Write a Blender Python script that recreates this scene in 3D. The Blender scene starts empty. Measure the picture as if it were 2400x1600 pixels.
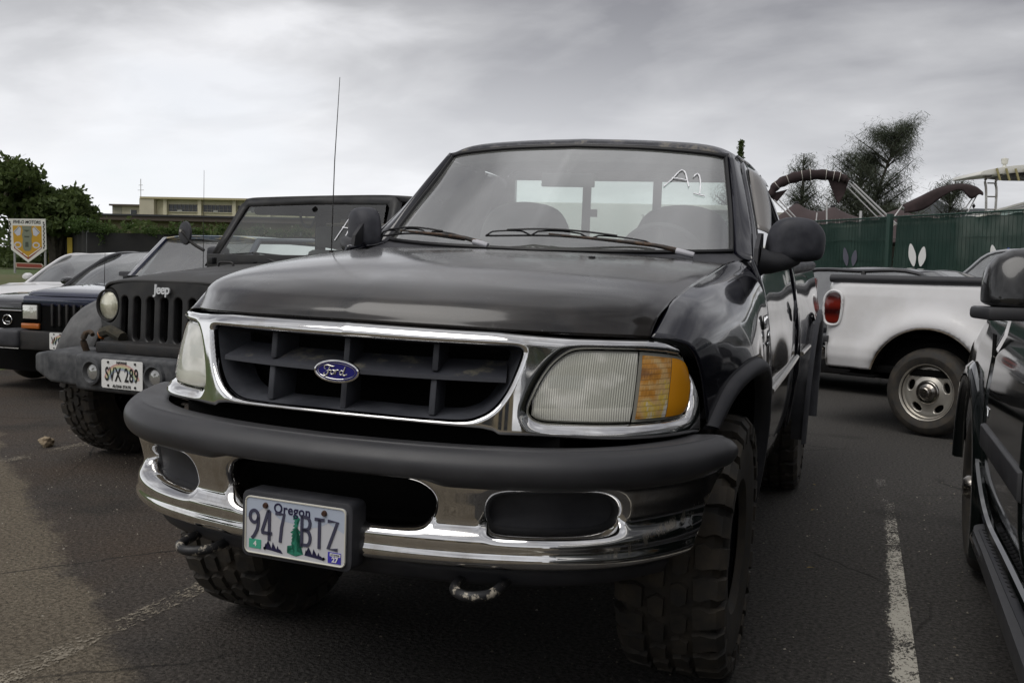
import bpy, bmesh, math, random
import numpy as np
from mathutils import Vector, Matrix, Euler
random.seed(7); RNG = np.random.RandomState(11)
S = bpy.context.scene
COL = S.collection
# ------------------------------------------------------------------ camera, sky, sun, exposure
cam_data = bpy.data.cameras.new('camera'); cam = bpy.data.objects.new('camera', cam_data); COL.objects.link(cam)
cam_data.sensor_width = 36; cam_data.lens = 35; cam_data.clip_start = .05; cam_data.clip_end = 4000
cr_ = Vector((0.9406026, 0.3388389, 0.0213277)); cu_ = Vector((-0.0437642, 0.0587133, 0.9973151)); cf_ = Vector((-0.336677, 0.9390106, -0.0700549))
CAMLOC = Vector((1.2962963, -2.2573871, 1.2780525))
cam.matrix_world = Matrix(((cr_.x, cu_.x, -cf_.x, CAMLOC.x), (cr_.y, cu_.y, -cf_.y, CAMLOC.y), (cr_.z, cu_.z, -cf_.z, CAMLOC.z), (0, 0, 0, 1)))
S.camera = cam
S.view_settings.view_transform = 'Standard'; S.view_settings.look = 'None'
S.view_settings.exposure = 0.25; S.view_settings.gamma = 1.0; S.view_settings.use_curve_mapping = False
try:
    S.cycles.max_bounces = 10; S.cycles.transparent_max_bounces = 16; S.cycles.glossy_bounces = 6; S.cycles.transmission_bounces = 8
    S.cycles.caustics_reflective = False; S.cycles.caustics_refractive = False; S.cycles.sample_clamp_indirect = 4
except Exception: pass
SUN_EL, SUN_AZ = math.radians(58), math.radians(205)      # veiled sun high behind the photographer
W = bpy.data.worlds.new('World'); S.world = W; W.use_nodes = True
nt = W.node_tree; nt.nodes.clear()
def wn(t, **k):
    n = nt.nodes.new(t)
    for a, b in k.items(): setattr(n, a, b)
    return n
L = nt.links.new
wo = wn('ShaderNodeOutputWorld'); bg = wn('ShaderNodeBackground'); bg.inputs[1].default_value = .1; L(bg.outputs[0], wo.inputs[0])
sky = wn('ShaderNodeTexSky', sky_type='NISHITA', sun_disc=False, sun_elevation=SUN_EL, sun_rotation=SUN_AZ)
tc = wn('ShaderNodeTexCoord'); sep = wn('ShaderNodeSeparateXYZ'); L(tc.outputs['Generated'], sep.inputs[0])
# clouds are laid out on a flat deck: direction / (z + k)
ad = wn('ShaderNodeMath', operation='ADD'); L(sep.outputs[2], ad.inputs[0]); ad.inputs[1].default_value = .22
mx = wn('ShaderNodeMath', operation='MAXIMUM'); L(ad.outputs[0], mx.inputs[0]); mx.inputs[1].default_value = .05
dx = wn('ShaderNodeMath', operation='DIVIDE'); L(sep.outputs[0], dx.inputs[0]); L(mx.outputs[0], dx.inputs[1])
dy = wn('ShaderNodeMath', operation='DIVIDE'); L(sep.outputs[1], dy.inputs[0]); L(mx.outputs[0], dy.inputs[1])
cmb = wn('ShaderNodeCombineXYZ'); L(dx.outputs[0], cmb.inputs[0]); L(dy.outputs[0], cmb.inputs[1])
mp = wn('ShaderNodeMapping'); L(cmb.outputs[0], mp.inputs[0]); mp.inputs['Location'].default_value = (3.1, 1.4, 0); mp.inputs['Rotation'].default_value = (0, 0, .5); mp.inputs['Scale'].default_value = (.62, .78, 1)
n1 = wn('ShaderNodeTexNoise'); L(mp.outputs[0], n1.inputs[0]); n1.inputs['Scale'].default_value = 1.25; n1.inputs['Detail'].default_value = 8; n1.inputs['Roughness'].default_value = .46; n1.inputs['Distortion'].default_value = .8
n2 = wn('ShaderNodeTexNoise'); L(mp.outputs[0], n2.inputs[0]); n2.inputs['Scale'].default_value = 4.2; n2.inputs['Detail'].default_value = 6; n2.inputs['Roughness'].default_value = .5; n2.inputs['Distortion'].default_value = .3
nmx = wn('ShaderNodeMixRGB'); nmx.inputs[0].default_value = .36; L(n1.outputs[0], nmx.inputs[1]); L(n2.outputs[0], nmx.inputs[2])
rp = wn('ShaderNodeValToRGB'); L(nmx.outputs[0], rp.inputs[0])
e = rp.color_ramp.elements
e[0].position = .37; e[0].color = (2.2, 2.2, 2.4, 1); e[1].position = .63; e[1].color = (7.4, 7.4, 7.6, 1)
m = e.new(.5); m.color = (4.0, 4.0, 4.15, 1)
# paler towards the horizon
hr = wn('ShaderNodeMapRange'); L(sep.outputs[2], hr.inputs[0]); hr.inputs[1].default_value = .02; hr.inputs[2].default_value = .30; hr.inputs[3].default_value = 1; hr.inputs[4].default_value = 0; hr.interpolation_type = 'SMOOTHSTEP'
# the break in the cloud lies over to the left (-x)
lf = wn('ShaderNodeMapRange'); L(sep.outputs[0], lf.inputs[0]); lf.inputs[1].default_value = .15; lf.inputs[2].default_value = -.6; lf.inputs[3].default_value = .38; lf.inputs[4].default_value = 1
hm = wn('ShaderNodeMath', operation='MULTIPLY'); L(hr.outputs[0], hm.inputs[0]); L(lf.outputs[0], hm.inputs[1])
mh = wn('ShaderNodeMixRGB'); L(hm.outputs[0], mh.inputs[0]); L(rp.outputs[0], mh.inputs[1]); mh.inputs[2].default_value = (8.4, 8.5, 8.8, 1)
# thin cloud mixed with the clear sky above it
thin = wn('ShaderNodeMapRange'); L(n1.outputs[0], thin.inputs[0]); thin.inputs[1].default_value = .6; thin.inputs[2].default_value = .75; thin.inputs[3].default_value = .97; thin.inputs[4].default_value = .8
mk = wn('ShaderNodeMixRGB'); L(thin.outputs[0], mk.inputs[0]); L(sky.outputs[0], mk.inputs[1]); L(mh.outputs[0], mk.inputs[2]); L(mk.outputs[0], bg.inputs[0])
sl = bpy.data.lights.new('sun', 'SUN'); so = bpy.data.objects.new('sun', sl); COL.objects.link(so)
sl.energy = 1.5; sl.angle = math.radians(50); sl.color = (1, .97, .93)
sd = Vector((math.sin(SUN_AZ) * math.cos(SUN_EL), math.cos(SUN_AZ) * math.cos(SUN_EL), math.sin(SUN_EL)))
so.rotation_euler = sd.to_track_quat('Z', 'Y').to_euler()

# ------------------------------------------------------------------ helpers
def link(o, parent=None):
    COL.objects.link(o)
    if parent is not None: o.parent = parent
    return o
def tag(o, label=None, cat=None, group=None, kind=None):
    for k, v in (('label', label), ('category', cat), ('group', group), ('kind', kind)):
        if v: o[k] = v
    return o
def empty(name, loc=(0, 0, 0), rz=0, label=None, cat=None, group=None, parent=None):
    o = bpy.data.objects.new(name, None); o.location = loc; o.rotation_euler = (0, 0, rz); o.empty_display_size = .2
    link(o, parent); return tag(o, label, cat, group)
def mesh(name, vs, fs, mat, parent=None, smooth=True, **k):
    me = bpy.data.meshes.new(name); me.from_pydata([tuple(map(float, v)) for v in vs], [], fs); me.update()
    for m_ in (mat if isinstance(mat, (list, tuple)) else [mat]): me.materials.append(m_)
    if smooth: me.polygons.foreach_set('use_smooth', [True] * len(me.polygons))
    o = bpy.data.objects.new(name, me); link(o, parent); return tag(o, **k) if k else o
def fixn(o):
    bm = bmesh.new(); bm.from_mesh(o.data); bmesh.ops.recalc_face_normals(bm, faces=bm.faces); bm.to_mesh(o.data); bm.free(); return o
def autosmooth(o, deg=35):
    me = o.data; bm = bmesh.new(); bm.from_mesh(me); a = math.radians(deg)
    for f_ in bm.faces: f_.smooth = True
    for e_ in bm.edges:
        e_.smooth = not (len(e_.link_faces) == 2 and e_.calc_face_angle(0) > a)
    bm.to_mesh(me); bm.free(); return o
class MB:
    """collects simple shapes into one mesh"""
    def __init__(s): s.v = []; s.f = []
    def add(s, vs, fs):
        n = len(s.v); s.v += [tuple(v) for v in vs]; s.f += [tuple(i + n for i in f) for f in fs]; return s
    def box(s, a, b, rot=None, piv=None):
        (x0, y0, z0), (x1, y1, z1) = a, b
        vs = [Vector(p) for p in ((x0, y0, z0), (x1, y0, z0), (x1, y1, z0), (x0, y1, z0), (x0, y0, z1), (x1, y0, z1), (x1, y1, z1), (x0, y1, z1))]
        if rot is not None:
            c = Vector(piv) if piv else sum(vs, Vector()) / 8; R_ = Euler(rot).to_matrix(); vs = [R_ @ (v - c) + c for v in vs]
        return s.add(vs, [(0, 3, 2, 1), (4, 5, 6, 7), (0, 1, 5, 4), (1, 2, 6, 5), (2, 3, 7, 6), (3, 0, 4, 7)])
    def tube(s, pts, r, n=8, cap=True):
        pts = [Vector(p) for p in pts]; rs = r if isinstance(r, (list, tuple)) else [r] * len(pts)
        vs = []; fs = []; up = Vector((0, 0, 1))
        for i, p in enumerate(pts):
            t = (pts[min(i + 1, len(pts) - 1)] - pts[max(i - 1, 0)]).normalized()
            a = t.cross(up)
            if a.length < .05: a = t.cross(Vector((1, 0, 0)))
            a.normalize(); b = a.cross(t)
            vs += [p + (a * math.cos(2 * math.pi * k / n) + b * math.sin(2 * math.pi * k / n)) * rs[i] for k in range(n)]
        for i in range(len(pts) - 1):
            for k in range(n):
                fs.append((i * n + k, i * n + (k + 1) % n, (i + 1) * n + (k + 1) % n, (i + 1) * n + k))
        if cap: fs += [tuple(range(n - 1, -1, -1)), tuple(range((len(pts) - 1) * n, len(pts) * n))]
        return s.add(vs, fs)
    def lathe(s, prof, n=32, axis='x', c=(0, 0, 0), closed=False):
        """prof: list of (axial, radius)"""
        vs = []; fs = []; m_ = len(prof); c = Vector(c)
        for k in range(n):
            a = 2 * math.pi * k / n; ca, sa = math.cos(a), math.sin(a)
            for (t, r) in prof:
                vs.append(c + (Vector((t, r * ca, r * sa)) if axis == 'x' else Vector((r * ca, t, r * sa)) if axis == 'y' else Vector((r * ca, r * sa, t))))
        for k in range(n):
            for i in range(m_ if closed else m_ - 1):
                j = (i + 1) % m_; q = (k + 1) % n
                fs.append((k * m_ + i, k * m_ + j, q * m_ + j, q * m_ + i))
        return s.add(vs, fs)
    def prism(s, poly, d0, d1, axis='y'):
        """poly: list of 2D points; extruded along axis from d0 to d1. y: (x,z); x: (y,z); z: (x,y)"""
        f = (lambda p, d: (p[0], d, p[1])) if axis == 'y' else (lambda p, d: (d, p[0], p[1])) if axis == 'x' else (lambda p, d: (p[0], p[1], d))
        n = len(poly); vs = [f(p, d0) for p in poly] + [f(p, d1) for p in poly]
        return s.add(vs, [tuple(range(n)), tuple(range(2 * n - 1, n - 1, -1))] + [(i, i + n, (i + 1) % n + n, (i + 1) % n) for i in range(n)])
    def build(s, name, mat, parent=None, smooth=False, bevel=0, seg=2, **k):
        o = mesh(name, s.v, s.f, mat, parent, smooth, **k); fixn(o)
        if bevel:
            bm = bmesh.new(); bm.from_mesh(o.data)
            es = [e_ for e_ in bm.edges if len(e_.link_faces) == 2 and e_.calc_face_angle(0) > .5]
            bmesh.ops.bevel(bm, geom=es, offset=bevel, segments=seg, affect='EDGES', clamp_overlap=True, profile=.5); bm.to_mesh(o.data); bm.free(); autosmooth(o, 40)
        elif smooth: autosmooth(o, 38)
        return o
def crs(P, n, closed=False):
    """Catmull-Rom through the points, n samples a span"""
    P = np.array(P, float); m_ = len(P); out = []
    rng = range(m_ if closed else m_ - 1)
    for i in rng:
        if closed: p0, p1, p2, p3 = P[(i - 1) % m_], P[i], P[(i + 1) % m_], P[(i + 2) % m_]
        else:
            p1, p2 = P[i], P[i + 1]; p0 = P[i - 1] if i else 2 * p1 - p2; p3 = P[i + 2] if i + 2 < m_ else 2 * p2 - p1
        for k in range(n):
            t = k / n; out.append(.5 * ((2 * p1) + (p2 - p0) * t + (2 * p0 - 5 * p1 + 4 * p2 - p3) * t * t + (3 * p1 - p0 - 3 * p2 + p3) * t ** 3))
    if not closed: out.append(P[-1])
    return np.array(out)
def patch(rows, nu=6, nv=6):
    """bicubic net through rows of control points -> dense grid array [V][U][3]"""
    A = np.array([crs(r, nu) for r in rows]); B = np.array([crs(A[:, j], nv) for j in range(A.shape[1])])
    return np.transpose(B, (1, 0, 2))
def grid_faces(nv, nu, off=0, flip=False):
    return [((i * nu + j + off), (i * nu + j + 1 + off), ((i + 1) * nu + j + 1 + off), ((i + 1) * nu + j + off))[::-1 if flip else 1] for i in range(nv - 1) for j in range(nu - 1)]
def mirror_grid(G, flip=False):
    H = G.copy(); H[..., 0] *= -1; return H[:, ::-1] if not flip else H[::-1]
def gmesh(name, G, mat, parent=None, thick=0, flip=False, **k):
    """a sheet from a grid; thick gives it a turned-in return so it has real thickness"""
    nv, nu = G.shape[:2]; vs = [tuple(p) for p in G.reshape(-1, 3)]
    o = mesh(name, vs, grid_faces(nv, nu, 0, flip), mat, parent, True, **k)
    if thick:
        md = o.modifiers.new('thickness', 'SOLIDIFY'); md.thickness = thick; md.offset = -1; md.use_even_offset = False
    return o
def copy_tree(o, parent=None, link_data=True):
    c = o.copy(); link(c)
    if parent is not None: c.parent = parent
    for ch in list(o.children): copy_tree(ch, c)
    return c
def text(s, size, mat, parent, name='lettering', extrude=.001, sx=1, bold=0, space=1, align='CENTER', mw=None, shear=0):
    """flat lettering standing in the xz plane, facing -y"""
    cu = bpy.data.curves.new(name, 'FONT'); cu.body = s; cu.size = size; cu.extrude = extrude; cu.align_x = align; cu.align_y = 'CENTER'
    cu.offset = bold; cu.space_character = space; cu.shear = shear; cu.resolution_u = 6; cu.materials.append(mat)
    tmp = bpy.data.objects.new(name, cu); COL.objects.link(tmp); bpy.context.view_layer.update()
    me = bpy.data.meshes.new_from_object(tmp.evaluated_get(bpy.context.evaluated_depsgraph_get())); bpy.data.objects.remove(tmp); bpy.data.curves.remove(cu)
    o = bpy.data.objects.new(name, me); link(o, parent)
    base = Matrix.Rotation(math.pi / 2, 4, 'X') @ Matrix.Diagonal((sx, 1, 1, 1))
    o.matrix_local = (mw @ base) if mw is not None else base
    return o

# ------------------------------------------------------------------ materials
MATS = {}
def mat(name, col=(.5, .5, .5), rough=.5, metal=0, coat=0, spec=.5, trans=0, alpha=1, emit=0, coat_rough=.03, ior=1.45):
    if name in MATS: return MATS[name]
    m = bpy.data.materials.new(name); m.use_nodes = True; b = m.node_tree.nodes['Principled BSDF']
    b.inputs['Base Color'].default_value = (*col, 1); b.inputs['Roughness'].default_value = rough; b.inputs['Metallic'].default_value = metal
    b.inputs['Coat Weight'].default_value = coat; b.inputs['Coat Roughness'].default_value = coat_rough; b.inputs['Specular IOR Level'].default_value = spec
    b.inputs['Transmission Weight'].default_value = trans; b.inputs['Alpha'].default_value = alpha; b.inputs['IOR'].default_value = ior
    MATS[name] = m; return m
class NB:
    """small node-building helper for one material"""
    def __init__(s, m): s.m = m; s.t = m.node_tree; s.b = s.t.nodes.get('Principled BSDF'); s.o = [n for n in s.t.nodes if n.type == 'OUTPUT_MATERIAL'][0]
    def n(s, typ, **k):
        x = s.t.nodes.new(typ)
        for a, b in k.items(): setattr(x, a, b)
        return x
    def l(s, a, b): s.t.links.new(a, b)
    def coord(s, scale=(1, 1, 1), kind='Object', rot=(0, 0, 0)):
        c = s.n('ShaderNodeTexCoord'); p = s.n('ShaderNodeMapping'); p.inputs['Scale'].default_value = scale; p.inputs['Rotation'].default_value = rot; s.l(c.outputs[kind], p.inputs[0]); return p.outputs[0]
    def noise(s, sc, det=4, rough=.55, co=None, dist=0):
        x = s.n('ShaderNodeTexNoise'); x.inputs['Scale'].default_value = sc; x.inputs['Detail'].default_value = det; x.inputs['Roughness'].default_value = rough; x.inputs['Distortion'].default_value = dist
        s.l(co if co is not None else s.coord(), x.inputs[0]); return x.outputs[0]
    def ramp(s, x, stops):
        r = s.n('ShaderNodeValToRGB'); s.l(x, r.inputs[0]); e = r.color_ramp.elements
        e[0].position, e[0].color = stops[0][0], (*stops[0][1], 1) if len(stops[0][1]) == 3 else stops[0][1]
        e[1].position, e[1].color = stops[-1][0], (*stops[-1][1], 1)
        for p, c in stops[1:-1]: q = e.new(p); q.color = (*c, 1)
        return r.outputs[0]
    def rng(s, x, a, b, c, d):
        r = s.n('ShaderNodeMapRange'); s.l(x, r.inputs[0])
        for i, v in enumerate((a, b, c, d)): r.inputs[i + 1].default_value = v
        return r.outputs[0]
    def math(s, op, a, b=None):
        r = s.n('ShaderNodeMath', operation=op)
        for i, v in enumerate((a, b)):
            if v is None: continue
            if isinstance(v, (int, float)): r.inputs[i].default_value = v
            else: s.l(v, r.inputs[i])
        return r.outputs[0]
    def mix(s, f, a, b):
        r = s.n('ShaderNodeMixRGB')
        for i, v in enumerate((f, a, b)):
            if isinstance(v, (int, float)): r.inputs[i].default_value = v
            elif isinstance(v, tuple): r.inputs[i].default_value = (*v, 1)
            else: s.l(v, r.inputs[i])
        return r.outputs[0]
    def bump(s, h, strength=.3, dist=.01):
        r = s.n('ShaderNodeBump'); r.inputs['Strength'].default_value = strength; r.inputs['Distance'].default_value = dist; s.l(h, r.inputs['Height']); s.l(r.outputs[0], s.b.inputs['Normal']); return r
    def col(s, c): s.l(c, s.b.inputs['Base Color'])
    def rgh(s, c): s.l(c, s.b.inputs['Roughness'])

def weathered(name, col, col2, rough=.5, r2=.7, sc=6, bump=.15, bsc=260, metal=0, coat=0, spec=.5):
    m = mat(name, col, rough, metal, coat, spec); q = NB(m)
    a = q.noise(sc, 6, .6); b = q.noise(bsc, 2, .5)
    q.col(q.mix(q.rng(a, .38, .68, 0, 1), col, col2)); q.rgh(q.rng(a, .35, .65, rough, r2)); q.bump(b, bump, .002); return m
paint_blk = mat('black_paint', (.006, .006, .012), .14, 0, 1, .5)
q = NB(paint_blk); a = q.noise(9, 5); sc_ = q.noise(40, 5, .7, q.coord((1, 6, 1))); q.rgh(q.rng(a, .35, .7, .10, .24)); q.col(q.mix(q.rng(sc_, .66, .74, 0, .12), (.006, .006, .011), (.2, .2, .24)))
paint_hood = mat('oxidised_black_paint', (.012, .0115, .0125), .3, 0, .8, .38, coat_rough=.08)
q = NB(paint_hood); a = q.noise(3.2, 6, .62, None, .6); b = q.noise(70, 5, .7); c = q.noise(7, 6, .7, None, 1.2)
dots = q.n('ShaderNodeTexVoronoi'); dots.inputs['Scale'].default_value = 26; q.l(q.coord(), dots.inputs[0]); d = q.rng(dots.outputs['Distance'], .0, .045, 1, 0); ch = q.math('MULTIPLY', d, q.rng(q.noise(5, 2), .56, .62, 0, 1))
cc = q.mix(q.rng(a, .35, .72, 0, 1), (.007, .006, .006), (.030, .024, .019)); cc = q.mix(q.math('MULTIPLY', q.rng(c, .6, .74, 0, .5), q.rng(b, .45, .7, 0, 1)), cc, (.14, .13, .125)); cc = q.mix(ch, cc, (.5, .5, .5))
q.col(cc); q.rgh(q.rng(a, .3, .7, .24, .40)); q.l(q.rng(a, .3, .7, .05, .17), q.b.inputs['Coat Roughness'])
paint_roof = mat('peeling_black_paint', (.02, .02, .025), .35, 0, .3); q = NB(paint_roof); a = q.noise(9, 8, .7); q.col(q.ramp(a, [(.5, (.014, .014, .02)), (.56, (.05, .05, .06)), (.62, (.16, .145, .12)), (.7, (.05, .05, .06))])); q.rgh(q.rng(a, .4, .6, .25, .6))
chrome = mat('chrome', (.74, .73, .72), .05, 1); q = NB(chrome); a = q.noise(14, 6, .65); q.rgh(q.rng(a, .45, .75, .035, .13)); q.col(q.mix(q.rng(a, .5, .8, 0, 1), (.76, .755, .75), (.55, .52, .48)))
chrome_b = mat('bumper_chrome', (.7, .69, .68), .06, 1); q = NB(chrome_b)
a = q.noise(14, 6, .65); w = q.noise(2.1, 2, .4); scr = q.noise(46, 5, .75, q.coord((1, 1, .16), rot=(0, .45, 0)))
cx = q.n('ShaderNodeSeparateXYZ'); q.l(q.coord(), cx.inputs[0])
zone = q.math('MULTIPLY', q.rng(cx.outputs[0], .66, .74, 0, 1), q.math('MULTIPLY', q.rng(q.math('SUBTRACT', cx.outputs[2], q.math('MULTIPLY', q.math('MAXIMUM', q.math('SUBTRACT', cx.outputs[0], .74), 0), .55)), .625, .637, 0, 1), q.rng(q.math('SUBTRACT', cx.outputs[2], q.math('MULTIPLY', q.math('MAXIMUM', q.math('SUBTRACT', cx.outputs[0], .74), 0), .55)), .655, .672, 1, 0)))
scm = q.math('MULTIPLY', q.math('MULTIPLY', zone, .5), q.rng(scr, .47, .56, 0, 1)); q.rgh(q.mix(scm, q.rng(a, .45, .75, .04, .14), (.6, .6, .6))); q.col(q.mix(scm, q.mix(q.rng(a, .5, .8, 0, 1), (.72, .715, .71), (.5, .47, .43)), (.85, .72, .55))); q.bump(w, .25, .02)
plast = weathered('dark_grey_plastic', (.030, .030, .033), (.042, .042, .045), .42, .56, 5, .06, 300)
plast_dusty = weathered('faded_black_plastic', (.022, .023, .028), (.05, .05, .056), .5, .75, 8, .12, 240)
grl = mat('grille_plastic', (.02, .021, .027), .45); q = NB(grl); cx = q.n('ShaderNodeSeparateXYZ'); q.l(q.coord(), cx.inputs[0]); a = q.noise(11, 6, .7, q.coord((1, 1, 1.2)))
nz = q.n('ShaderNodeNewGeometry'); sn = q.n('ShaderNodeSeparateXYZ'); q.l(nz.outputs['Normal'], sn.inputs[0]); up = q.rng(sn.outputs[2], .35, .8, 0, 1)
q.col(q.mix(q.math('MULTIPLY', up, q.rng(a, .55, .72, 0, .8)), q.mix(q.noise(20, 4), (.030, .032, .040), (.052, .054, .064)), (.24, .22, .155))); q.rgh(q.rng(a, .3, .7, .4, .7))
black = mat('dark_void', (.004, .004, .004), .9, spec=.1)
blk_metal = weathered('black_metal', (.012, .012, .013), (.03, .027, .025), .45, .8, 12, .2, 120)
rubber = weathered('rubber', (.026, .0245, .0225), (.062, .052, .040), .68, .9, 14, .3, 200)
rubber_seal = mat('rubber_seal', (.008, .008, .009), .5)
alloy = weathered('brushed_alloy', (.5, .49, .46), (.34, .31, .27), .22, .4, 10, .05, 200, metal=1)
darkrim = mat('dark_rim', (.05, .052, .06), .25, .9)
white_paint = mat('white_paint', (.72, .715, .72), .28, 0, .6); q = NB(white_paint); a = q.noise(2.5, 5, .6); q.col(q.mix(q.rng(a, .4, .75, 0, 1), (.74, .735, .74), (.64, .63, .62)))
def glassmat(name, tint=(.8, .86, .83), refl=.12, dust=.12, rough=.02, dustcol=(.5, .5, .48)):
    """thin pane: tinted see-through, mirror by angle, a film of dust"""
    if name in MATS: return MATS[name]
    m = mat(name); q = NB(m); t = q.n('ShaderNodeBsdfTransparent'); t.inputs[0].default_value = (*tint, 1); g = q.n('ShaderNodeBsdfGlossy'); g.inputs['Roughness'].default_value = rough; g.inputs[0].default_value = (1, 1, 1, 1)
    df = q.n('ShaderNodeBsdfDiffuse'); df.inputs[0].default_value = (*dustcol, 1)
    lw = q.n('ShaderNodeLayerWeight'); lw.inputs[0].default_value = .22; fr = q.rng(lw.outputs['Fresnel'], 0, 1, refl, 1)
    a = q.n('ShaderNodeMixShader'); q.l(q.rng(q.noise(2.3, 5, .6, q.coord((1, 1, .5))), .3, .7, dust * .6, dust * 1.4), a.inputs[0]); q.l(t.outputs[0], a.inputs[1]); q.l(df.outputs[0], a.inputs[2])
    b = q.n('ShaderNodeMixShader'); q.l(fr, b.inputs[0]); q.l(a.outputs[0], b.inputs[1]); q.l(g.outputs[0], b.inputs[2]); q.l(b.outputs[0], q.o.inputs[0]); return m
glass = glassmat('windshield_glass', (.93, .98, .95), .30, .15, dustcol=(.62, .63, .60))
glass_side = glassmat('side_glass', (.90, .95, .93), .05, .03)
glass_dark = glassmat('tinted_glass', (.22, .25, .26), .16, .10)
amber = mat('amber_lens', (.80, .33, .012), .22, 0, .3, coat_rough=.2); red = mat('red_lens', (.10, .008, .006), .15, 0, .6); q = NB(red); wv = q.n('ShaderNodeTexWave', bands_direction='Z'); wv.inputs['Scale'].default_value = 2.2; q.l(q.coord(), wv.inputs[0]); q.col(q.mix(wv.outputs[1], (.03, .004, .004), (.17, .014, .008)))
cloth_grey = weathered('grey_upholstery', (.12, .125, .13), (.17, .17, .17), .9, .95, 5, .1, 300)
inner = mat('interior_trim', (.09, .095, .10), .8)
white_print = mat('white_print', (.72, .72, .70), .5); navy_print = mat('navy_print', (.015, .013, .05), .5); plate_grey = mat('plate_numerals', (.05, .05, .085), .45)
chalk = mat('white_marker', (.95, .95, .98), .9)
# ------------------------------------------------------------------ the black pickup truck in front
TM = Matrix(((0.999758184501687, 0.0004397177140951042, 0.02198588570475521), (0, 0.9998000599800068, -0.019996001199600138), (-0.02199028244226637, 0.01999116585660579, 0.9995582928302895)))
TR = TM.to_4x4() @ Matrix.Translation((0, 0, -.04))
truck = empty('pickup_truck', label='lifted black pickup truck with chrome grille and Oregon plate, nearest to the camera', cat='pickup truck'); truck.matrix_world = TR
T = truck
def hermite(xs, ys):
    xs = np.array(xs, float); ys = np.array(ys, float); m_ = np.gradient(ys, xs)
    def f(x):
        x = np.clip(x, xs[0], xs[-1]); i = np.clip(np.searchsorted(xs, x) - 1, 0, len(xs) - 2); h = xs[i + 1] - xs[i]; t = (x - xs[i]) / h
        return (2 * t ** 3 - 3 * t ** 2 + 1) * ys[i] + (t ** 3 - 2 * t ** 2 + t) * h * m_[i] + (-2 * t ** 3 + 3 * t ** 2) * ys[i + 1] + (t ** 3 - t ** 2) * h * m_[i + 1]
    return f
class Plan:
    """plan-view curve of a wrap-around front: arc length s -> x, y and outward normal"""
    def __init__(s, pts):
        p = np.array(pts, float); q = np.r_[0, np.cumsum(np.hypot(*np.diff(p, axis=0).T))]; s.S = q[-1]; s.fx = hermite(q, p[:, 0]); s.fy = hermite(q, p[:, 1])
    def at(s, q):
        a = np.abs(q); sg = np.where(q < 0, -1., 1.); x = sg * s.fx(a); y = s.fy(a); e_ = 1e-3
        tx = (s.fx(a + e_) - s.fx(a - e_)); ty = (s.fy(a + e_) - s.fy(a - e_)); l_ = np.hypot(tx, ty) + 1e-12
        return x, y, sg * ty / l_, -tx / l_
def sstep(a, b, x): t = np.clip((x - a) / (b - a), 0, 1); return t * t * (3 - 2 * t)
HP = Plan([(0, .008), (.24, .033), (.46, .09), (.57, .14), (.665, .20), (.752, .29), (.808, .385), (.842, .49), (.858, .57), (.866, .65)])
BP = Plan([(0, -.075), (.29, -.049), (.44, -.016), (.6, .045), (.724, .134), (.82, .26), (.885, .40), (.92, .55), (.93, .65)])
def hsurf(s, z, off=0):
    """point on the header: plan curve leaning back with height; off = outward"""
    s = np.asarray(s, float); z = np.asarray(z, float); x, y, nx, ny = HP.at(s); lean = .12 + .22 * sstep(.45, .8, np.abs(s))
    return np.stack([x + nx * off, y + lean * (z - .97) + ny * off, z + 0 * x], -1)
def bprof(z):
    k_ = lambda a: np.interp(a, [.575, .592, .600, .608, .618, .632, .645, .665, .680, .690, .705, .72, .76, .80, .82, .85], [-.06, -.030, -.006, .010, .018, .019, .013, .013, .010, .003, -.004, -.005, .003, .014, .016, .016])
    return (k_(z - .006) + k_(z - .003) + k_(z) + k_(z + .003) + k_(z + .006)) / 5
def bsurf(s, z, off=0):
    s = np.asarray(s, float); z = np.asarray(z, float); x, y, nx, ny = BP.at(s); o = off + bprof(z) * (1 - .4 * sstep(.9, 1.15, np.abs(s)))
    return np.stack([x + nx * o, y + ny * o, z + 0 * x], -1)
def closest(P, poly):
    """signed distance (negative inside) and closest point for points P to a closed polyline"""
    A = poly; B_ = np.roll(poly, -1, 0); d = np.full(len(P), 1e9); C_ = np.zeros_like(P); ins = np.zeros(len(P), bool)
    for a, b in zip(A, B_):
        ab = b - a; t = np.clip(((P - a) @ ab) / (ab @ ab + 1e-15), 0, 1); c = a + t[:, None] * ab; dd = np.hypot(*(P - c).T); m_ = dd < d; d[m_] = dd[m_]; C_[m_] = c[m_]
        cr2 = ((a[1] > P[:, 1]) != (b[1] > P[:, 1])); xi = (b[0] - a[0]) * (P[:, 1] - a[1]) / (b[1] - a[1] + 1e-15) + a[0]; ins ^= cr2 & (P[:, 0] < xi)
    return np.where(ins, -d, d), C_
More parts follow.
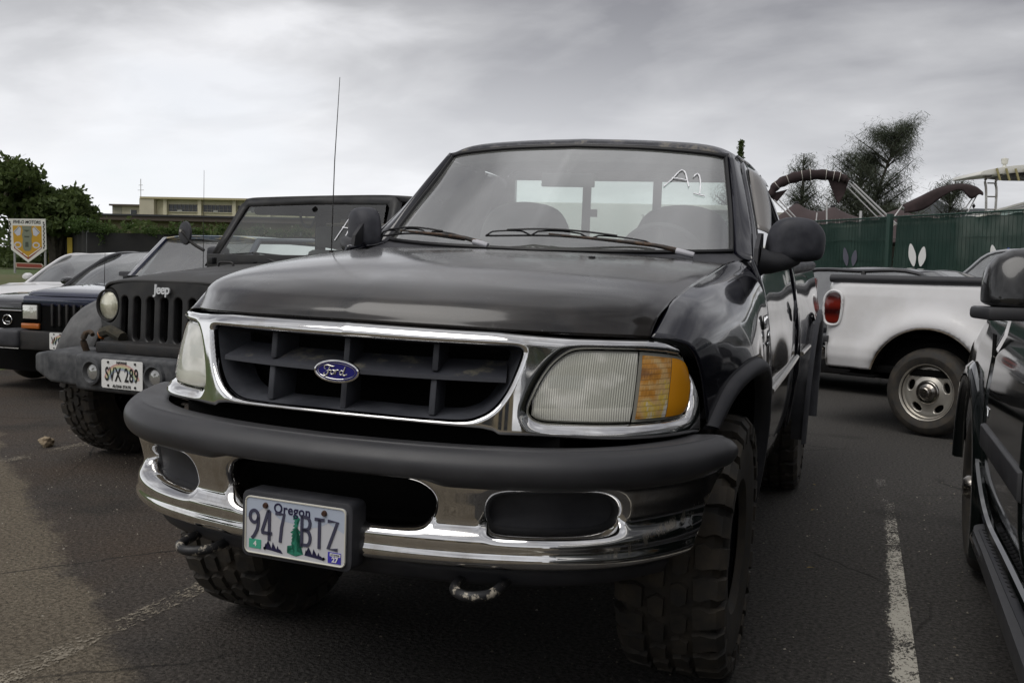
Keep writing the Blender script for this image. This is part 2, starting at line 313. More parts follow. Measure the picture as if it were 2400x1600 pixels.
def sheet(name, surf, srange, ns, zb, zt, nz, holes, m, parent, wall=.05, skirt=None):
    """a pressed sheet with rolled-edge openings. holes: dict(poly, r, depth)"""
    s = np.linspace(*srange, ns); v = np.linspace(0, 1, nz); SS, VV = np.meshgrid(s, v); ZB = zb(SS); ZT = zt(SS); ZZ = ZB + (ZT - ZB) * VV
    P = np.stack([SS.ravel(), ZZ.ravel()], 1); dmin = np.full(len(P), 1e9); Cm = np.zeros_like(P); off = np.zeros(len(P)); hid = np.full(len(P), -1)
    for hi, h in enumerate(holes):
        for sg in ((1, -1) if h.get('mirror') else (1,)):
            poly = h['poly'] * np.array([sg, 1]); bb0 = poly.min(0) - h['r'] * 1.5; bb1 = poly.max(0) + h['r'] * 1.5
            k = np.where(((P > bb0) & (P < bb1)).all(1))[0]; d, C_ = closest(P[k], poly); up = d < dmin[k]; kk = k[up]; dmin[kk] = d[up]; Cm[kk] = C_[up]; hid[kk] = hi
    inside = (dmin < 0).reshape(nz, ns); out = ~inside; nb = np.zeros_like(inside)
    for di in (-1, 0, 1):
        for dj in (-1, 0, 1):
            sh = np.zeros_like(out); a0, a1 = max(0, di), nz + min(0, di); b0, b1 = max(0, dj), ns + min(0, dj)
            sh[a0 - di if di > 0 else 0:a1 if di >= 0 else nz, :][:0]
            src = out[max(0, -di):nz - max(0, di), max(0, -dj):ns - max(0, dj)]; sh[max(0, di):nz - max(0, -di), max(0, dj):ns - max(0, -dj)] = src; nb |= sh
    snap = (inside & nb).ravel(); deep = (inside & ~nb).ravel(); P[snap] = Cm[snap]; dd = np.where(snap, 0, dmin)
    rim_depth = np.zeros(len(P))
    for hi, h in enumerate(holes):
        k = (hid == hi) & (dd < h['r']) & ~deep; t = np.clip(dd[k] / h['r'], 0, 1); r_ = h.get('shape', 'round')
        off[k] = -h['depth'] * ((1 - np.sqrt(np.clip(1 - (1 - t) ** 2, 0, 1))) if r_ == 'round' else (1 - sstep(0, 1, t)) if r_ == 'dish' else (1 - t))
    XY = surf(P[:, 0], P[:, 1], off); insn = inside
    faces = []; deep2 = deep.reshape(nz, ns); snap2 = snap.reshape(nz, ns)
    for i in range(nz - 1):
        for j in range(ns - 1):
            q4 = ((i, j), (i, j + 1), (i + 1, j + 1), (i + 1, j))
            if any(deep2[a] for a in q4) or all(snap2[a] for a in q4): continue
            faces.append(tuple(a * ns + b for a, b in q4))
    vs = [tuple(p) for p in XY]
    # inner walls from the snapped boundary
    ec = {}
    for f in faces:
        for a, b in zip(f, f[1:] + f[:1]): ec.setdefault((min(a, b), max(a, b)), []).append((a, b))
    wallv = {}
    for k, l_ in ec.items():
        if len(l_) == 1 and snap[k[0]] and snap[k[1]]:
            for a in k:
                if a not in wallv:
                    wallv[a] = len(vs); h = holes[hid[a]]; vs.append(tuple(surf(P[a:a + 1, 0], P[a:a + 1, 1], np.array([-h['depth'] - wall]))[0]))
            a, b = l_[0]; faces.append((b, a, wallv[a], wallv[b]))
    used = sorted({a for f in faces for a in f}); rm = {a: i for i, a in enumerate(used)}
    o = mesh(name, [vs[a] for a in used], [tuple(rm[a] for a in f) for f in faces], m, parent, True)
    bm = bmesh.new(); bm.from_mesh(o.data); bmesh.ops.remove_doubles(bm, verts=bm.verts, dist=1e-6)
    # outer edges turned in so the sheet reads as pressed metal
    be = [e_ for e_ in bm.edges if len(e_.link_faces) == 1]
    bmesh.ops.recalc_face_normals(bm, faces=bm.faces); bm.to_mesh(o.data); bm.free()
    return o
def closed(pts, n=6): return crs(pts, n, True)
# --- header: chrome surround with grille and lamp openings
gr_half = [(0, 1.141), (.15, 1.1405), (.30, 1.1395), (.42, 1.139), (.452, 1.138), (.468, 1.131), (.469, 1.118), (.458, 1.080), (.438, 1.028), (.408, .985), (.372, .961), (.325, .949), (.22, .948), (.1, .950)]
GRP = closed([(0, 1.141)] + gr_half[1:] + [(0, .951)] + [(-a, b) for a, b in gr_half[:0:-1]], 5)
LMP = closed([(.499, .985), (.504, .966), (.522, .955), (.56, .950), (.68, .947), (.80, .945), (.92, .944), (.985, .945), (1.014, .954), (1.029, .985), (1.026, 1.03), (1.010, 1.065), (.985, 1.092), (.955, 1.106), (.90, 1.116), (.80, 1.126), (.70, 1.130), (.64, 1.131), (.602, 1.128), (.573, 1.114), (.544, 1.085), (.518, 1.04)], 5)
zbh = lambda s: np.interp(np.abs(s), [0, .2, .38, .41, .425, .60, .80, .94, 1.05, 1.095], [.940, .938, .931, .926, .917, .912, .906, .902, .897, .893])
zth = lambda s: np.interp(np.abs(s), [0, .4, .6, .80, .87, .93, .98, 1.03, 1.07, 1.095], [1.178, 1.172, 1.160, 1.154, 1.147, 1.134, 1.105, 1.052, .975, .905])
def hsurf2(s, z, off=0):
    top = zth(s); t = np.clip((z - (top - .022)) / .022, 0, 1); ob = np.clip((zbh(s) + .012 - z) / .012, 0, 1)
    g = .012 * np.exp(-((np.abs(s) - .505 + .18 * (z - 1.0)) / .035) ** 2)
    return hsurf(s, z, np.asarray(off) - .018 * t ** 2 - .008 * ob ** 2 + .010 * (1 - sstep(.42, .56, np.abs(s))))
hdr = sheet('grille_surround', hsurf2, (-1.095, 1.095), 520, zbh, zth, 64, [dict(poly=GRP, r=.011, depth=.012), dict(poly=LMP, r=.030, depth=.028, mirror=True)], chrome, T, wall=.03)
md = hdr.modifiers.new('thickness', 'SOLIDIFY'); md.thickness = .003; md.offset = -1
# --- grille insert
def gpoly_ring(scale, zc, dz, off, drop=0):
    P = GRP.copy(); c = np.array([0, 1.045]); P = (P - c) * np.array([scale, dz]) + c; return hsurf(P[:, 0], P[:, 1] + drop, off)
r0 = gpoly_ring(.997, 0, .99, -.016); r1 = gpoly_ring(.985, 0, .955, -.035); r2 = gpoly_ring(.93, 0, .84, -.105); G = np.stack([r0, r1, r2]); G = np.concatenate([G, G[:, :1]], 1)
grs = weathered('grille_shell_plastic', (.024, .026, .033), (.050, .053, .063), .5, .7, 9, .08, 200); gs = gmesh('grille_shell', G, grs, T, 0)
mb = MB(); N = 40
xs = np.linspace(-.433, .433, N + 1)
def shelf(zf, half):
    top = [hsurf(x, zf + .0055, -.020) for x in xs]; bot = [hsurf(x, zf - .0055, -.020) for x in xs]; tb = [hsurf(x, zf + .040, -.104) for x in xs]; bb = [hsurf(x, zf - .002, -.104) for x in xs]
    n0 = len(mb.v); mb.v += [tuple(p) for r_ in (bot, top, tb, bb) for p in r_]; M_ = N + 1
    for i in range(N):
        for a in range(3): mb.f.append((n0 + a * M_ + i, n0 + a * M_ + i + 1, n0 + (a + 1) * M_ + i + 1, n0 + (a + 1) * M_ + i))
shelf(1.0515, .433); mb.build('crossbar', grl, T, smooth=True)
for x0 in (-.245, 0, .245):
    for (za, zb_) in ((1.066, 1.136), (.954, 1.046)):
        b_ = MB(); w0, w1 = .0085, .016; vs = []
        for z_, of, w in ((za, -.026, w0), (zb_, -.026, w0), (za, -.104, w1), (zb_, -.104, w1)):
            for sx_ in (-1, 1): p = hsurf(x0, z_, of); vs.append((p[0] + sx_ * w + (.006 if z_ > 1.1 or z_ < 1 else 0) * sx_ * 0, p[1], p[2]))
        b_.add(vs, [(0, 1, 3, 2), (0, 2, 6, 4), (1, 5, 7, 3), (2, 3, 7, 6), (0, 4, 5, 1)]); b_.build('grille_bar', grs, T, bevel=.003)
mb = MB(); mb.box((-.43, .20, .93), (.43, .22, 1.16)); mb.build('radiator_panel', black, T)
# --- oval badge with script
bd = MB(); n = 48
def oval(a, b, y, z0=1.0575): return [(a * math.cos(2 * math.pi * k / n), y, z0 + b * math.sin(2 * math.pi * k / n)) for k in range(n)]
rings = [oval(.070, .0305, .0), oval(.0725, .033, -.006), oval(.0715, .0325, -.012), oval(.0675, .0285, -.0135), oval(.064, .0258, -.010)]
for r_ in rings: bd.v += r_
for a in range(len(rings) - 1):
    for k in range(n): bd.f.append((a * n + k, a * n + (k + 1) % n, (a + 1) * n + (k + 1) % n, (a + 1) * n + k))
bdo = bd.build('badge', chrome, T, smooth=True); bdo.location = (.010, -.014, .106); bdo.scale = (.9, .9, .9)
blue = mat('badge_blue', (.012, .012, .16), .25, 0, .8)
f_ = MB(); f_.add(oval(.0645, .0262, -.0105), [tuple(range(n - 1, -1, -1))]); f_.build('badge_field', blue, bdo)
rg = MB(); rg.tube(oval(.0595, .0222, -.0112) + [oval(.0595, .0222, -.0112)[0]], .0007, 5, False); rg.build('badge_ring', chrome, bdo)
scr = mat('script_silver', (.62, .60, .55), .25, .7)
st = MB()
def stroke(pts, w=.0016, n_=6):
    c = crs([(p[0], p[1]) for p in pts], n_); k = len(c); st.tube([(p[0], -.0118, 1.0575 + p[1]) for p in c], [w * (.55 + .6 * math.sin(math.pi * i / (k - 1))) for i in range(k)], 6)
sc = lambda L_: [(x * .001, z * .001) for x, z in L_]
stroke(sc([(-35, 4), (-39, 8), (-36, 14), (-26, 16), (-12, 13.5), (-6, 15)]))
stroke(sc([(-20, 14), (-24, 4), (-28, -8), (-36, -14), (-41, -10), (-37, -6)]), .002)
stroke(sc([(-33, -1), (-26, 1), (-17, 3)]))
stroke(sc([(-10, 3), (-16, 1), (-18, -6), (-14, -9), (-8, -6), (-7, 0), (-10, 3), (-4, 2)]), .0017)
stroke(sc([(-4, 2), (-1, 3), (-3, -4), (-4, -9)]), .0018); stroke(sc([(-2, -1), (3, 4), (8, 3)]))
stroke(sc([(22, 2), (16, 3), (11, -2), (12, -8), (17, -8), (22, -1)]), .0017); stroke(sc([(28, 15), (24, 4), (21, -6), (25, -10), (34, -6)]), .0019)
st.build('badge_script', scr, bdo, smooth=True)
# --- lamps
lens = mat('headlamp_lens', (.62, .61, .52), .12, 0, .8); q = NB(lens)
def ribmat(m, sc, base, base2, transp, bstr, vertical=True):
    q = NB(m); wv = q.n('ShaderNodeTexWave', wave_type='BANDS', bands_direction='X' if vertical else 'Z'); wv.inputs['Scale'].default_value = sc; q.l(q.coord(), wv.inputs[0]); wv.inputs['Distortion'].default_value = 0
    a = q.noise(7, 4, .6); q.col(q.mix(q.rng(a, .3, .7, 0, 1), base, base2)); q.bump(wv.outputs[1], bstr, .004)
    t = q.n('ShaderNodeBsdfTransparent'); t.inputs[0].default_value = (.92, .93, .86, 1); mx_ = q.n('ShaderNodeMixShader')
    q.l(q.rng(wv.outputs[1], 0, 1, max(0, transp - .12), transp + .12), mx_.inputs[0]); q.l(q.b.outputs[0], mx_.inputs[1]); q.l(t.outputs[0], mx_.inputs[2]); q.l(mx_.outputs[0], q.o.inputs[0]); return q
qq = ribmat(lens, 62, (.74, .73, .64), (.90, .88, .77), .08, .35)
def lens_bands(q):
    s = q.n('ShaderNodeSeparateXYZ'); q.l(q.coord(), s.inputs[0]); z = s.outputs[2]; x = s.outputs[0]
    low = q.rng(z, .984, .988, 1, 0); mid = q.math('MULTIPLY', q.rng(z, 1.035, 1.037, 0, 1), q.rng(z, 1.068, 1.070, 1, 0)); ax = q.math('ABSOLUTE', x); blk = q.math('MULTIPLY', mid, q.math('MULTIPLY', q.rng(ax, .52, .522, 0, 1), q.rng(ax, .60, .602, 1, 0)))
    blob = q.rng(q.noise(9, 2, .5, q.coord((1, 1, 1.6))), .42, .62, 0, 1); base = q.mix(blob, (.62, .62, .54), (.95, .94, .86)); base = q.mix(q.math('MULTIPLY', low, .8), base, (.86, .85, .76)); base = q.mix(q.math('MULTIPLY', blk, .7), base, (.55, .56, .50))
    w2 = q.n('ShaderNodeTexWave', wave_type='BANDS', bands_direction='X'); w2.inputs['Scale'].default_value = 58; q.l(q.coord(), w2.inputs[0]); base = q.mix(q.math('MULTIPLY', q.math('SUBTRACT', 1, q.math('MAXIMUM', blk, q.math('MULTIPLY', low, .5))), q.rng(w2.outputs[1], 0, 1, .32, 0)), base, (.22, .22, .18)); q.col(base)
lens_bands(qq)
lens_clear = mat('lens_edge', (.42, .42, .37), .15, 0, .8)
refl = mat('reflector', (.85, .84, .78), .12, 1)
ts_lens = mat('turn_lens', (.7, .7, .65), .08, 0, 1); q = NB(ts_lens)
br = q.n('ShaderNodeTexBrick'); br.offset = .5; br.inputs['Scale'].default_value = 1; br.inputs['Mortar Size'].default_value = .0009; br.inputs['Brick Width'].default_value = .0055; br.inputs['Row Height'].default_value = .0135
c_ = q.n('ShaderNodeTexCoord'); sp = q.n('ShaderNodeSeparateXYZ'); q.l(c_.outputs['Object'], sp.inputs[0]); cb = q.n('ShaderNodeCombineXYZ'); q.l(sp.outputs[0], cb.inputs[0]); q.l(sp.outputs[2], cb.inputs[1]); q.l(cb.outputs[0], br.inputs[0])
br.inputs['Color1'].default_value = (0, 0, 0, 1); br.inputs['Color2'].default_value = (1, 1, 1, 1); br.inputs['Mortar'].default_value = (.2, .2, .2, 1)
pat = q.noise(15, 1, .4, q.coord((1, 1, 1.3))); v_ = q.math('ADD', q.math('ADD', q.math('MULTIPLY', br.outputs[0], .05), q.math('MULTIPLY', pat, .55)), q.math('SUBTRACT', q.math('MULTIPLY', q.math('SUBTRACT', q.math('ABSOLUTE', sp.outputs[0]), .745), 2.4), q.math('MULTIPLY', q.math('SUBTRACT', sp.outputs[2], 1.20), 1.1)))
rowm = q.math('FRACT', q.math('DIVIDE', sp.outputs[2], .0135)); rowk = q.math('MULTIPLY', q.rng(rowm, .0, .30, .55, 0), 1); q.col(q.mix(rowk, q.ramp(v_, [(.34, (.30, .13, .03)), (.44, (.66, .30, .05)), (.52, (.74, .50, .22)), (.57, (.80, .56, .10)), (.64, (.84, .80, .70)), (.80, (.92, .91, .88))]), (.16, .09, .04))); q.bump(br.outputs[0], .8, .003)
def lampset(sg, parent):
    P = LMP * np.array([sg, 1]); P2 = lambda a, b, off: hsurf(np.asarray(a) * sg, b, off)
    h = MB()
    # housing with bowl: dark box behind the lens, silvered inside
    hs = MB(); ring = [tuple(p) for p in hsurf(P[:, 0], P[:, 1], -.030)]; back = [tuple(p) for p in hsurf(P[:, 0] * .97 + .02 * sg, (P[:, 1] - 1.04) * .8 + 1.04, -.085)]
    m_ = len(ring); hs.v += ring + back; hs.f += [(i, (i + 1) % m_, (i + 1) % m_ + m_, i + m_) for i in range(m_)] + [tuple(range(m_, 2 * m_))]
    hs.build('lamp_housing', refl, parent, smooth=True)
    # lens: part of the polygon on the inner side of the joint
    def piece(name, smin, smax, mt, inset, off, k=26, kz=20, bulge=.006):
        ss = np.linspace(smin, smax, k); G = np.zeros((kz, k, 3))
        up = np.array([[p[0], p[1]] for p in LMP])
        for j, s_ in enumerate(ss):
            zs = []
            for a, b in zip(up, np.roll(up, -1, 0)):
                if (a[0] - s_) * (b[0] - s_) <= 0 and a[0] != b[0]: zs.append(a[1] + (b[1] - a[1]) * (s_ - a[0]) / (b[0] - a[0]))
            lo, hi = (min(zs), max(zs)) if len(zs) > 1 else (1.03, 1.031)
            lo += inset; hi -= inset
            if hi < lo: lo = hi = (lo + hi) / 2
            for i in range(kz): t = i / (kz - 1); G[i, j] = P2(s_, lo + (hi - lo) * t, off + bulge * (1 - (2 * t - 1) ** 4) * 1.0)
        return gmesh(name, G if sg > 0 else G[:, ::-1], mt, parent)
    hl = piece('headlight', .509, .779, lens, .006, -.020); 
    piece('lens_rim', .505, .783, lens_clear, .002, -.024, bulge=.002)
    tsn = piece('turn_signal', .794, .906, ts_lens, .010, -.018, bulge=.004)
    am = piece('side_marker', .908, 1.018, amber, .009, -.018, bulge=.004)
    piece('lens_rim', .788, 1.026, lens_clear, .002, -.024, bulge=.002)
    # bowl facets inside the headlamp
    b_ = MB(); cx_, cz_ = P2(.655, 1.04, -.075)[0], 1.04; cy_ = float(P2(.655, 1.04, -.075)[1])
    b_.lathe([(.03, .008), (.022, .022), (.010, .045), (-.002, .062)], 28, 'y', (cx_, cy_ + .01, cz_)); b_.build('reflector_bowl', refl, parent, smooth=True)
lampset(1, T); lampset(-1, T)
# --- chrome bumper and its rubber cover
TOW = closed([(-.298, .748), (-.292, .775), (-.272, .797), (-.235, .806), (-.15, .808), (0, .808), (.15, .808), (.235, .803), (.272, .792), (.292, .770), (.294, .745), (.285, .722), (.262, .708), (.22, .702), (.1, .699), (0, .698), (-.1, .697), (-.22, .696), (-.262, .704), (-.288, .722)], 4)
FOG = closed([(.436, .735), (.441, .762), (.458, .779), (.492, .787), (.56, .789), (.66, .789), (.71, .785), (.748, .770), (.770, .745), (.771, .722), (.752, .706), (.69, .698), (.56, .697), (.462, .699), (.442, .712)], 4)
zbb = lambda s: np.interp(np.abs(s), [0, .85, 1.0, 1.09, 1.15, 1.20], [.585, .585, .610, .70, .775, .80])
bump = sheet('bumper', lambda s, z, off=0: bsurf(s, z, off) , (-1.20, 1.20), 560, zbb, lambda s: .835 + 0 * s, 62, [dict(poly=TOW, r=.028, depth=.040), dict(poly=FOG, r=.034, depth=.036, mirror=True)], chrome_b, T, wall=.05)
md = bump.modifiers.new('thickness', 'SOLIDIFY'); md.thickness = .003; md.offset = -1
# cover: swept section
def covsec(s):
    a = abs(s); dip = .013 * (1 - sstep(.27, .34, a)); end = sstep(1.13, 1.21, a)
    zb_ = .806 + dip + .02 * sstep(.95, 1.2, a)
    return [(-.075, .893), (-.020, .9005), (.004, .9025), (.010, .8990), (.030, .890), (.047, .872), (.052, .852), (.048, .830), (.036, zb_ + .007), (.020, zb_), (-.01, zb_ + .004)], end
ss = np.linspace(-1.205, 1.205, 150); G = []
for s_ in ss:
    sec, end = covsec(s_); c = crs(sec, 5); x, y, nx, ny = BP.at(np.array([s_])); k = 1 - .25 * end
    G.append([(x[0] + nx[0] * (p[0] - .01 * end), y[0] + ny[0] * p[0], (p[1] - .852) * k + .852) for p in c])
G = np.array(G); cov = gmesh('bumper_cover', G, plast, T); fixn(cov)
for i_, e_ in ((0, 1), (-1, -1)): MB().add([tuple(p) for p in G[i_]], [tuple(range(len(G[i_])))[::e_]]).build('cover_end', plast, cov)
# fog lamp blanks, valance, tow hooks
for sg in (1, -1):
    P = (FOG - np.array([.604, .743])) * np.array([1.04, 1.06]) + np.array([.604, .743]); P = P * np.array([sg, 1]); ring = bsurf(P[:, 0], P[:, 1], -.052); c = bsurf(.604 * sg, .743, -.046)
    m_ = len(ring); P2 = (P - np.array([.604 * sg, .743])) * .8 + np.array([.604 * sg, .743]); r2 = bsurf(P2[:, 0], P2[:, 1], -.047)
    o = mesh('fog_lamp_blank', [tuple(p) for p in ring] + [tuple(p) for p in r2] + [tuple(c)], [(i, (i + 1) % m_, (i + 1) % m_ + m_, i + m_) for i in range(m_)] + [(m_ + i, m_ + (i + 1) % m_, 2 * m_) for i in range(m_)], plast_dusty, T); fixn(o)
G = np.array([[bsurf(s_, z_, o_) + np.array([0, 0, 0]) for z_, o_ in ((.592, -.012), (.578, .014), (.560, .010), (.545, 0), (.532, -.03))] for s_ in np.linspace(-.98, .98, 90)])
vl = gmesh('valance', G, plast_dusty, T, .004)
MB().box((-.56, .13, .56), (.56, .17, .92)).build('bumper_beam', black, T)
hook = MB()
def hookat(x):
    h_ = MB(); c = [(x - .055, .12, .56), (x - .055, .02, .553), (x - .045, -.045, .55), (x, -.075, .549), (x + .045, -.045, .55), (x + .055, .02, .553), (x + .055, .12, .56)]
    h_.tube([tuple(p) for p in crs(c, 5)], .013, 10); return h_
hk = mat('hook_metal', (.02, .02, .022), .45); q = NB(hk); a = q.noise(28, 5, .75); q.col(q.mix(q.rng(a, .56, .62, 0, 1), (.02, .02, .022), (.42, .38, .31)))
for x_ in (-.405, .405): hookat(x_).build('tow_hook', hk, T, smooth=True)
# --- hood, cowl, fenders
hoodrows = [[(0, .075, 1.182), (.25, .10, 1.180), (.5, .19, 1.173), (.66, .315, 1.166), (.722, .40, 1.160)],
 [(0, .088, 1.212), (.25, .118, 1.210), (.5, .208, 1.203), (.66, .335, 1.195), (.725, .42, 1.184)],
 [(0, .135, 1.250), (.25, .165, 1.248), (.505, .25, 1.240), (.667, .37, 1.230), (.731, .455, 1.212)],
 [(0, .25, 1.290), (.255, .28, 1.288), (.51, .35, 1.278), (.673, .45, 1.260), (.739, .53, 1.238)],
 [(0, .50, 1.328), (.265, .52, 1.326), (.52, .57, 1.312), (.682, .64, 1.291), (.748, .72, 1.271)],
 [(0, .90, 1.357), (.275, .905, 1.355), (.53, .92, 1.343), (.69, .955, 1.322), (.755, .99, 1.303)],
 [(0, 1.20, 1.370), (.28, 1.205, 1.369), (.54, 1.23, 1.360), (.695, 1.26, 1.340), (.757, 1.29, 1.328)],
 [(0, 1.40, 1.372), (.28, 1.41, 1.372), (.54, 1.44, 1.366), (.695, 1.50, 1.355), (.757, 1.56, 1.350)]]
Gh = patch(hoodrows, 9, 8); full = np.concatenate([mirror_grid(Gh)[:, :-1], Gh], 1)
# rolled return at the front and sides
fr = full[:1] + np.array([0, .012, -.010]); fr2 = full[:1] + np.array([0, .05, -.012])
hood = gmesh('hood', np.concatenate([fr2, fr, full], 0), paint_hood, T, .004)
C_half = [[(.722, .402, 1.156), (.775, .425, 1.150), (.818, .470, 1.125), (.840, .520, 1.050), (.856, .575, .905)],
 [(.742, .56, 1.243), (.800, .575, 1.222), (.850, .61, 1.160), (.872, .65, 1.085), (.885, .70, 1.005)],
 [(.749, .75, 1.277), (.815, .76, 1.257), (.872, .78, 1.197), (.900, .80, 1.120), (.915, .82, 1.048)],
 [(.756, .95, 1.300), (.825, .95, 1.280), (.885, .955, 1.217), (.917, .96, 1.140), (.938, .96, 1.063)],
 [(.758, 1.15, 1.318), (.830, 1.15, 1.297), (.892, 1.14, 1.232), (.925, 1.13, 1.140), (.944, 1.12, 1.045)],
 [(.759, 1.33, 1.335), (.835, 1.33, 1.310), (.895, 1.30, 1.238), (.925, 1.28, 1.120), (.943, 1.27, .985)],
 [(.762, 1.48, 1.349), (.838, 1.46, 1.320), (.897, 1.43, 1.238), (.925, 1.40, 1.080), (.938, 1.38, .900)],
 [(.790, 1.60, 1.362), (.845, 1.545, 1.325), (.899, 1.54, 1.238), (.926, 1.54, 1.080), (.937, 1.54, .900)]]
Gf = patch(C_half, 7, 7)
low = patch([[(.938, 1.38, .90), (.938, 1.46, .90), (.937, 1.54, .90)], [(.932, 1.43, .78), (.933, 1.48, .78), (.935, 1.54, .78)], [(.918, 1.455, .62), (.920, 1.50, .62), (.922, 1.54, .62)], [(.900, 1.455, .49), (.902, 1.50, .49), (.903, 1.54, .49)]], 4, 5)
FL = [(.856, .572, .905), (.885, .70, 1.005), (.915, .82, 1.048), (.938, .96, 1.063), (.945, 1.12, 1.045), (.944, 1.27, .985), (.938, 1.38, .90), (.932, 1.44, .78), (.918, 1.462, .62), (.900, 1.46, .49)]
FI = [(.860, .620, .885), (.888, .725, .955), (.915, .835, .993), (.935, .96, 1.007), (.940, 1.105, .990), (.938, 1.225, .938), (.932, 1.315, .862), (.925, 1.375, .76), (.912, 1.395, .61), (.895, 1.395, .49)]
def flare(name, outer, inner, parent, m, lip=.03):
    A = crs(outer, 6); B_ = crs(inner, 6); G = []
    for t, o_ in ((0, 0), (.04, .012), (.3, lip), (.7, lip * 1.05), (.96, .016), (1, .0), (1, -.05)):
        r_ = A * (1 - t) + B_ * t; r_ = r_.copy(); r_[:, 0] += o_; G.append(r_)
    return np.array(G)
Gfl = flare('f', FL, FI, T, plast)
for sg in (1, -1):
    f1 = lambda G: G if sg > 0 else G * np.array([-1, 1, 1])
    fl_ = (sg > 0)
    gmesh('fender', f1(Gf), paint_blk, T, .004, flip=fl_); gmesh('rocker_corner', f1(low), paint_blk, T, .004, flip=fl_)
    o = gmesh('wheel_arch_flare', f1(Gfl), plast_dusty, T, 0, flip=not fl_)
    b_ = MB()   # inner wheel well
    A = crs([(p[0] - .02, p[1], p[2]) for p in FI], 3); B2 = A.copy(); B2[:, 0] = .50; b_.v += [tuple(p * np.array([sg, 1, 1])) for p in A] + [tuple(p * np.array([sg, 1, 1])) for p in B2]; k = len(A); b_.f += [(i, i + 1, i + 1 + k, i + k) for i in range(k - 1)]
    b_.build('wheel_well', black, T, smooth=True)
mb = MB(); mb.box((-.50, .5, .50), (.50, 1.5, 1.05)); mb.box((-.62, .24, .90), (.62, .5, 1.12)); mb.box((-.45, 1.5, .42), (.45, 5.0, .60)); mb.build('chassis', black, T, bevel=.02)
mb = MB(); mb.box((-.66, .46, .88), (.66, .5, 1.10)); mb.build('radiator_support', black, T)
# axle and suspension under the nose
mb = MB(); mb.tube([(-.62, .96, .40), (.62, .96, .42)], .05, 12); mb.tube([(-.4, .5, .52), (-.45, 1.3, .50)], .035, 8); mb.tube([(.4, .5, .52), (.45, 1.3, .50)], .035, 8); mb.build('front_axle', blk_metal, T, smooth=True)
mb = MB(); mb.tube([(-.62, 4.0, .36), (.62, 4.0, .38)], .055, 12); mb.lathe([(-.12, .05), (-.08, .13), (.08, .13), (.12, .05)], 16, 'x', (0, 4.0, .37)); mb.build('rear_axle', blk_metal, T, smooth=True)
# --- windscreen, pillars, roof, rear wall
Wg = patch([[(0, 1.50, 1.374), (.4, 1.56, 1.380), (.65, 1.68, 1.390), (.745, 1.76, 1.397)],
            [(0, 1.70, 1.545), (.38, 1.76, 1.545), (.62, 1.86, 1.545), (.712, 1.925, 1.545)],
            [(0, 1.89, 1.700), (.34, 1.94, 1.697), (.57, 2.02, 1.690), (.673, 2.075, 1.684)],
            [(0, 2.07, 1.836), (.31, 2.10, 1.829), (.55, 2.155, 1.814), (.641, 2.19, 1.800)]], 8, 8)
WG = np.concatenate([mirror_grid(Wg)[:, :-1], Wg], 1)
gmesh('windshield', WG, glass, T, 0, flip=False)
loop = [tuple(p) for p in list(WG[0]) + list(WG[1:, -1]) + list(WG[-1, ::-1][1:]) + list(WG[::-1, 0][1:])]
MB().tube([tuple(np.array(p) + np.array((0, -.004, .002))) for p in loop], .0095, 6).build('windshield_seal', rubber_seal, T, smooth=True)
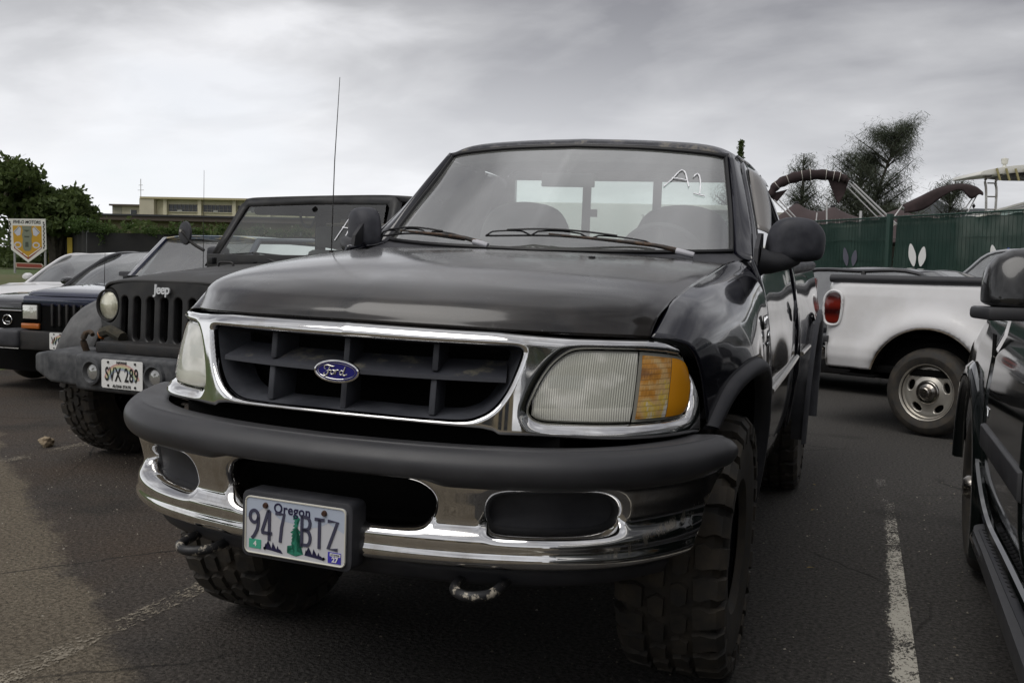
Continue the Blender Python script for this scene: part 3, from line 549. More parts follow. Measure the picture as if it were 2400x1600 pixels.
# printed border just inside the pane
nv, nu = WG.shape[:2]; ins = WG + np.array([0, .004, -.003])
frit = mat('printed_border', (.035, .033, .034), .6); 
cell = grid_faces(nv, nu); keep = []
for f in cell:
    i, j = divmod(f[0], nu)
    if i < 2 or i >= nv - 2 or j < 1 or j >= nu - 2: keep.append(f)
mesh('windshield_border', [tuple(p) for p in ins.reshape(-1, 3)], keep, frit, T)
tint = glassmat('shade_band', (.50, .44, .46), .02, .10)
mesh('shade_band', [tuple(p + np.array((0, .006, -.004))) for p in WG.reshape(-1, 3)], [f for f in cell if nv - 5 <= f[0] // nu < nv - 2 and 1 <= f[0] % nu < nu - 2], tint, T)
for sg in (1, -1):
    m1 = np.array([sg, 1, 1]); fl_ = sg < 0
    P_ = patch([[(.752, 1.752, 1.380), (.785, 1.725, 1.372), (.838, 1.69, 1.366)], [(.722, 1.90, 1.53), (.752, 1.885, 1.53), (.800, 1.90, 1.500)], [(.686, 2.055, 1.677), (.710, 2.045, 1.682), (.748, 2.08, 1.650)], [(.645, 2.195, 1.806), (.664, 2.19, 1.818), (.698, 2.235, 1.783)]], 5, 6)
    gmesh('windshield_pillar', P_ * m1, paint_blk, T, .012, flip=fl_)
    # door window frame strips (outer edge -> opening edge)
    A = [(.845, 1.64, 1.352), (.803, 1.90, 1.497), (.750, 2.085, 1.647), (.702, 2.24, 1.778), (.699, 2.40, 1.788), (.703, 2.65, 1.789), (.715, 2.80, 1.772), (.765, 2.865, 1.64), (.82, 2.895, 1.50), (.868, 2.905, 1.385)]
    B2 = [(.855, 1.72, 1.378), (.806, 1.955, 1.502), (.760, 2.125, 1.632), (.722, 2.27, 1.745), (.716, 2.42, 1.757), (.717, 2.62, 1.757), (.732, 2.74, 1.738), (.775, 2.80, 1.63), (.826, 2.83, 1.50), (.866, 2.835, 1.392)]
    A_, B_ = crs(A, 5), crs(B2, 5); G = np.stack([A_ * .999, A_ + [.008, 0, 0], B_ + [.008, 0, 0], B_ - [.02, 0, 0]]) * m1
    gmesh('door_window_frame', G, paint_blk, T, 0, flip=not fl_)
    MB().tube([tuple(p * m1) for p in B_ + np.array([.004, 0, 0])], .006, 6).build('window_seal', rubber_seal, T, smooth=True)
    k = len(B_); gp = [tuple((p - np.array([.012, 0, 0])) * m1) for p in B_]; c_ = tuple((np.mean(B_, 0) - np.array([.006, 0, 0])) * m1)
    mesh('door_glass', gp + [c_], [(i, (i + 1) % k, k) for i in range(k)], glass_side, T)
    # vent visor along the front and top of the window
    V1 = crs([(.81, 1.935, 1.492), (.762, 2.11, 1.630), (.724, 2.262, 1.748), (.716, 2.42, 1.764), (.718, 2.62, 1.764)], 6); V2 = crs([(.838, 1.975, 1.465), (.812, 2.16, 1.59), (.772, 2.30, 1.695), (.755, 2.42, 1.705), (.752, 2.62, 1.705)], 6)
    Gv = np.stack([V1 * (1 - t) + V2 * t + np.array([.012 + .022 * math.sin(math.pi * min(t, .6) / 1.2), 0, 0]) for t in np.linspace(0, 1, 7)]) * m1
    if sg > 0: gmesh('vent_visor', Gv, mat('smoked_visor', (.16, .15, .14), .22, 0, .5), T, .003, flip=not fl_)
    # cab corner behind the door, roof side
    G = patch([[(.715, 2.82, 1.772), (.71, 2.90, 1.768), (.68, 2.985, 1.755)], [(.79, 2.882, 1.60), (.79, 2.95, 1.60), (.76, 3.00, 1.59)], [(.866, 2.915, 1.385), (.866, 2.96, 1.385), (.864, 3.004, 1.38)], [(.910, 2.915, 1.20), (.910, 2.96, 1.20), (.909, 3.004, 1.20)], [(.937, 2.915, .95), (.937, 2.96, .95), (.937, 3.004, .95)], [(.897, 2.915, .52), (.897, 2.96, .52), (.899, 3.004, .52)]], 4, 5)
    gmesh('cab_corner', G * m1, paint_blk, T, .01, flip=fl_)
    # door skin
    zl = [(1.372, .862), (1.335, .878), (1.25, .899), (1.12, .9235), (.98, .936), (.86, .938), (.72, .932), (.60, .917), (.50, .892)]
    G = patch([[(x_ - .012 * (z_ > 1.3), 1.550, z_ - .004), (x_ - .002, 1.9, z_), (x_ + .003, 2.4, z_ + .003), (x_, 2.905, z_ + .012)] for z_, x_ in zl], 6, 4)
    d_ = gmesh('door', G * m1, paint_blk, T, .02, flip=not fl_)
    MB().tube([tuple(np.array(p) * m1) for p in crs([(.858, 1.70, 1.374), (.868, 2.1, 1.378), (.872, 2.5, 1.380), (.868, 2.90, 1.386)], 5)], .008, 6).build('belt_seal', rubber_seal, d_, smooth=True)
    tr = MB(); tr.tube([tuple(np.array(p) * m1) for p in crs([(.944, 1.57, .882), (.946, 2.0, .884), (.946, 2.5, .886), (.944, 2.89, .888)], 4)], .013, 8); tr.build('trim_strip', mat('trim_silver', (.55, .53, .50), .25, 1), d_, smooth=True)
    hn = MB(); hn.lathe([(0, .050), (.006, .048), (.010, .040), (.004, .030), (.003, .0)], 24, 'x', (.934 * sg if sg > 0 else -.934, 2.66, 1.128) if sg > 0 else (-.944, 2.66, 1.128)); ho = hn.build('door_handle', plast_dusty, d_, smooth=True)
    hb = MB(); hb.box((.938 * sg - .006, 2.63, 1.12), (.938 * sg + .012, 2.71, 1.142)); hb.build('handle_grip', plast_dusty, ho, bevel=.004)
Rr = patch([[(0, 2.078, 1.848), (.31, 2.105, 1.842), (.55, 2.162, 1.828), (.662, 2.197, 1.817)], [(0, 2.12, 1.872), (.31, 2.15, 1.866), (.55, 2.20, 1.851), (.672, 2.235, 1.812)], [(0, 2.30, 1.892), (.32, 2.32, 1.886), (.56, 2.35, 1.867), (.688, 2.38, 1.808)],
            [(0, 2.55, 1.900), (.32, 2.55, 1.894), (.57, 2.56, 1.872), (.695, 2.58, 1.803)], [(0, 2.85, 1.890), (.32, 2.85, 1.884), (.56, 2.84, 1.862), (.695, 2.80, 1.795)], [(0, 3.0, 1.865), (.32, 3.0, 1.860), (.55, 2.98, 1.840), (.68, 2.94, 1.775)]], 7, 6)
gmesh('roof', np.concatenate([mirror_grid(Rr)[:, :-1], Rr], 1), paint_roof, T, .03)
for sg in (1, -1):
    D_ = [tuple(np.array(p) * np.array([sg, 1, 1])) for p in crs([(.682, 2.25, 1.810), (.693, 2.32, 1.803), (.703, 2.5, 1.798), (.706, 2.78, 1.786)], 6)]
    MB().tube(D_, .007, 6).build('drip_rail', paint_blk, T, smooth=True)
# rear wall round the sliding window
mb = MB(); zt_, zb2 = 1.765, 1.42; hw = .60
mb.box((-.85, 2.97, .60), (.85, 3.01, zb2)); mb.box((-.64, 2.94, zt_), (.64, 2.98, 1.82)); mb.prism([(hw, zb2), (.84, zb2), (.69, zt_), (hw, zt_)], 2.95, 2.99); mb.prism([(-hw, zb2), (-.84, zb2), (-.69, zt_), (-hw, zt_)], 2.95, 2.99); mb.build('cab_rear_wall', paint_blk, T, bevel=.004)
mb = MB()
for x_ in (-.19, .19): mb.box((x_ - .022, 2.945, zb2), (x_ + .022, 2.965, zt_))
mb.box((-hw, 2.945, zt_ - .02), (hw, 2.965, zt_)); mb.box((-hw, 2.945, zb2), (hw, 2.965, zb2 + .02)); mb.box((-.165, 2.93, 1.555), (-.125, 2.946, 1.595))
mb.build('rear_window_frame', plast_dusty, T, bevel=.003)
MB().box((-hw, 2.954, zb2), (hw, 2.957, zt_)).build('rear_window', glass_side, T)
# --- cabin
mb = MB(); mb.box((-.60, 2.24, 1.80), (.60, 2.95, 1.82)); mb.build('headliner', inner, T)
mb = MB(); mb.prism([(1.60, 1.05), (1.62, 1.345), (1.72, 1.362), (1.90, 1.36), (1.99, 1.33), (2.02, 1.22), (1.98, 1.05)], -.74, .74, 'x'); mb.build('dashboard', inner, T, bevel=.02)
mb = MB(); mb.prism([(1.86, 1.35), (1.93, 1.385), (2.02, 1.375), (2.04, 1.33)], .22, .60, 'x'); mb.build('instrument_hood', inner, T, bevel=.01)
MB().box((-.80, 1.60, .60), (.80, 2.96, .75)).build('cab_floor', black, T)
for x_ in (-.40, .40):
    sb = MB(); pr = [(x_ - .235, .90), (x_ - .245, 1.20), (x_ - .235, 1.42), (x_ - .20, 1.53), (x_ - .13, 1.59), (x_, 1.61), (x_ + .13, 1.59), (x_ + .20, 1.53), (x_ + .235, 1.42), (x_ + .245, 1.20), (x_ + .235, .90)]
    sb.prism([tuple(p) for p in crs(pr, 3)], 2.52, 2.64); o = sb.build('seat_back', cloth_grey, T, bevel=.03, seg=3)
    MB().box((x_ - .24, 2.15, .88), (x_ + .24, 2.6, 1.02)).build('seat_cushion', cloth_grey, T, bevel=.04)
sw = MB(); R_ = Matrix.Rotation(math.radians(-62), 3, 'X'); c0 = Vector((.40, 2.13, 1.33))
ring = [c0 + R_ @ Vector((.19 * math.cos(a), .19 * math.sin(a), 0)) for a in np.linspace(0, 2 * math.pi, 33)]; sw.tube(ring, .014, 8, False)
for a in (0, math.pi, -math.pi / 2): sw.tube([c0 + Vector((0, -.03, -.02)), c0 + R_ @ Vector((.19 * math.cos(a), .19 * math.sin(a), 0))], .014, 6)
sw.tube([c0, c0 + Vector((0, -.18, -.12))], .04, 10); sw.build('steering_wheel', inner, T, smooth=True)
im = MB(); im.box((-.14, 2.02, 1.655), (.10, 2.045, 1.715)); im.tube([(-.02, 2.03, 1.71), (-.02, 2.02, 1.79)], .008, 6); im.build('rear_view_mirror', inner, T, bevel=.012, seg=3)
# --- marker writing on the pane
def onglass(x, v):
    """a point on the windscreen at fraction v of its height"""
    i = v * (nv - 1); i0 = min(int(i), nv - 2); r_ = WG[i0] * (1 - (i - i0)) + WG[i0 + 1] * (i - i0); return np.array([x, np.interp(x, r_[:, 0], r_[:, 1]) - .004, np.interp(x, r_[:, 0], r_[:, 2]) + .003])
wr = MB()
def gl(pts): c_ = crs(pts, 5); wr.tube([tuple(onglass(*p)) for p in c_], [.0018 + .0016 * abs(math.sin(i * .9 + len(c_))) for i in range(len(c_))], 5)
ga = lambda P: gl([(.482 + (x - .41) * .76, (v - .745) * .78 + .665) for x, v in P]); gb_ = lambda P: gl([(.566 + (x - .54) * .9, (v - .71) * .87 + .61) for x, v in P])
ga([(.345, .62), (.375, .72), (.405, .855), (.43, .84), (.455, .72), (.472, .635)]); ga([(.372, .74), (.41, .735), (.45, .722)])
gb_([(.507, .80), (.517, .845), (.530, .825), (.545, .72), (.553, .60)]); gb_([(.527, .605), (.55, .59), (.578, .578)])
wr.build('marker_writing', chalk, T, smooth=True)
# --- cowl and wipers
Gc = patch([[(0, 1.385, 1.352), (.28, 1.395, 1.352), (.54, 1.43, 1.346), (.695, 1.50, 1.340), (.78, 1.58, 1.345)], [(0, 1.45, 1.358), (.28, 1.47, 1.360), (.54, 1.53, 1.364), (.68, 1.62, 1.366), (.79, 1.68, 1.362)], [(0, 1.51, 1.372), (.4, 1.57, 1.378), (.65, 1.69, 1.387), (.745, 1.765, 1.394), (.80, 1.76, 1.37)][:5]], 5, 4)
gmesh('cowl', np.concatenate([mirror_grid(Gc)[:, :-1], Gc], 1), plast_dusty, T, .004)
rusty = mat('rusty_wiper', (.03, .022, .018), .55); q = NB(rusty); a = q.noise(18, 5, .7); q.col(q.ramp(a, [(.40, (.012, .012, .012)), (.50, (.05, .030, .018)), (.62, (.13, .070, .035))]))
silver_tape = mat('worn_cap', (.45, .45, .48), .6)
def wiper(piv, elbow, b0, bm_, b1, parent):
    r_ = empty('wiper'); r_.parent = parent
    a = MB(); c = crs([piv, ((piv[0] * .72 + elbow[0] * .28), (piv[1] * .72 + elbow[1] * .28) - .012, (piv[2] * .72 + elbow[2] * .28) + .012), elbow], 6); k = len(c)
    a.tube([tuple(p) for p in c], [.011 - .0075 * i / (k - 1) for i in range(k)], 8); a.build('wiper_arm', rusty, r_, smooth=True)
    mb_ = MB(); d = (Vector(elbow) - Vector(piv)).normalized(); mb_.tube([Vector(piv) - d * .035 + Vector((0, -.004, -.006)), Vector(piv) + d * .035 + Vector((0, -.004, .002))], [.012, .0125], 8); mb_.build('arm_cap', silver_tape, r_, bevel=.002)
    bl = MB(); cc = crs([b0, bm_, b1], 10); k = len(cc); bl.tube([tuple(p) for p in cc], .0045, 6)
    up = cc + np.array([0, -.010, .012]); 
    prev = None
    for f0, f1 in ((.0, .30), (.32, .66), (.68, 1.0)):
        i0, i1 = int(f0 * (k - 1)), int(f1 * (k - 1)); seg = up[i0:i1 + 1].copy(); t = np.linspace(-1, 1, len(seg)); seg[:, 2] += .008 * (1 - t ** 2); seg[0] = cc[i0]; seg[-1] = cc[i1]; bl.tube([tuple(p) for p in seg], .0034, 5)
    up2 = cc + np.array([0, -.014, .020]); t = np.linspace(-1, 1, k); up2[:, 2] += .006 * (1 - t ** 2); bl.tube([tuple(p) for p in up2[int(.15 * k):int(.85 * k)]], .004, 5)
    bl.build('wiper_blade', rubber_seal, r_, smooth=True); return r_
wiper((.60, 1.545, 1.386), (.06, 1.535, 1.440), (-.205, 1.53, 1.425), (.12, 1.535, 1.432), (.475, 1.60, 1.405), T)
wiper((-.225, 1.53, 1.395), (-.62, 1.60, 1.436), (-.775, 1.72, 1.410), (-.56, 1.615, 1.425), (-.30, 1.54, 1.405), T)
MB().tube([(-.79, 1.32, 1.325), (-.79, 1.32, 1.345)], [.012, .008], 10).tube([(-.79, 1.32, 1.34), (-.782, 1.32, 1.70), (-.768, 1.325, 2.03)], [.0024, .002, .0012], 6).build('antenna', blk_metal, T, smooth=True)
MB().tube([(.38, 1.02, 1.353), (.38, 1.02, 1.363)], .012, 8).build('washer_jet', rubber_seal, T)
# --- door mirrors
mirror_pl = weathered('mirror_housing_plastic', (.020, .021, .028), (.055, .056, .066), .5, .75, 13, .12, 260)
for sg in (1, -1):
    r_ = empty('door_mirror'); r_.parent = T
    out = crs([(-.108, -.086), (-.112, -.04), (-.098, .035), (-.060, .076), (.0, .085), (.065, .072), (.106, .03), (.112, -.025), (.100, -.068), (.06, -.084), (-.02, -.090), (-.085, -.092)], 5, True)
    G = []
    for t, s_ in ((-.060, 0), (-.060, .2), (-.059, .5), (-.055, .75), (-.040, .92), (-.015, .99), (.02, 1.0), (.035, .97), (.036, .93), (.025, .90)):
        G.append([(p[0] * s_, t + .02 * (p[0] * s_ / .12) ** 2, p[1] * s_) for p in out])
    G = np.array(G); G = np.concatenate([G, G[:, :1]], 1)
    R_ = np.array(Matrix.Rotation(math.radians(12 if sg > 0 else -44), 3, 'Z')); G = G * np.array([sg, 1, 1]) @ R_.T + np.array([(.985 if sg > 0 else -.895), 1.78, 1.452])
    o = gmesh('mirror_housing', G, mirror_pl, r_, 0); fixn(o)
    c_ = np.mean(G[-1], 0); k = G.shape[1]; mesh('mirror_glass', [tuple(p) for p in G[-1]] + [tuple(c_)], [(i, (i + 1) % k, k) for i in range(k - 1)], mat('mirror_silver', (.8, .8, .8), .02, 1), r_)
    a = MB(); a.prism([(1.60, 1.33), (1.62, 1.41), (1.70, 1.47), (1.78, 1.47), (1.80, 1.33)], .846, .862, 'x')
    a.tube([(.855, 1.70, 1.365), (.90, 1.71, 1.358), (.955, 1.755, 1.368), (.985, 1.79, 1.38)], [.055, .042, .036, .030], 12)
    a.v = [(v[0] * sg, v[1], v[2]) for v in a.v]; a.build('mirror_arm', weathered('arm_plastic', (.018, .018, .02), (.03, .03, .034), .45, .6, 8, .05, 300), r_, smooth=True)
# --- fender badge
bdg = mat('badge_grey', (.45, .46, .48), .25, 1)
Rz = Matrix.Rotation(math.pi / 2, 4, 'Z')
bp0 = MB(); bp0.box((.928, 1.235, 1.115), (.936, 1.47, 1.155)); 
Mx = Matrix.Translation((.934, 1.455, 1.145)) @ Matrix.Rotation(math.pi / 2, 4, 'Z')
for body, sz, z_, y_ in (('F150', .062, 1.150, 1.36), ('4X4', .034, 1.105, 1.41), ('OFF ROAD', .017, 1.075, 1.41)):
    for off_, mt_, bd_ in ((0, rubber_seal, .0035), (.003, bdg, .0006)):
        text(body, sz, mt_, T, 'badge_lettering', .002, 1.0, bd_, 1.0, 'CENTER', Matrix.Translation((.927 + off_ + (.008 if z_ < 1.12 else 0), y_, z_)) @ Rz)
# --- bed
zl = [(1.315, .858), (1.305, .885), (1.22, .905), (1.12, .925), (1.02, .945), (.90, .95), (.80, .948)]
for sg in (1, -1):
    m1 = np.array([sg, 1, 1]); fl_ = sg < 0
    ys = np.linspace(3.014, 5.18, 36); G = []
    for z_, x_ in [(a, b) for a, b in zip(np.linspace(1.315, .52, 22), np.interp(-np.linspace(1.315, .52, 22), [-a for a, b in zl] + [-.5], [b for a, b in zl] + [.91]))]:
        G.append([(x_ - .03 * max(0, (y_ - 4.9) / .3) ** 2 + .028 * math.exp(-((y_ - 3.98) / .5) ** 2 - ((z_ - .95) / .2) ** 2), y_, z_) for y_ in ys])
    G = np.array(G)
    # open the wheel arch: vertices inside it ride up onto its edge
    ok = lambda y_, z_: (abs((y_ - 3.98) / .50) ** 2.3 + abs((z_ - .44) / .565) ** 2.3) > 1
    vs = [tuple(p * m1) for p in G.reshape(-1, 3)]; kk = G.shape[1]
    fs = [f for f in grid_faces(G.shape[0], kk, 0, not fl_) if all(ok(vs[a][1], vs[a][2]) for a in f)]
    o = mesh('bed_side', vs, fs, paint_blk, T); md = o.modifiers.new('thickness', 'SOLIDIFY'); md.thickness = .01; md.offset = -1
    th = np.linspace(math.pi + .1, -.12, 15); O1 = [(.965 + .018 * math.sin(max(t, 0)), 3.98 + .575 * math.copysign(abs(math.cos(t)) ** (2 / 2.3), math.cos(t)), .44 + .625 * math.copysign(abs(math.sin(t)) ** (2 / 2.3), math.sin(t))) for t in th]
    I1 = [(p[0] - .015, 3.98 + (p[1] - 3.98) * .86, .44 + (p[2] - .44) * .87) for p in O1]
    gmesh('rear_arch_flare', flare('f', O1, I1, T, plast) * m1, plast_dusty, T, 0, flip=not fl_)
    MB().tube([(.862 * sg, 3.03, 1.322), (.865 * sg, 4.2, 1.324), (.862 * sg, 5.18, 1.322)], .03, 10).build('bed_rail', plast_dusty, T, smooth=True)
    MB().box((.86 * sg - .045, 5.10, .98), (.86 * sg + .05, 5.205, 1.24)).build('tail_lamp', red, T, bevel=.02)
    MB().box((.84 * sg - .01, 4.43, .30), (.84 * sg + .07, 4.45, .72)).build('mud_flap', rubber, T, bevel=.004)
    tr = MB(); tr.tube([(.958 * sg, 3.05, .89), (.972 * sg, 3.42, .90)], .012, 8); tr.build('trim_strip', MATS['trim_silver'], T, smooth=True)
mb = MB(); mb.box((-.86, 3.04, .80), (.86, 3.07, 1.31)); mb.build('bed_front_wall', paint_blk, T); mb = MB(); mb.box((-.84, 5.16, .72), (.84, 5.20, 1.315)); mb.build('tailgate', paint_blk, T, bevel=.01)
MB().box((-.84, 3.05, .78), (.84, 5.17, .82)).build('bed_floor', black, T); MB().box((-.9, 5.2, .58), (.9, 5.30, .70)).build('rear_bumper', chrome_b, T, bevel=.02)
# --- wheels
def tyre_mesh(R, w, rr, n=28, blocks=True):
    m_ = MB(); h = w / 2; base = R - .013
    m_.lathe([(-h + .035, rr - .012), (-h + .012, rr + .01), (-h + .002, (rr + R) / 2 - .01), (-h + .002, R - .085), (-h + .014, R - .045), (-h + .036, base - .012), (-h + .075, base - .003), (0, base), (h - .075, base - .003), (h - .036, base - .012), (h - .014, R - .045), (h - .002, R - .085), (h - .002, (rr + R) / 2 - .01), (h - .012, rr + .01), (h - .035, rr - .012)], 72, 'x')
    if not blocks: return m_
    pitch = 2 * math.pi / n
    def P_(x, a, r): return (x, r * math.sin(a), r * math.cos(a))
    def blk(poly, r0=base - .004, r1=R, tp=.88, drop=0):
        cx_ = sum(p[0] for p in poly) / len(poly); ca = sum(p[1] for p in poly) / len(poly); k = len(poly)
        cr2 = lambda x: 0.010 * max(0, (abs(x) - h * .45) / (h * .55)) ** 2
        vs = [P_(x, a, r0 - cr2(x) - .004) for x, a in poly] + [P_(cx_ + (x - cx_) * tp, ca + (a - ca) * tp, r1 - cr2(x)) for x, a in poly]
        m_.add(vs, [tuple(range(k, 2 * k))] + [(i, (i + 1) % k, (i + 1) % k + k, i + k) for i in range(k)])
    for i in range(n):
        a0 = i * pitch; u = pitch; j = RNG.rand() * .04 * u
        for s_, ph in ((-1, 0), (1, .5)):
            a = a0 + ph * u + j; f = lambda x, t: (s_ * x * h, a + t * u)
            blk([f(.06, -.34), f(.20, -.46), f(.36, -.30), f(.38, .22), f(.22, .42), (s_ * .04 * h, a + .30 * u)])
            a = a0 + (ph + .28) * u; f2 = lambda x, t: (s_ * x * h, a + t * u)
            blk([f2(.45, -.40), f2(.58, -.44), f2(.80, -.36 if i % 2 else -.30), f2(.93, -.34), f2(.93, .34), f2(.76, .30 if i % 2 else .38), f2(.60, .44), f2(.43, .34)])
            # shoulder lug running down the side
            vs = [(s_ * x, (r) * math.sin(a + t * u), (r) * math.cos(a + t * u)) for x, r in ((h * .90, R - .008), (h + .004, R - .03), (h + .004, R - .060 - (.018 if i % 2 else 0))) for t in (-.33, .33)]
            ins_ = [(s_ * (h - .02), r * math.sin(a + t * u), r * math.cos(a + t * u)) for r in (R - .03, R - .07) for t in (-.33, .33)]
            m_.add(vs + ins_, [(0, 1, 3, 2), (2, 3, 5, 4), (0, 2, 6), (2, 4, 8 - 1 + 1, 6), (1, 3, 7), (3, 5, 9, 7), (4, 5, 9, 8)])
    return m_
TY = tyre_mesh(.42, .315, .205)
def wheel_rim(parent, rr=.205, w=.22, m=darkrim, side=1):
    r_ = MB(); h = w / 2; r_.lathe([(-h, rr + .012), (-h + .012, rr - .002), (-h * .3, rr - .03), (h * .3, rr - .035), (h - .03, rr - .02), (h - .012, rr - .003), (h, rr + .012), (h + .004, rr + .004), (h - .03, rr - .028), (h * .35, rr - .05)], 48, 'x'); o = r_.build('rim', m, parent, smooth=True)
    d = MB(); d.lathe([(h * .35, rr - .045), (h * .2, .12), (h * .30, .085), (h * .62, .06), (h * .72, .045), (h * .72, 0)], 40, 'x'); d.build('wheel_face', m, parent, smooth=True)
    for k in range(5):
        a = k * 2 * math.pi / 5; nb_ = MB(); nb_.tube([(h * .3, .075 * math.cos(a), .075 * math.sin(a)), (h * .3 + .03, .075 * math.cos(a), .075 * math.sin(a))], .010, 6); nb_.build('wheel_nut', m, parent)
ty0 = None
for x_, y_, zc in ((.775, .96, .458), (-.775, .96, .424), (.775, 3.98, .398), (-.775, 3.98, .364)):
    wh = empty('wheel', (x_, y_, zc)); wh.parent = T
    if ty0 is None: ty0 = TY.build('tyre', rubber, wh, smooth=False); 
    else: t_ = bpy.data.objects.new('tyre', ty0.data); link(t_, wh); t_.rotation_euler[0] = RNG.rand() * 3
    if x_ < 0: wh.rotation_euler[2] = math.pi
    wheel_rim(wh)
# ------------------------------------------------------------------ the lot, the ground and what grows on it
asph = mat('asphalt', (.05, .048, .045), .9, spec=.3); q = NB(asph)
co = q.coord(); g1 = q.noise(190, 3, .7, co); g2 = q.noise(60, 4, .65, co); g3 = q.noise(1.3, 5, .6, co); vo = q.n('ShaderNodeTexVoronoi'); vo.inputs['Scale'].default_value = 62; q.l(co, vo.inputs[0])
sx_ = q.n('ShaderNodeSeparateXYZ'); q.l(co, sx_.inputs[0])
# paler tan asphalt on the near side of a wobbling diagonal edge: y < -.79 x - .46 - wobble
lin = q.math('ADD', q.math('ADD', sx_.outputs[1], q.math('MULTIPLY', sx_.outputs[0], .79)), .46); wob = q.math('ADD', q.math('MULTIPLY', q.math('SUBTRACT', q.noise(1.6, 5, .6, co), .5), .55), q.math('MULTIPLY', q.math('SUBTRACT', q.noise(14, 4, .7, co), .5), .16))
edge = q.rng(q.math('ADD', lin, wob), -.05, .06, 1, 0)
tan_mask = q.math('MULTIPLY', edge, q.rng(g3, .2, .75, 1, .62)); left = q.rng(sx_.outputs[0], -.2, -1.6, 0, 1); dirt = q.math('MULTIPLY', left, q.rng(g3, .35, .7, .15, .75))
c1 = q.mix(q.rng(g2, .36, .64, 0, 1), (.032, .030, .028), (.112, .105, .097)); c1 = q.mix(dirt, c1, q.mix(q.rng(g2, .36, .64, 0, 1), (.050, .033, .022), (.130, .092, .064))); c2 = q.mix(q.rng(g2, .36, .64, 0, 1), (.105, .086, .060), (.29, .245, .18)); c3 = q.mix(tan_mask, c1, c2)
spk = q.rng(vo.outputs['Distance'], .04, .16, 1, 0); spm = q.math('MULTIPLY', spk, q.rng(q.noise(38, 2, .5, co), .50, .62, 0, 1)); c3 = q.mix(q.math('MULTIPLY', spm, .8), c3, (.26, .235, .20)); c3 = q.mix(q.math('MULTIPLY', q.rng(g1, .34, .46, .8, 0), 1), c3, (.014, .013, .012))
crk = q.n('ShaderNodeTexVoronoi', feature='DISTANCE_TO_EDGE'); crk.inputs['Scale'].default_value = .75; cw = q.n('ShaderNodeMixRGB'); cw.inputs[0].default_value = .12; q.l(co, cw.inputs[1]); nz_ = q.n('ShaderNodeTexNoise'); nz_.inputs['Scale'].default_value = 3.5; nz_.inputs['Detail'].default_value = 5; q.l(co, nz_.inputs[0]); q.l(nz_.outputs['Color'], cw.inputs[2]); q.l(cw.outputs[0], crk.inputs[0])
c3 = q.mix(q.math('MULTIPLY', q.rng(crk.outputs['Distance'], .002, .006, .75, 0), q.rng(q.noise(.5, 2, .5, co), .48, .56, 0, 1)), c3, (.012, .011, .010)); oil = q.math('MULTIPLY', q.rng(q.noise(.9, 3, .6, co), .60, .72, 0, .55), 1); c3 = q.mix(oil, c3, (.018, .017, .016)); q.col(c3)
q.bump(q.math('ADD', q.math('MULTIPLY', vo.outputs['Distance'], .8), g1), 1.0, .012)
lot = [(-34, -30), (60, -30), (60, 21.5), (-3, 30), (-9, 17.5), (-11.5, 9), (-17, 2), (-34, -4)]
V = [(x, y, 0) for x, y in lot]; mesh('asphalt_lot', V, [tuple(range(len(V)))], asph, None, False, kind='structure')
grassm = mat('grass', (.045, .075, .02), .95); q = NB(grassm); co = q.coord(); q.col(q.mix(q.rng(q.noise(.35, 5, .6, co), .4, .65, 0, 1), q.mix(q.noise(9, 4), (.035, .062, .016), (.075, .115, .03)), (.095, .095, .04))); q.bump(q.noise(40, 3), .6, .03)
gx, gy = np.meshgrid(np.linspace(-1, 1, 90), np.linspace(-1, 1, 90)); sgx = np.sign(gx) * np.abs(gx) ** 2.4 * 1500; sgy = np.sign(gy) * np.abs(gy) ** 2.4 * 1500
def ter(x, y):
    d1 = sstep(9.5, 13.2, -x * .80 + y * .60 - 0) if True else 0
    return -.03 + 1.06 * d1 * sstep(2, 8, y + .0 * x) * sstep(-6, -11, x) if False else -.03 + 1.05 * sstep(13.2, 18.5, np.hypot(x - 1.3, y + 2.2)) * sstep(-8, -10.5, x)
gz = np.vectorize(lambda a, b: float(ter(a, b)))(sgx, sgy)
G = np.stack([sgx, sgy, gz], -1); mesh('ground', [tuple(p) for p in G.reshape(-1, 3)], grid_faces(90, 90), grassm, None, True, kind='structure')
bk, bj = np.meshgrid(np.linspace(-34, -8, 60), np.linspace(-4, 34, 80)); G = np.stack([bk, bj, np.array([float(ter(a, b)) for a, b in zip(bk.ravel(), bj.ravel())]).reshape(bk.shape) + .012], -1)
mesh('grass_bank', [tuple(p) for p in G.reshape(-1, 3)], [f for f in grid_faces(80, 60) if G.reshape(-1, 3)[f[0]][2] > .0], grassm, None, True, kind='structure')
# painted lines, worn through to the asphalt
def linemat(name, wear, col):
    m = mat(name, col, .8); q = NB(m); co = q.coord(); a = q.noise(95, 6, .8, q.coord((1, .6, 1))); b = q.noise(3.3, 4, .6, co); s = q.n('ShaderNodeSeparateXYZ'); q.l(co, s.inputs[0]); g = q.n('ShaderNodeTexCoord'); u = q.n('ShaderNodeSeparateXYZ'); q.l(g.outputs['Generated'], u.inputs[0])
    ed = q.rng(q.math('ABSOLUTE', q.math('SUBTRACT', u.outputs[0], .5)), .24, .5, 0, .28); v = q.math('SUBTRACT', q.math('SUBTRACT', q.math('ADD', a, q.math('MULTIPLY', b, .45)), ed), q.rng(u.outputs[1], .80, 1.0, 0, .10))
    k = q.rng(v, wear, wear + .035, 0, 1); t = q.n('ShaderNodeBsdfTransparent'); mx_ = q.n('ShaderNodeMixShader'); q.l(k, mx_.inputs[0]); q.l(t.outputs[0], mx_.inputs[1]); q.l(q.b.outputs[0], mx_.inputs[2]); q.l(mx_.outputs[0], q.o.inputs[0])
    q.col(q.mix(q.noise(22, 4), tuple(c * .75 for c in col), col)); return m
lm1 = linemat('worn_line_paint', .665, (.50, .475, .41)); lm2 = linemat('faint_line_paint', .735, (.27, .235, .18))
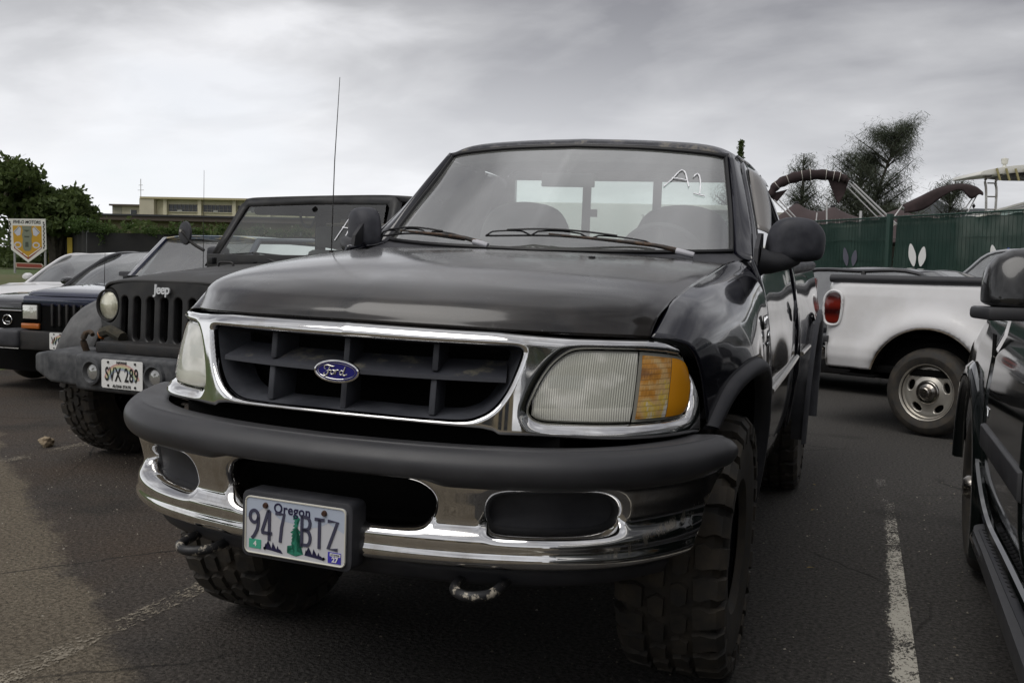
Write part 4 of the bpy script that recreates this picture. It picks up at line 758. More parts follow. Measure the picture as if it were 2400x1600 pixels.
mesh('parking_line', [(1.46, -6, .004), (1.56, -6, .004), (1.475, 3.75, .004), (1.385, 3.75, .004)], [(0, 1, 2, 3)], lm1, None, False, kind='structure')
mesh('parking_line', [(1.385, 3.76, .004), (1.475, 3.76, .004), (1.43, 4.6, .004), (1.35, 4.6, .004)], [(0, 1, 2, 3)], linemat('ghost_line_paint', .80, (.28, .26, .24)), None, False, kind='structure')
mesh('parking_line', [(-1.20, -5, .004), (-1.06, -5, .004), (-1.10, 2.2, .004), (-1.24, 2.2, .004)], [(0, 1, 2, 3)], lm2, None, False, kind='structure')
mesh('parking_line', [(-3.87, 1.2, .004), (-3.77, 1.2, .004), (-3.87, 5.2, .004), (-3.97, 5.2, .004)], [(0, 1, 2, 3)], lm2, None, False, kind='structure')
rk = MB(); bmr = bmesh.new(); bmesh.ops.create_icosphere(bmr, subdivisions=3, radius=.045)
from mathutils import noise as mno
for v in bmr.verts: v.co *= 1 + .5 * mno.noise(v.co * 34); v.co.z *= .8
me = bpy.data.meshes.new('stone'); bmr.to_mesh(me); bmr.free(); me.materials.append(weathered('stone_tan', (.30, .24, .16), (.16, .12, .08), .9, .95, 26, .5, 90)); o = bpy.data.objects.new('stone', me); link(o); o.location = (-4.02, 3.08, .035); tag(o, 'small tan stone lying on the asphalt at the left edge', 'stone')
# scattered dead leaves
lfm = mat('dry_leaf', (.24, .17, .05), .8)
for i, (x, y) in enumerate([(1.02, 4.1), (1.05, 3.4), (1.10, 2.25), (1.95, 6.2)]):
    a = RNG.rand() * 6; mesh('fallen_leaf', [(-.022, 0, 0), (-.006, .008, .004), (.022, .003, .001), (.004, -.009, .003)], [(0, 3, 2, 1)], lfm, None, False, label=['tiny yellow leaf on the asphalt just behind the front pickup\'s rear wheel', 'tiny yellow leaf on the asphalt in line with the front pickup\'s door', 'tiny yellow leaf on the asphalt close to the front pickup\'s front tyre', 'tiny yellow leaf on the asphalt between the white pickup and the dark SUV'][i], cat='leaf', group='fallen leaves'); o = COL.objects[-1]; o.location = (x, y, .006); o.rotation_euler[2] = a

# ------------------------------------------------------------------ vehicles: shared builders
simple_ty = {}
def wheel_at(parent, x, y, z, R, w, rr, m, side, style='plain', blocks=False, n=28):
    key = (R, w, rr, blocks); wh = empty('wheel', (x, y, z)); wh.parent = parent
    if key not in simple_ty: simple_ty[key] = tyre_mesh(R, w, rr, n, blocks).build('tyre', rubber, wh, smooth=not blocks)
    else: link(bpy.data.objects.new('tyre', simple_ty[key].data), wh)
    if side < 0: wh.rotation_euler[2] = math.pi
    wheel_rim(wh, rr, w * .8, m); return wh
def lathe_pts(pr, n, axis='x'): m_ = MB(); m_.lathe(pr, n, axis); return m_
def full_of(half): Gx = patch(half, 5, 5); return np.concatenate([mirror_grid(Gx)[:, :-1], Gx], 1)
def plate(parent, loc, rz, big, top, bottom, name='licence_plate', scale=1, hawaii=True):
    """a Hawaii style plate: white, with a rainbow arc"""
    r_ = empty(name, loc, rz); r_.parent = parent; r_.scale = (scale,) * 3
    p = MB(); p.prism(rrect(.305, .152, .012), -.003, .001, 'y'); o = p.build('plate_sheet', white_print, r_)
    for k, (c_, rad) in enumerate((((.50, .09, .07), .100), ((.60, .36, .06), .093), ((.55, .52, .12), .086), ((.10, .30, .14), .079), ((.10, .18, .42), .072))):
        a_ = np.linspace(.22, math.pi - .22, 24); v = [(1.35 * rr_ * math.cos(a), -.0042 - .0001 * k, rr_ * 1.05 * math.sin(a) - .045) for rr_ in (rad, rad - .006) for a in a_]; mesh('rainbow_band', v, [(i, i + 1, i + 25, i + 24) for i in range(23)], mat('rainbow_%d' % k, tuple(.55 * x + .28 for x in c_), .6), r_, False)
    bk_ = mat('plate_black', (.012, .012, .012), .5); text(big, .102, bk_, r_, 'plate_numerals', .0006, .62, .0016, 1.12, 'CENTER', Matrix.Translation((0, -.0050, -.004)))
    text(top, .021, bk_, r_, 'plate_lettering', .0004, 1, .0006, 1, 'CENTER', Matrix.Translation((0, -.0050, .062))); text(bottom, .021, bk_, r_, 'plate_lettering', .0004, 1, .0006, 1, 'CENTER', Matrix.Translation((0, -.0050, -.063)))
    for sx in (-1, 1):
        for sz in (-1, 1): b_ = MB(); b_.lathe([(-.008, 0), (-.008, .006), (-.003, .007)], 10, 'y', (sx * .10, 0, sz * .062)); b_.build('plate_bolt', blk_metal, r_)
    return r_
def rrect(w, h, r, n=4):
    o = []
    for cx, cz, a0 in ((w / 2 - r, h / 2 - r, 0), (-w / 2 + r, h / 2 - r, math.pi / 2), (-w / 2 + r, -h / 2 + r, math.pi), (w / 2 - r, -h / 2 + r, 1.5 * math.pi)):
        for k in range(n + 1): a = a0 + k * math.pi / 2 / n; o.append((cx + r * math.cos(a), cz + r * math.sin(a)))
    return o
# ---- Oregon plate on the truck
OP = empty('licence_plate', (-.046, -.118, .662), math.radians(-1.5)); OP.scale = (.965,) * 3; OP.parent = T; OP.rotation_euler[0] = math.radians(-.6)
bx = MB(); bx.prism(rrect(.335, .178, .02), .004, .075, 'y'); bx.build('plate_bracket', plast_dusty, OP, bevel=.004)
p = MB(); p.prism(rrect(.305, .152, .014), -.002, .002, 'y'); p.build('plate_sheet', mat('plate_white', (.55, .555, .58), .45, 0, .3), OP)
rim_ = MB(); rr1 = rrect(.302, .149, .013); rim_.tube([(x, -.003, z) for x, z in rr1 + rr1[:1]], .0022, 5); rim_.build('plate_edge', mat('plate_cream', (.62, .60, .52), .5), OP)
sk = mat('plate_sky', (.42, .47, .56), .5); mt = [(-.148, .073), (.148, .073), (.148, .012), (.125, .022), (.10, .034), (.075, .020), (.03, .01), (0, .018), (-.04, .022), (-.09, .052), (-.12, .030), (-.148, .018)]
mesh('plate_sky_print', [(x, -.0024, z) for x, z in mt], [tuple(range(len(mt)))[::-1]], sk, OP, False)
gp_ = mat('plate_green', (.025, .20, .13), .5)
def flat(name, pts, y, m, par): return mesh(name, [(x, y, z) for x, z in pts], [tuple(range(len(pts)))], m, par, False)
tr_pts = [(0, .042)]; rgt = []; lft = []
z_ = .036
for k in range(11):
    w_ = .007 + .0014 * k + (RNG.rand() - .5) * .006; w_ = min(w_, .021)
    rgt += [(w_ * (.8 + .5 * RNG.rand()), z_ - .002), (w_ * .7, z_ - .0045), (w_ * .22, z_ - .0062)]; lft += [(-w_ * (.8 + .5 * RNG.rand()), z_ - .0045), (-w_ * .7, z_ - .0065), (-w_ * .22, z_ - .0078)]; z_ -= .0092
tr_pts = [(0, .044)] + rgt + [(.0035, -.058), (.003, -.066), (-.003, -.066), (-.0035, -.058)] + lft[::-1]; tr_pts = [(x + .004, z) for x, z in tr_pts]
bm = bmesh.new(); vv = [bm.verts.new((x, -.0030, z)) for x, z in tr_pts]; fc = bm.faces.new(vv); bmesh.ops.triangulate(bm, faces=[fc]); me = bpy.data.meshes.new('tree_print'); bm.to_mesh(me); bm.free(); me.materials.append(gp_); link(bpy.data.objects.new('tree_print', me), OP)
for x0 in (-.066, .058):
    pk = [(x0 - .026, -.060)]; 
    for k, hh in enumerate((.016, .024, .012, .021, .009, .014, .005)): pk += [(x0 - .022 + k * .0075, -.060 + hh), (x0 - .018 + k * .0075, -.060 + hh * .35)]
    pk += [(x0 + .032, -.066), (x0, -.062)]; bm = bmesh.new(); fc = bm.faces.new([bm.verts.new((x, -.0029, z)) for x, z in pk]); bmesh.ops.triangulate(bm, faces=[fc]); me = bpy.data.meshes.new('forest_print'); bm.to_mesh(me); bm.free(); me.materials.append(navy_print); link(bpy.data.objects.new('forest_print', me), OP)
def numeral(strokes, x0, par, sx=1.0):
    n_ = MB()
    for s_ in strokes:
        c = np.array([(x0 + x * .031 * sx, z * .080 - .036) for x, z in s_]); w = .0042
        L_ = []; R_ = []
        for i in range(len(c)):
            a = c[max(i - 1, 0)]; b = c[min(i + 1, len(c) - 1)]; t = (b - a) / (np.hypot(*(b - a)) + 1e-9); nn = np.array([-t[1], t[0]]) * w; L_.append(c[i] + nn); R_.append(c[i] - nn)
        k = len(c); v = [(p[0], -.0044, p[1]) for p in L_ + R_] + [(p[0], -.0020, p[1]) for p in L_ + R_]
        n_.add(v, [(i, i + 1, k + i + 1, k + i) for i in range(k - 1)] + [(i, i + 1, 2 * k + i + 1, 2 * k + i) for i in range(k - 1)] + [(k + i, k + i + 1, 3 * k + i + 1, 3 * k + i) for i in range(k - 1)])
    n_.build('plate_numeral', plate_grey, par)
arc = lambda cx, cz, rx, rz, a0, a1, n=12: [(cx + rx * math.cos(a), cz + rz * math.sin(a)) for a in np.radians(np.linspace(a0, a1, n))]
numeral([arc(.42, .74, .42, .2, 0, 360, 22), [(.84, .74), (.84, .5), (.72, .3), (.45, .1), (.2, .0)]], -.137, OP)
numeral([[(.62, 1), (.02, .30), (.0, .24), (1.0, .24)], [(.72, 1.0), (.72, .0)], [(.60, .98), (.74, .98)]], -.099, OP); numeral([[(.0, .94), (.86, .94), (.62, .5), (.5, .0)]], -.058, OP)
numeral([[(.06, -.02), (.06, 1.02)], [(.0, .96), (.5, .96)] + arc(.5, .76, .34, .2, 80, -80, 8) + [(.1, .53)], [(.1, .53), (.5, .53)] + arc(.5, .28, .38, .24, 80, -80, 8) + [(.0, .04)]], .021, OP)
numeral([[(.0, .95), (.92, .95)], [(.46, .95), (.46, .0)]], .061, OP); numeral([[(.0, .95), (.92, .95), (.06, .05), (.96, .05)]], .100, OP)
text('Oregon', .036, navy_print, OP, 'plate_lettering', .0004, .92, .0007, 1.08, 'CENTER', Matrix.Translation((-.008, -.0032, .052)))
for x_, z_ in ((-.089, .056), (.089, .058)): b_ = MB(); b_.lathe([(-.009, 0), (-.009, .006), (-.004, .008), (-.002, .008)], 12, 'y', (x_, 0, z_)); b_.build('plate_bolt', mat('rusty_bolt', (.05, .022, .012), .7), OP)
for x_, z_ in ((-.090, -.058), (.090, -.060)): b_ = MB(); b_.lathe([(-.004, 0), (-.004, .004)], 10, 'y', (x_, 0, z_)); b_.build('plate_hole', black, OP)
stk = MB(); stk.box((-.139, -.0036, -.062), (-.102, -.002, -.038)); stk.build('sticker', mat('sticker_green', (.06, .36, .24), .5), OP); text('4', .020, white_print, OP, 'sticker_lettering', .0003, 1, .0004, 1, 'CENTER', Matrix.Translation((-.120, -.0040, -.050)))
stk = MB(); stk.box((.102, -.0036, -.068), (.140, -.002, -.040)); stk.build('sticker', mat('sticker_blue', (.05, .04, .38), .5), OP); stk = MB(); stk.box((.108, -.0040, -.050), (.139, -.003, -.042)); stk.build('sticker_band', white_print, OP)
text('27', .018, white_print, OP, 'sticker_lettering', .0003, 1, .0007, 1, 'CENTER', Matrix.Translation((.123, -.0042, -.059))); text('A712792K', .0062, navy_print, OP, 'sticker_lettering', .0002, 1, .0001, 1, 'CENTER', Matrix.Translation((.1235, -.0045, -.046)))

# ---- generic passenger car
def car(name, loc, yaw, paint, label, cat, L_=4.5, w=.86, hood=.92, belt=.95, roof=1.42, a0=1.15, a1=1.95, c1=3.4, c2=4.1, group=None, gl_m=None, nose=.55, deck=1.0, wheel_r=.32, rim=None, hw=.56):
    r_ = empty(name, loc, math.radians(yaw), label, cat, group); gm = gl_m or glass_dark
    def sec(y, k, zt, zs, zb=.22, wm=w): return [(0, y, zt), (.35 * wm, y, zt - .004), (.68 * wm, y, zt - .02), (.88 * wm, y, zs), (.985 * wm, y, zs - .12), (wm, y, .55), (.985 * wm, y, .35), (.93 * wm, y, zb)]
    rows = [[(0, .0, nose), (.35 * w, .02, nose), (.62 * w, .08, nose - .01), (.78 * w, .17, nose - .04), (.84 * w, .24, nose - .08), (.86 * w, .27, .45), (.84 * w, .25, .32), (.8 * w, .22, .22)],
            [(0, .05, nose + .13), (.35 * w, .07, nose + .13), (.64 * w, .13, nose + .115), (.80 * w, .22, nose + .08), (.88 * w, .32, nose + .0), (.91 * w, .34, .47), (.90 * w, .33, .33), (.86 * w, .30, .22)],
            sec(.45, 0, (hood + nose + .13) / 2 + .02, hood - .14, wm=w * .965), sec(a0 * .8, 0, hood - .015, hood - .055), sec(a0, 0, hood, belt - .03), sec((a0 + c2) / 2, 0, belt, belt - .02), sec(c2, 0, deck, deck - .05), sec(L_ - .12, 0, deck - .02, deck - .09, wm=w * .97), sec(L_, 0, deck - .22, deck - .28, wm=w * .92)]
    G = full_of(rows); ok = lambda p: min(abs(p[1] - .95) ** 2 + (p[2] - wheel_r) ** 2, abs(p[1] - (L_ - .95)) ** 2 + (p[2] - wheel_r) ** 2) > (wheel_r + .06) ** 2 or abs(p[0]) < .5
    vs = G.reshape(-1, 3); fs = [f for f in grid_faces(*G.shape[:2]) if all(ok(vs[a]) for a in f)]
    o = mesh('body', [tuple(p) for p in vs], fs, paint, r_); md = o.modifiers.new('thickness', 'SOLIDIFY'); md.thickness = .01; md.offset = -1
    MB().box((-w * .8, .2, .2), (w * .8, L_ - .1, .6)).build('underbody', black, r_)
    bw = w * .80; up = np.array
    Wp = full_of([[(0, a0, belt - .02), (bw * .5, a0 + .03, belt - .02), (bw * .98, a0 + .16, belt - .02)], [(0, (a0 + a1) / 2 - .03, (belt + roof) / 2 + .03), (bw * .45, (a0 + a1) / 2, (belt + roof) / 2 + .025), ((bw + hw) / 2, (a0 + a1) / 2 + .10, (belt + roof) / 2)], [(0, a1, roof - .02), (hw * .5, a1 + .01, roof - .025), (hw, a1 + .07, roof - .05)]])
    gmesh('windshield', Wp, gm, r_)
    gmesh('roof', full_of([[(0, a1 - .01, roof - .018), (hw * .5, a1, roof - .023), (hw * 1.03, a1 + .06, roof - .05)], [(0, (a1 + c1) / 2, roof + .012), (hw * .5, (a1 + c1) / 2, roof + .006), (hw * 1.08, (a1 + c1) / 2, roof - .045)], [(0, c1, roof - .03), (hw * .5, c1, roof - .035), (hw * 1.0, c1 - .05, roof - .06)]]), paint, r_, .02)
    gmesh('rear_window', full_of([[(0, c1, roof - .03), (hw * .5, c1, roof - .035), (hw, c1 - .05, roof - .06)], [(0, c2, deck + .0), (bw * .5, c2 - .02, deck), (bw * .95, c2 - .14, deck)]]), gm, r_)
    for sg in (1, -1):
        A = [(bw * 1.03, a0 + .12, belt - .03), ((bw + hw) / 2 + .02, (a0 + a1) / 2 + .10, (belt + roof) / 2 + .0), (hw * 1.05, a1 + .06, roof - .05), (hw * 1.09, (a1 + c1) / 2, roof - .045), (hw * 1.02, c1 - .04, roof - .065), (bw, c2 - .10, deck - .02)]
        A = [(p[0] * sg, p[1], p[2]) for p in A]; MB().tube([tuple(p) for p in crs(A, 5)], .024, 8).build('roof_pillar', paint, r_, smooth=True)
        pts = [tuple(p) for p in crs(A, 3)]; bot = [(sg * bw * 1.04, p[1], belt - .04) for p in pts]; k = len(pts)
        mesh('side_window', pts + bot, [(i, i + 1, k + i + 1, k + i) for i in range(k - 1)], gm, r_)
        ym = (a1 + c1) / 2 + .05; MB().tube([(sg * hw * 1.09, ym, roof - .05), (sg * bw * 1.05, ym + .05, belt - .04)], .026, 6).build('door_pillar', rubber_seal, r_)
        mm = MB(); mm.lathe([(-.05, .0), (-.045, .045), (-.01, .068), (.03, .07), (.04, .06)], 18, 'y', (sg * (w + .07), a0 + .42, belt + .06)); mm.v = [(x, y, (z - belt - .06) * .72 + belt + .06) for x, y, z in mm.v]; mm.tube([(sg * bw, a0 + .40, belt), (sg * (w + .03), a0 + .42, belt + .04)], .02, 6); mm.build('door_mirror', paint, r_, smooth=True)
        for y_ in (.95, L_ - .95): wheel_at(r_, sg * (w - .11), y_, wheel_r, wheel_r, .2, wheel_r * .62, rim or alloy, sg)
    MB().tube([tuple(p + np.array((0, -.004, .006))) for p in Wp[0]], .012, 6).build('cowl', rubber_seal, r_)
    MB().box((-hw, a1 + .1, .5), (hw, c1, .75)).build('seats', cloth_grey, r_, bevel=.04)
    for x_ in (-.34, .34): MB().prism([tuple(p) for p in crs([(x_ - .2, .6), (x_ - .22, .95), (x_ - .14, 1.12), (x_ + .14, 1.12), (x_ + .22, .95), (x_ + .2, .6)], 3)], a1 + .35, a1 + .47).build('seat_back', cloth_grey, r_, bevel=.02)
    return r_
dark_paint = mat('dark_metallic_paint', (.012, .012, .014), .22, .2, 1); blue_paint = mat('dark_blue_paint', (.012, .017, .045), .25, .1, 1); silver_paint = mat('silver_paint', (.34, .35, .36), .3, .6, .8)
glass_mid = glassmat('car_glass', (.42, .46, .46), .26, .16)
wsd = car('white_sedan', (-8.35, 6.75, 0), 6, white_paint, 'white sedan at the far left of the row, half hidden by the black sedan', 'car', roof=1.42, belt=1.01, hood=1.02, nose=.72, gl_m=glass_mid, hw=.57)
lx = car('black_sedan', (-6.50, 5.12, 0), -3, dark_paint, 'black sedan with a chrome-edged grille and oval emblem, parked beside the white sedan', 'car', hood=.985, belt=1.0, roof=1.43, nose=.77, gl_m=glass_mid, hw=.57)
gb = MB(); gb.prism([(-.36, .80), (.36, .80), (.30, .62), (-.30, .62)], -.025, .03); gb.build('grille', black, lx)
for z_, w_ in ((.805, .37), (.625, .31)): MB().tube([(-w_, -.028, z_), (w_, -.028, z_)], .006, 8).build('grille_trim', chrome, lx)
em = MB(); th = np.linspace(0, 2 * math.pi, 29); em.tube([(.06 * math.cos(a) + .02, -.036, .045 * math.sin(a) + .715) for a in th], .005, 6, False); em.tube([(.035, -.038, .752), (-.012, -.038, .700), (.060, -.038, .698)], .005, 6); em.build('emblem', chrome, lx, smooth=True)
plate(lx, (.03, -.05, .52), 0, 'ET826', 'HAWAII', 'ALOHA STATE', scale=1.0)

# ---- dark blue boxy wagon
xj = empty('boxy_wagon', (-5.416, 4.861, 0), 0, 'dark blue boxy wagon with square headlamp, left of the matt black off-roader', 'car')
G = full_of([[(0, .06, .95), (.4, .06, .95), (.64, .09, .945), (.70, .13, .92)], [(0, .085, .985), (.4, .085, .985), (.65, .11, .98), (.71, .15, .95)], [(0, .25, 1.02), (.4, .25, 1.02), (.64, .27, 1.012), (.73, .30, .96)], [(0, .8, 1.06), (.4, .8, 1.06), (.64, .8, 1.05), (.76, .8, .98)], [(0, 1.42, 1.09), (.4, 1.42, 1.09), (.66, 1.42, 1.08), (.77, 1.42, 1.02)]])
gmesh('hood', G + np.array([0, 0, .01]), blue_paint, xj, .02)
mb = MB(); mb.box((-.71, .05, .86), (.71, .5, .962)); mb.build('header_panel', blue_paint, xj, bevel=.03, seg=3)
mb = MB(); mb.box((-.70, .06, .64), (.70, .3, .88)); mb.build('grille_opening', black, xj)
for k in range(9): MB().box((-.34 + k * .085 - .012, .035, .69), (-.34 + k * .085 + .012, .07, .89)).build('grille_slat', blk_metal, xj, bevel=.004)
lampm = mat('sealed_lamp', (.75, .75, .70), .1, .6, 1); q = NB(lampm); q.bump(q.noise(30, 3), .4, .01)
for sg in (1, -1):
    MB().box((sg * .595 - .115, .045, .72), (sg * .595 + .115, .07, .895)).build('lamp_bezel', black, xj, bevel=.006)
    MB().box((sg * .595 - .085, .030, .745), (sg * .595 + .085, .056, .875)).build('headlight', lampm, xj, bevel=.008)
    MB().box((sg * .595 - .105, .030, .655), (sg * .595 + .105, .056, .705)).build('turn_signal', mat('orange_lens', (.42, .12, .02), .2, 0, .6), xj, bevel=.006)
    MB().box((sg * .74 - .16, -.10, .48), (sg * .74 + .13, .35, .65)).build('bumper_end', plast_dusty, xj, bevel=.035, seg=3)
    MB().box((sg * .76 - .04, .22, .45), (sg * .76 + .06, 4.1, 1.0)).build('body_side', blue_paint, xj, bevel=.03)
    A = [(sg * .68, 1.42, 1.10), (sg * .60, 1.92, 1.54), (sg * .60, 3.0, 1.57), (sg * .62, 4.1, 1.5)]; MB().tube(A, .035, 8).build('roof_pillar', blue_paint, xj, smooth=True)
    mesh('side_window', [(sg * .69, 1.5, 1.0), (sg * .6, 1.95, 1.53), (sg * .6, 4.1, 1.5), (sg * .7, 4.1, 1.0)], [(0, 1, 2, 3)], glass_mid, xj)
    MB().box((sg * .90 - .08, 1.62, 1.06), (sg * .90 + .08, 1.70, 1.19)).build('door_mirror', plast_dusty, xj, bevel=.02)
    for y_ in (.9, 3.4): wheel_at(xj, sg * .68, y_, .35, .35, .22, .20, darkrim, sg)
MB().box((-.62, -.07, .47), (.62, .05, .64)).build('bumper', blk_metal, xj, bevel=.015)
mesh('windshield', [(-.67, 1.42, 1.10), (.67, 1.42, 1.10), (.60, 1.93, 1.545), (-.60, 1.93, 1.545)], [(0, 1, 2, 3)], glass_mid, xj)
rfm = mat('faded_blue_roof', (.06, .09, .15), .4, 0, .5); q = NB(rfm); a = q.noise(4, 6, .7, q.coord((1, 2, 1))); q.col(q.ramp(a, [(.40, (.05, .08, .14)), (.50, (.16, .20, .24)), (.58, (.45, .36, .18)), (.66, (.5, .48, .42))]))
gmesh('roof', full_of([[(0, 1.90, 1.565), (.35, 1.91, 1.562), (.61, 1.95, 1.535)], [(0, 2.1, 1.60), (.35, 2.1, 1.597), (.63, 2.1, 1.56)], [(0, 4.1, 1.60), (.35, 4.1, 1.597), (.63, 4.1, 1.56)]]), rfm, xj, .02)
MB().box((-.66, 1.38, 1.06), (.66, 1.46, 1.105)).build('cowl', black, xj); MB().box((-.7, 1.5, .5), (.7, 4.0, 1.0)).build('cabin_floor', black, xj)
for x_ in (-.33, .33): MB().prism([tuple(p) for p in crs([(x_ - .2, .8), (x_ - .21, 1.15), (x_ - .12, 1.3), (x_ + .12, 1.3), (x_ + .21, 1.15), (x_ + .2, .8)], 3)], 2.3, 2.42).build('seat_back', cloth_grey, xj, bevel=.02)
MB().tube([(-.56, .95, 1.07), (-.565, .97, 1.42)], [.004, .002], 6).build('antenna', blk_metal, xj)
plate(xj, (-.08, -.10, .565), 0, 'WGA 41', 'HAWAII', 'ALOHA STATE')

# ---- matt black off-roader
matt = weathered('matt_black_paint', (.012, .012, .013), (.035, .034, .033), .42, .62, 7, .1, 260); faded = weathered('faded_fender_plastic', (.075, .075, .077), (.14, .14, .14), .7, .85, 9, .12, 220); bmp = weathered('scuffed_bumper', (.028, .030, .034), (.10, .102, .105), .6, .8, 11, .2, 160)
jp = empty('off_roader', (-2.762, 2.417, 0), math.radians(-7.6), 'matt black off-roader with seven-slot grille and round headlamps, beside the big black pickup', 'car')
def slotpoly(x0, z0, z1, r): return [(x0 + r * math.cos(a), z1 - r + r * math.sin(a)) for a in np.linspace(0, math.pi, 9)] + [(x0 - r * math.cos(a), z0 + r - r * math.sin(a)) for a in np.linspace(0, math.pi, 9)]
holes = [dict(poly=np.array(slotpoly(k * .115 - .0, .80, 1.075, .033)), r=.010, depth=.008) for k in range(-3, 4)]
circ = lambda cx, cz, r, n=28: np.array([(cx + r * math.cos(a), cz + r * math.sin(a)) for a in np.linspace(0, 2 * math.pi, n, False)])
holes += [dict(poly=circ(.51, 1.012, .104), r=.016, depth=.02, mirror=True), dict(poly=circ(.605, .822, .036, 18), r=.006, depth=.006, mirror=True)]
jf = lambda s, z, off=0: np.stack([np.asarray(s, float) * 1.0, .28 + .10 * (np.abs(s) / .66) ** 4 - off + .09 * (z - .9) * .5 + 0 * np.asarray(s), z + 0 * np.asarray(s)], -1)
sheet('grille_panel', jf, (-.66, .66), 260, lambda s: .71 + .05 * (np.abs(s) / .66) ** 6, lambda s: 1.165 - .10 * (np.abs(s) / .66) ** 4 - .06 * (np.abs(s) / .66) ** 16, 90, holes, matt, jp, wall=.03)
MB().box((-.6, .37, .74), (.6, .40, 1.13)).build('radiator_panel', black, jp)
hl_m = mat('round_lens', (.58, .57, .44), .1, .25, 1); q = NB(hl_m); wv = q.n('ShaderNodeTexWave'); wv.inputs['Scale'].default_value = 30; q.l(q.coord(), wv.inputs[0]); a = q.noise(9, 3); q.col(q.mix(q.rng(a, .4, .6, 0, 1), (.42, .41, .31), (.78, .76, .62))); q.bump(wv.outputs[1], .3, .004)
for sg in (1, -1):
    d = MB(); d.lathe([(-.018, 0), (-.016, .03), (-.006, .065), (.006, .088), (.03, .092)], 32, 'y', (sg * .51, .315, 1.012)); d.build('headlight', hl_m, jp, smooth=True)
    d = MB(); d.lathe([(.0, .090), (-.012, .094), (-.012, .101), (.02, .103)], 32, 'y', (sg * .51, .315, 1.012)); d.build('lamp_ring', blk_metal, jp, smooth=True)
    d = MB(); d.lathe([(-.02, 0), (-.012, .025), (.01, .036)], 20, 'y', (sg * .605, .338, .822)); d.build('turn_signal', MATS['orange_lens'], jp, smooth=True)
    # front fender: arched plastic wing over the wheel
    th = np.linspace(math.radians(176), math.radians(8), 16); G = []
    for a in th:
        y_ = .80 - .50 * math.copysign(abs(math.cos(a)) ** .62, math.cos(a)) * -1 * -1; z_ = .72 + .37 * abs(math.sin(a)) ** .5
        cy = .80 + .50 * (-math.copysign(abs(math.cos(a)) ** .62, -math.cos(a)))
        cy = .82 + .50 * math.copysign(abs(math.cos(a)) ** .62, -math.cos(a)) * 1; yy = .82 - (cy - .82)
        y_ = .27 + (1.36 - .27) * (1 - (a - th[-1]) / (th[0] - th[-1]))
        z_ = .70 + .36 * (1 - abs((y_ - .82) / .52) ** 3.2) ** .6 if abs((y_ - .82) / .52) < 1 else .70
        G.append([(sg * .62, y_, z_ + .005), (sg * .76, y_, z_ + .01), (sg * .90, y_, z_ - .006), (sg * .985, y_, z_ - .045), (sg * 1.0, y_ , z_ - .095), (sg * .98, y_, z_ - .115)])
    G = np.array(G); Gd = np.array([crs(r, 3) for r in G]); gmesh('fender', Gd, faded, jp, .012, flip=sg < 0)
    MB().box((sg * .66 - .04, .4, .60), (sg * .66 + .03, 1.5, 1.06)).build('inner_fender', black, jp)
    MB().box((sg * .76 - .03, 1.45, .55), (sg * .76 + .03, 3.9, 1.28)).build('body_side', matt, jp, bevel=.02)
    MB().box((sg * .80 - .02, 1.5, 1.28), (sg * .80 + .02, 2.6, 1.30)).build('door_top', matt, jp)
hb = full_of([[(0, .30, 1.165), (.3, .305, 1.163), (.52, .33, 1.145), (.62, .38, 1.105), (.655, .42, 1.06)], [(0, .33, 1.185), (.3, .335, 1.183), (.53, .36, 1.163), (.63, .41, 1.12), (.665, .45, 1.06)], [(0, .6, 1.225), (.3, .6, 1.222), (.55, .62, 1.195), (.65, .64, 1.145), (.68, .66, 1.06)], [(0, 1.0, 1.262), (.3, 1.0, 1.258), (.58, 1.0, 1.235), (.69, 1.0, 1.18), (.72, 1.0, 1.06)], [(0, 1.45, 1.30), (.3, 1.45, 1.298), (.62, 1.45, 1.28), (.74, 1.45, 1.22), (.77, 1.45, 1.08)]])
hm_ = weathered('matt_hood_paint', (.02, .0195, .0195), (.045, .044, .043), .5, .7, 4, .15, 200); gmesh('hood', hb, hm_, jp, .015)
for sg in (1, -1): hl_ = MB(); hl_.box((sg * .60 - .02, .52, 1.165), (sg * .60 + .02, .62, 1.20)); hl_.build('hood_latch', rubber_seal, jp, bevel=.006)
MB().box((-.66, 1.32, 1.285), (-.615, 1.37, 1.335)).build('hood_bumper', rubber_seal, jp, bevel=.006); MB().box((.615, 1.32, 1.285), (.66, 1.37, 1.335)).build('hood_bumper', rubber_seal, jp, bevel=.006)
fl = MB(); fl.tube([tuple(p) for p in crs([(-.42, 1.18, 1.27), (-.41, 1.18, 1.295), (-.35, 1.18, 1.30), (-.29, 1.18, 1.295), (-.28, 1.18, 1.27)], 4)], .008, 6); fl.build('tie_loop', blk_metal, jp, smooth=True)
ltm = mat('silver_lettering', (.62, .63, .64), .35, .3); text('Jeep', .080, ltm, jp, 'emblem_lettering', .004, 1.0, .0022, .94, 'CENTER', Matrix.Translation((.0, .272, 1.122)) @ Matrix.Rotation(math.radians(-4), 4, 'X'))
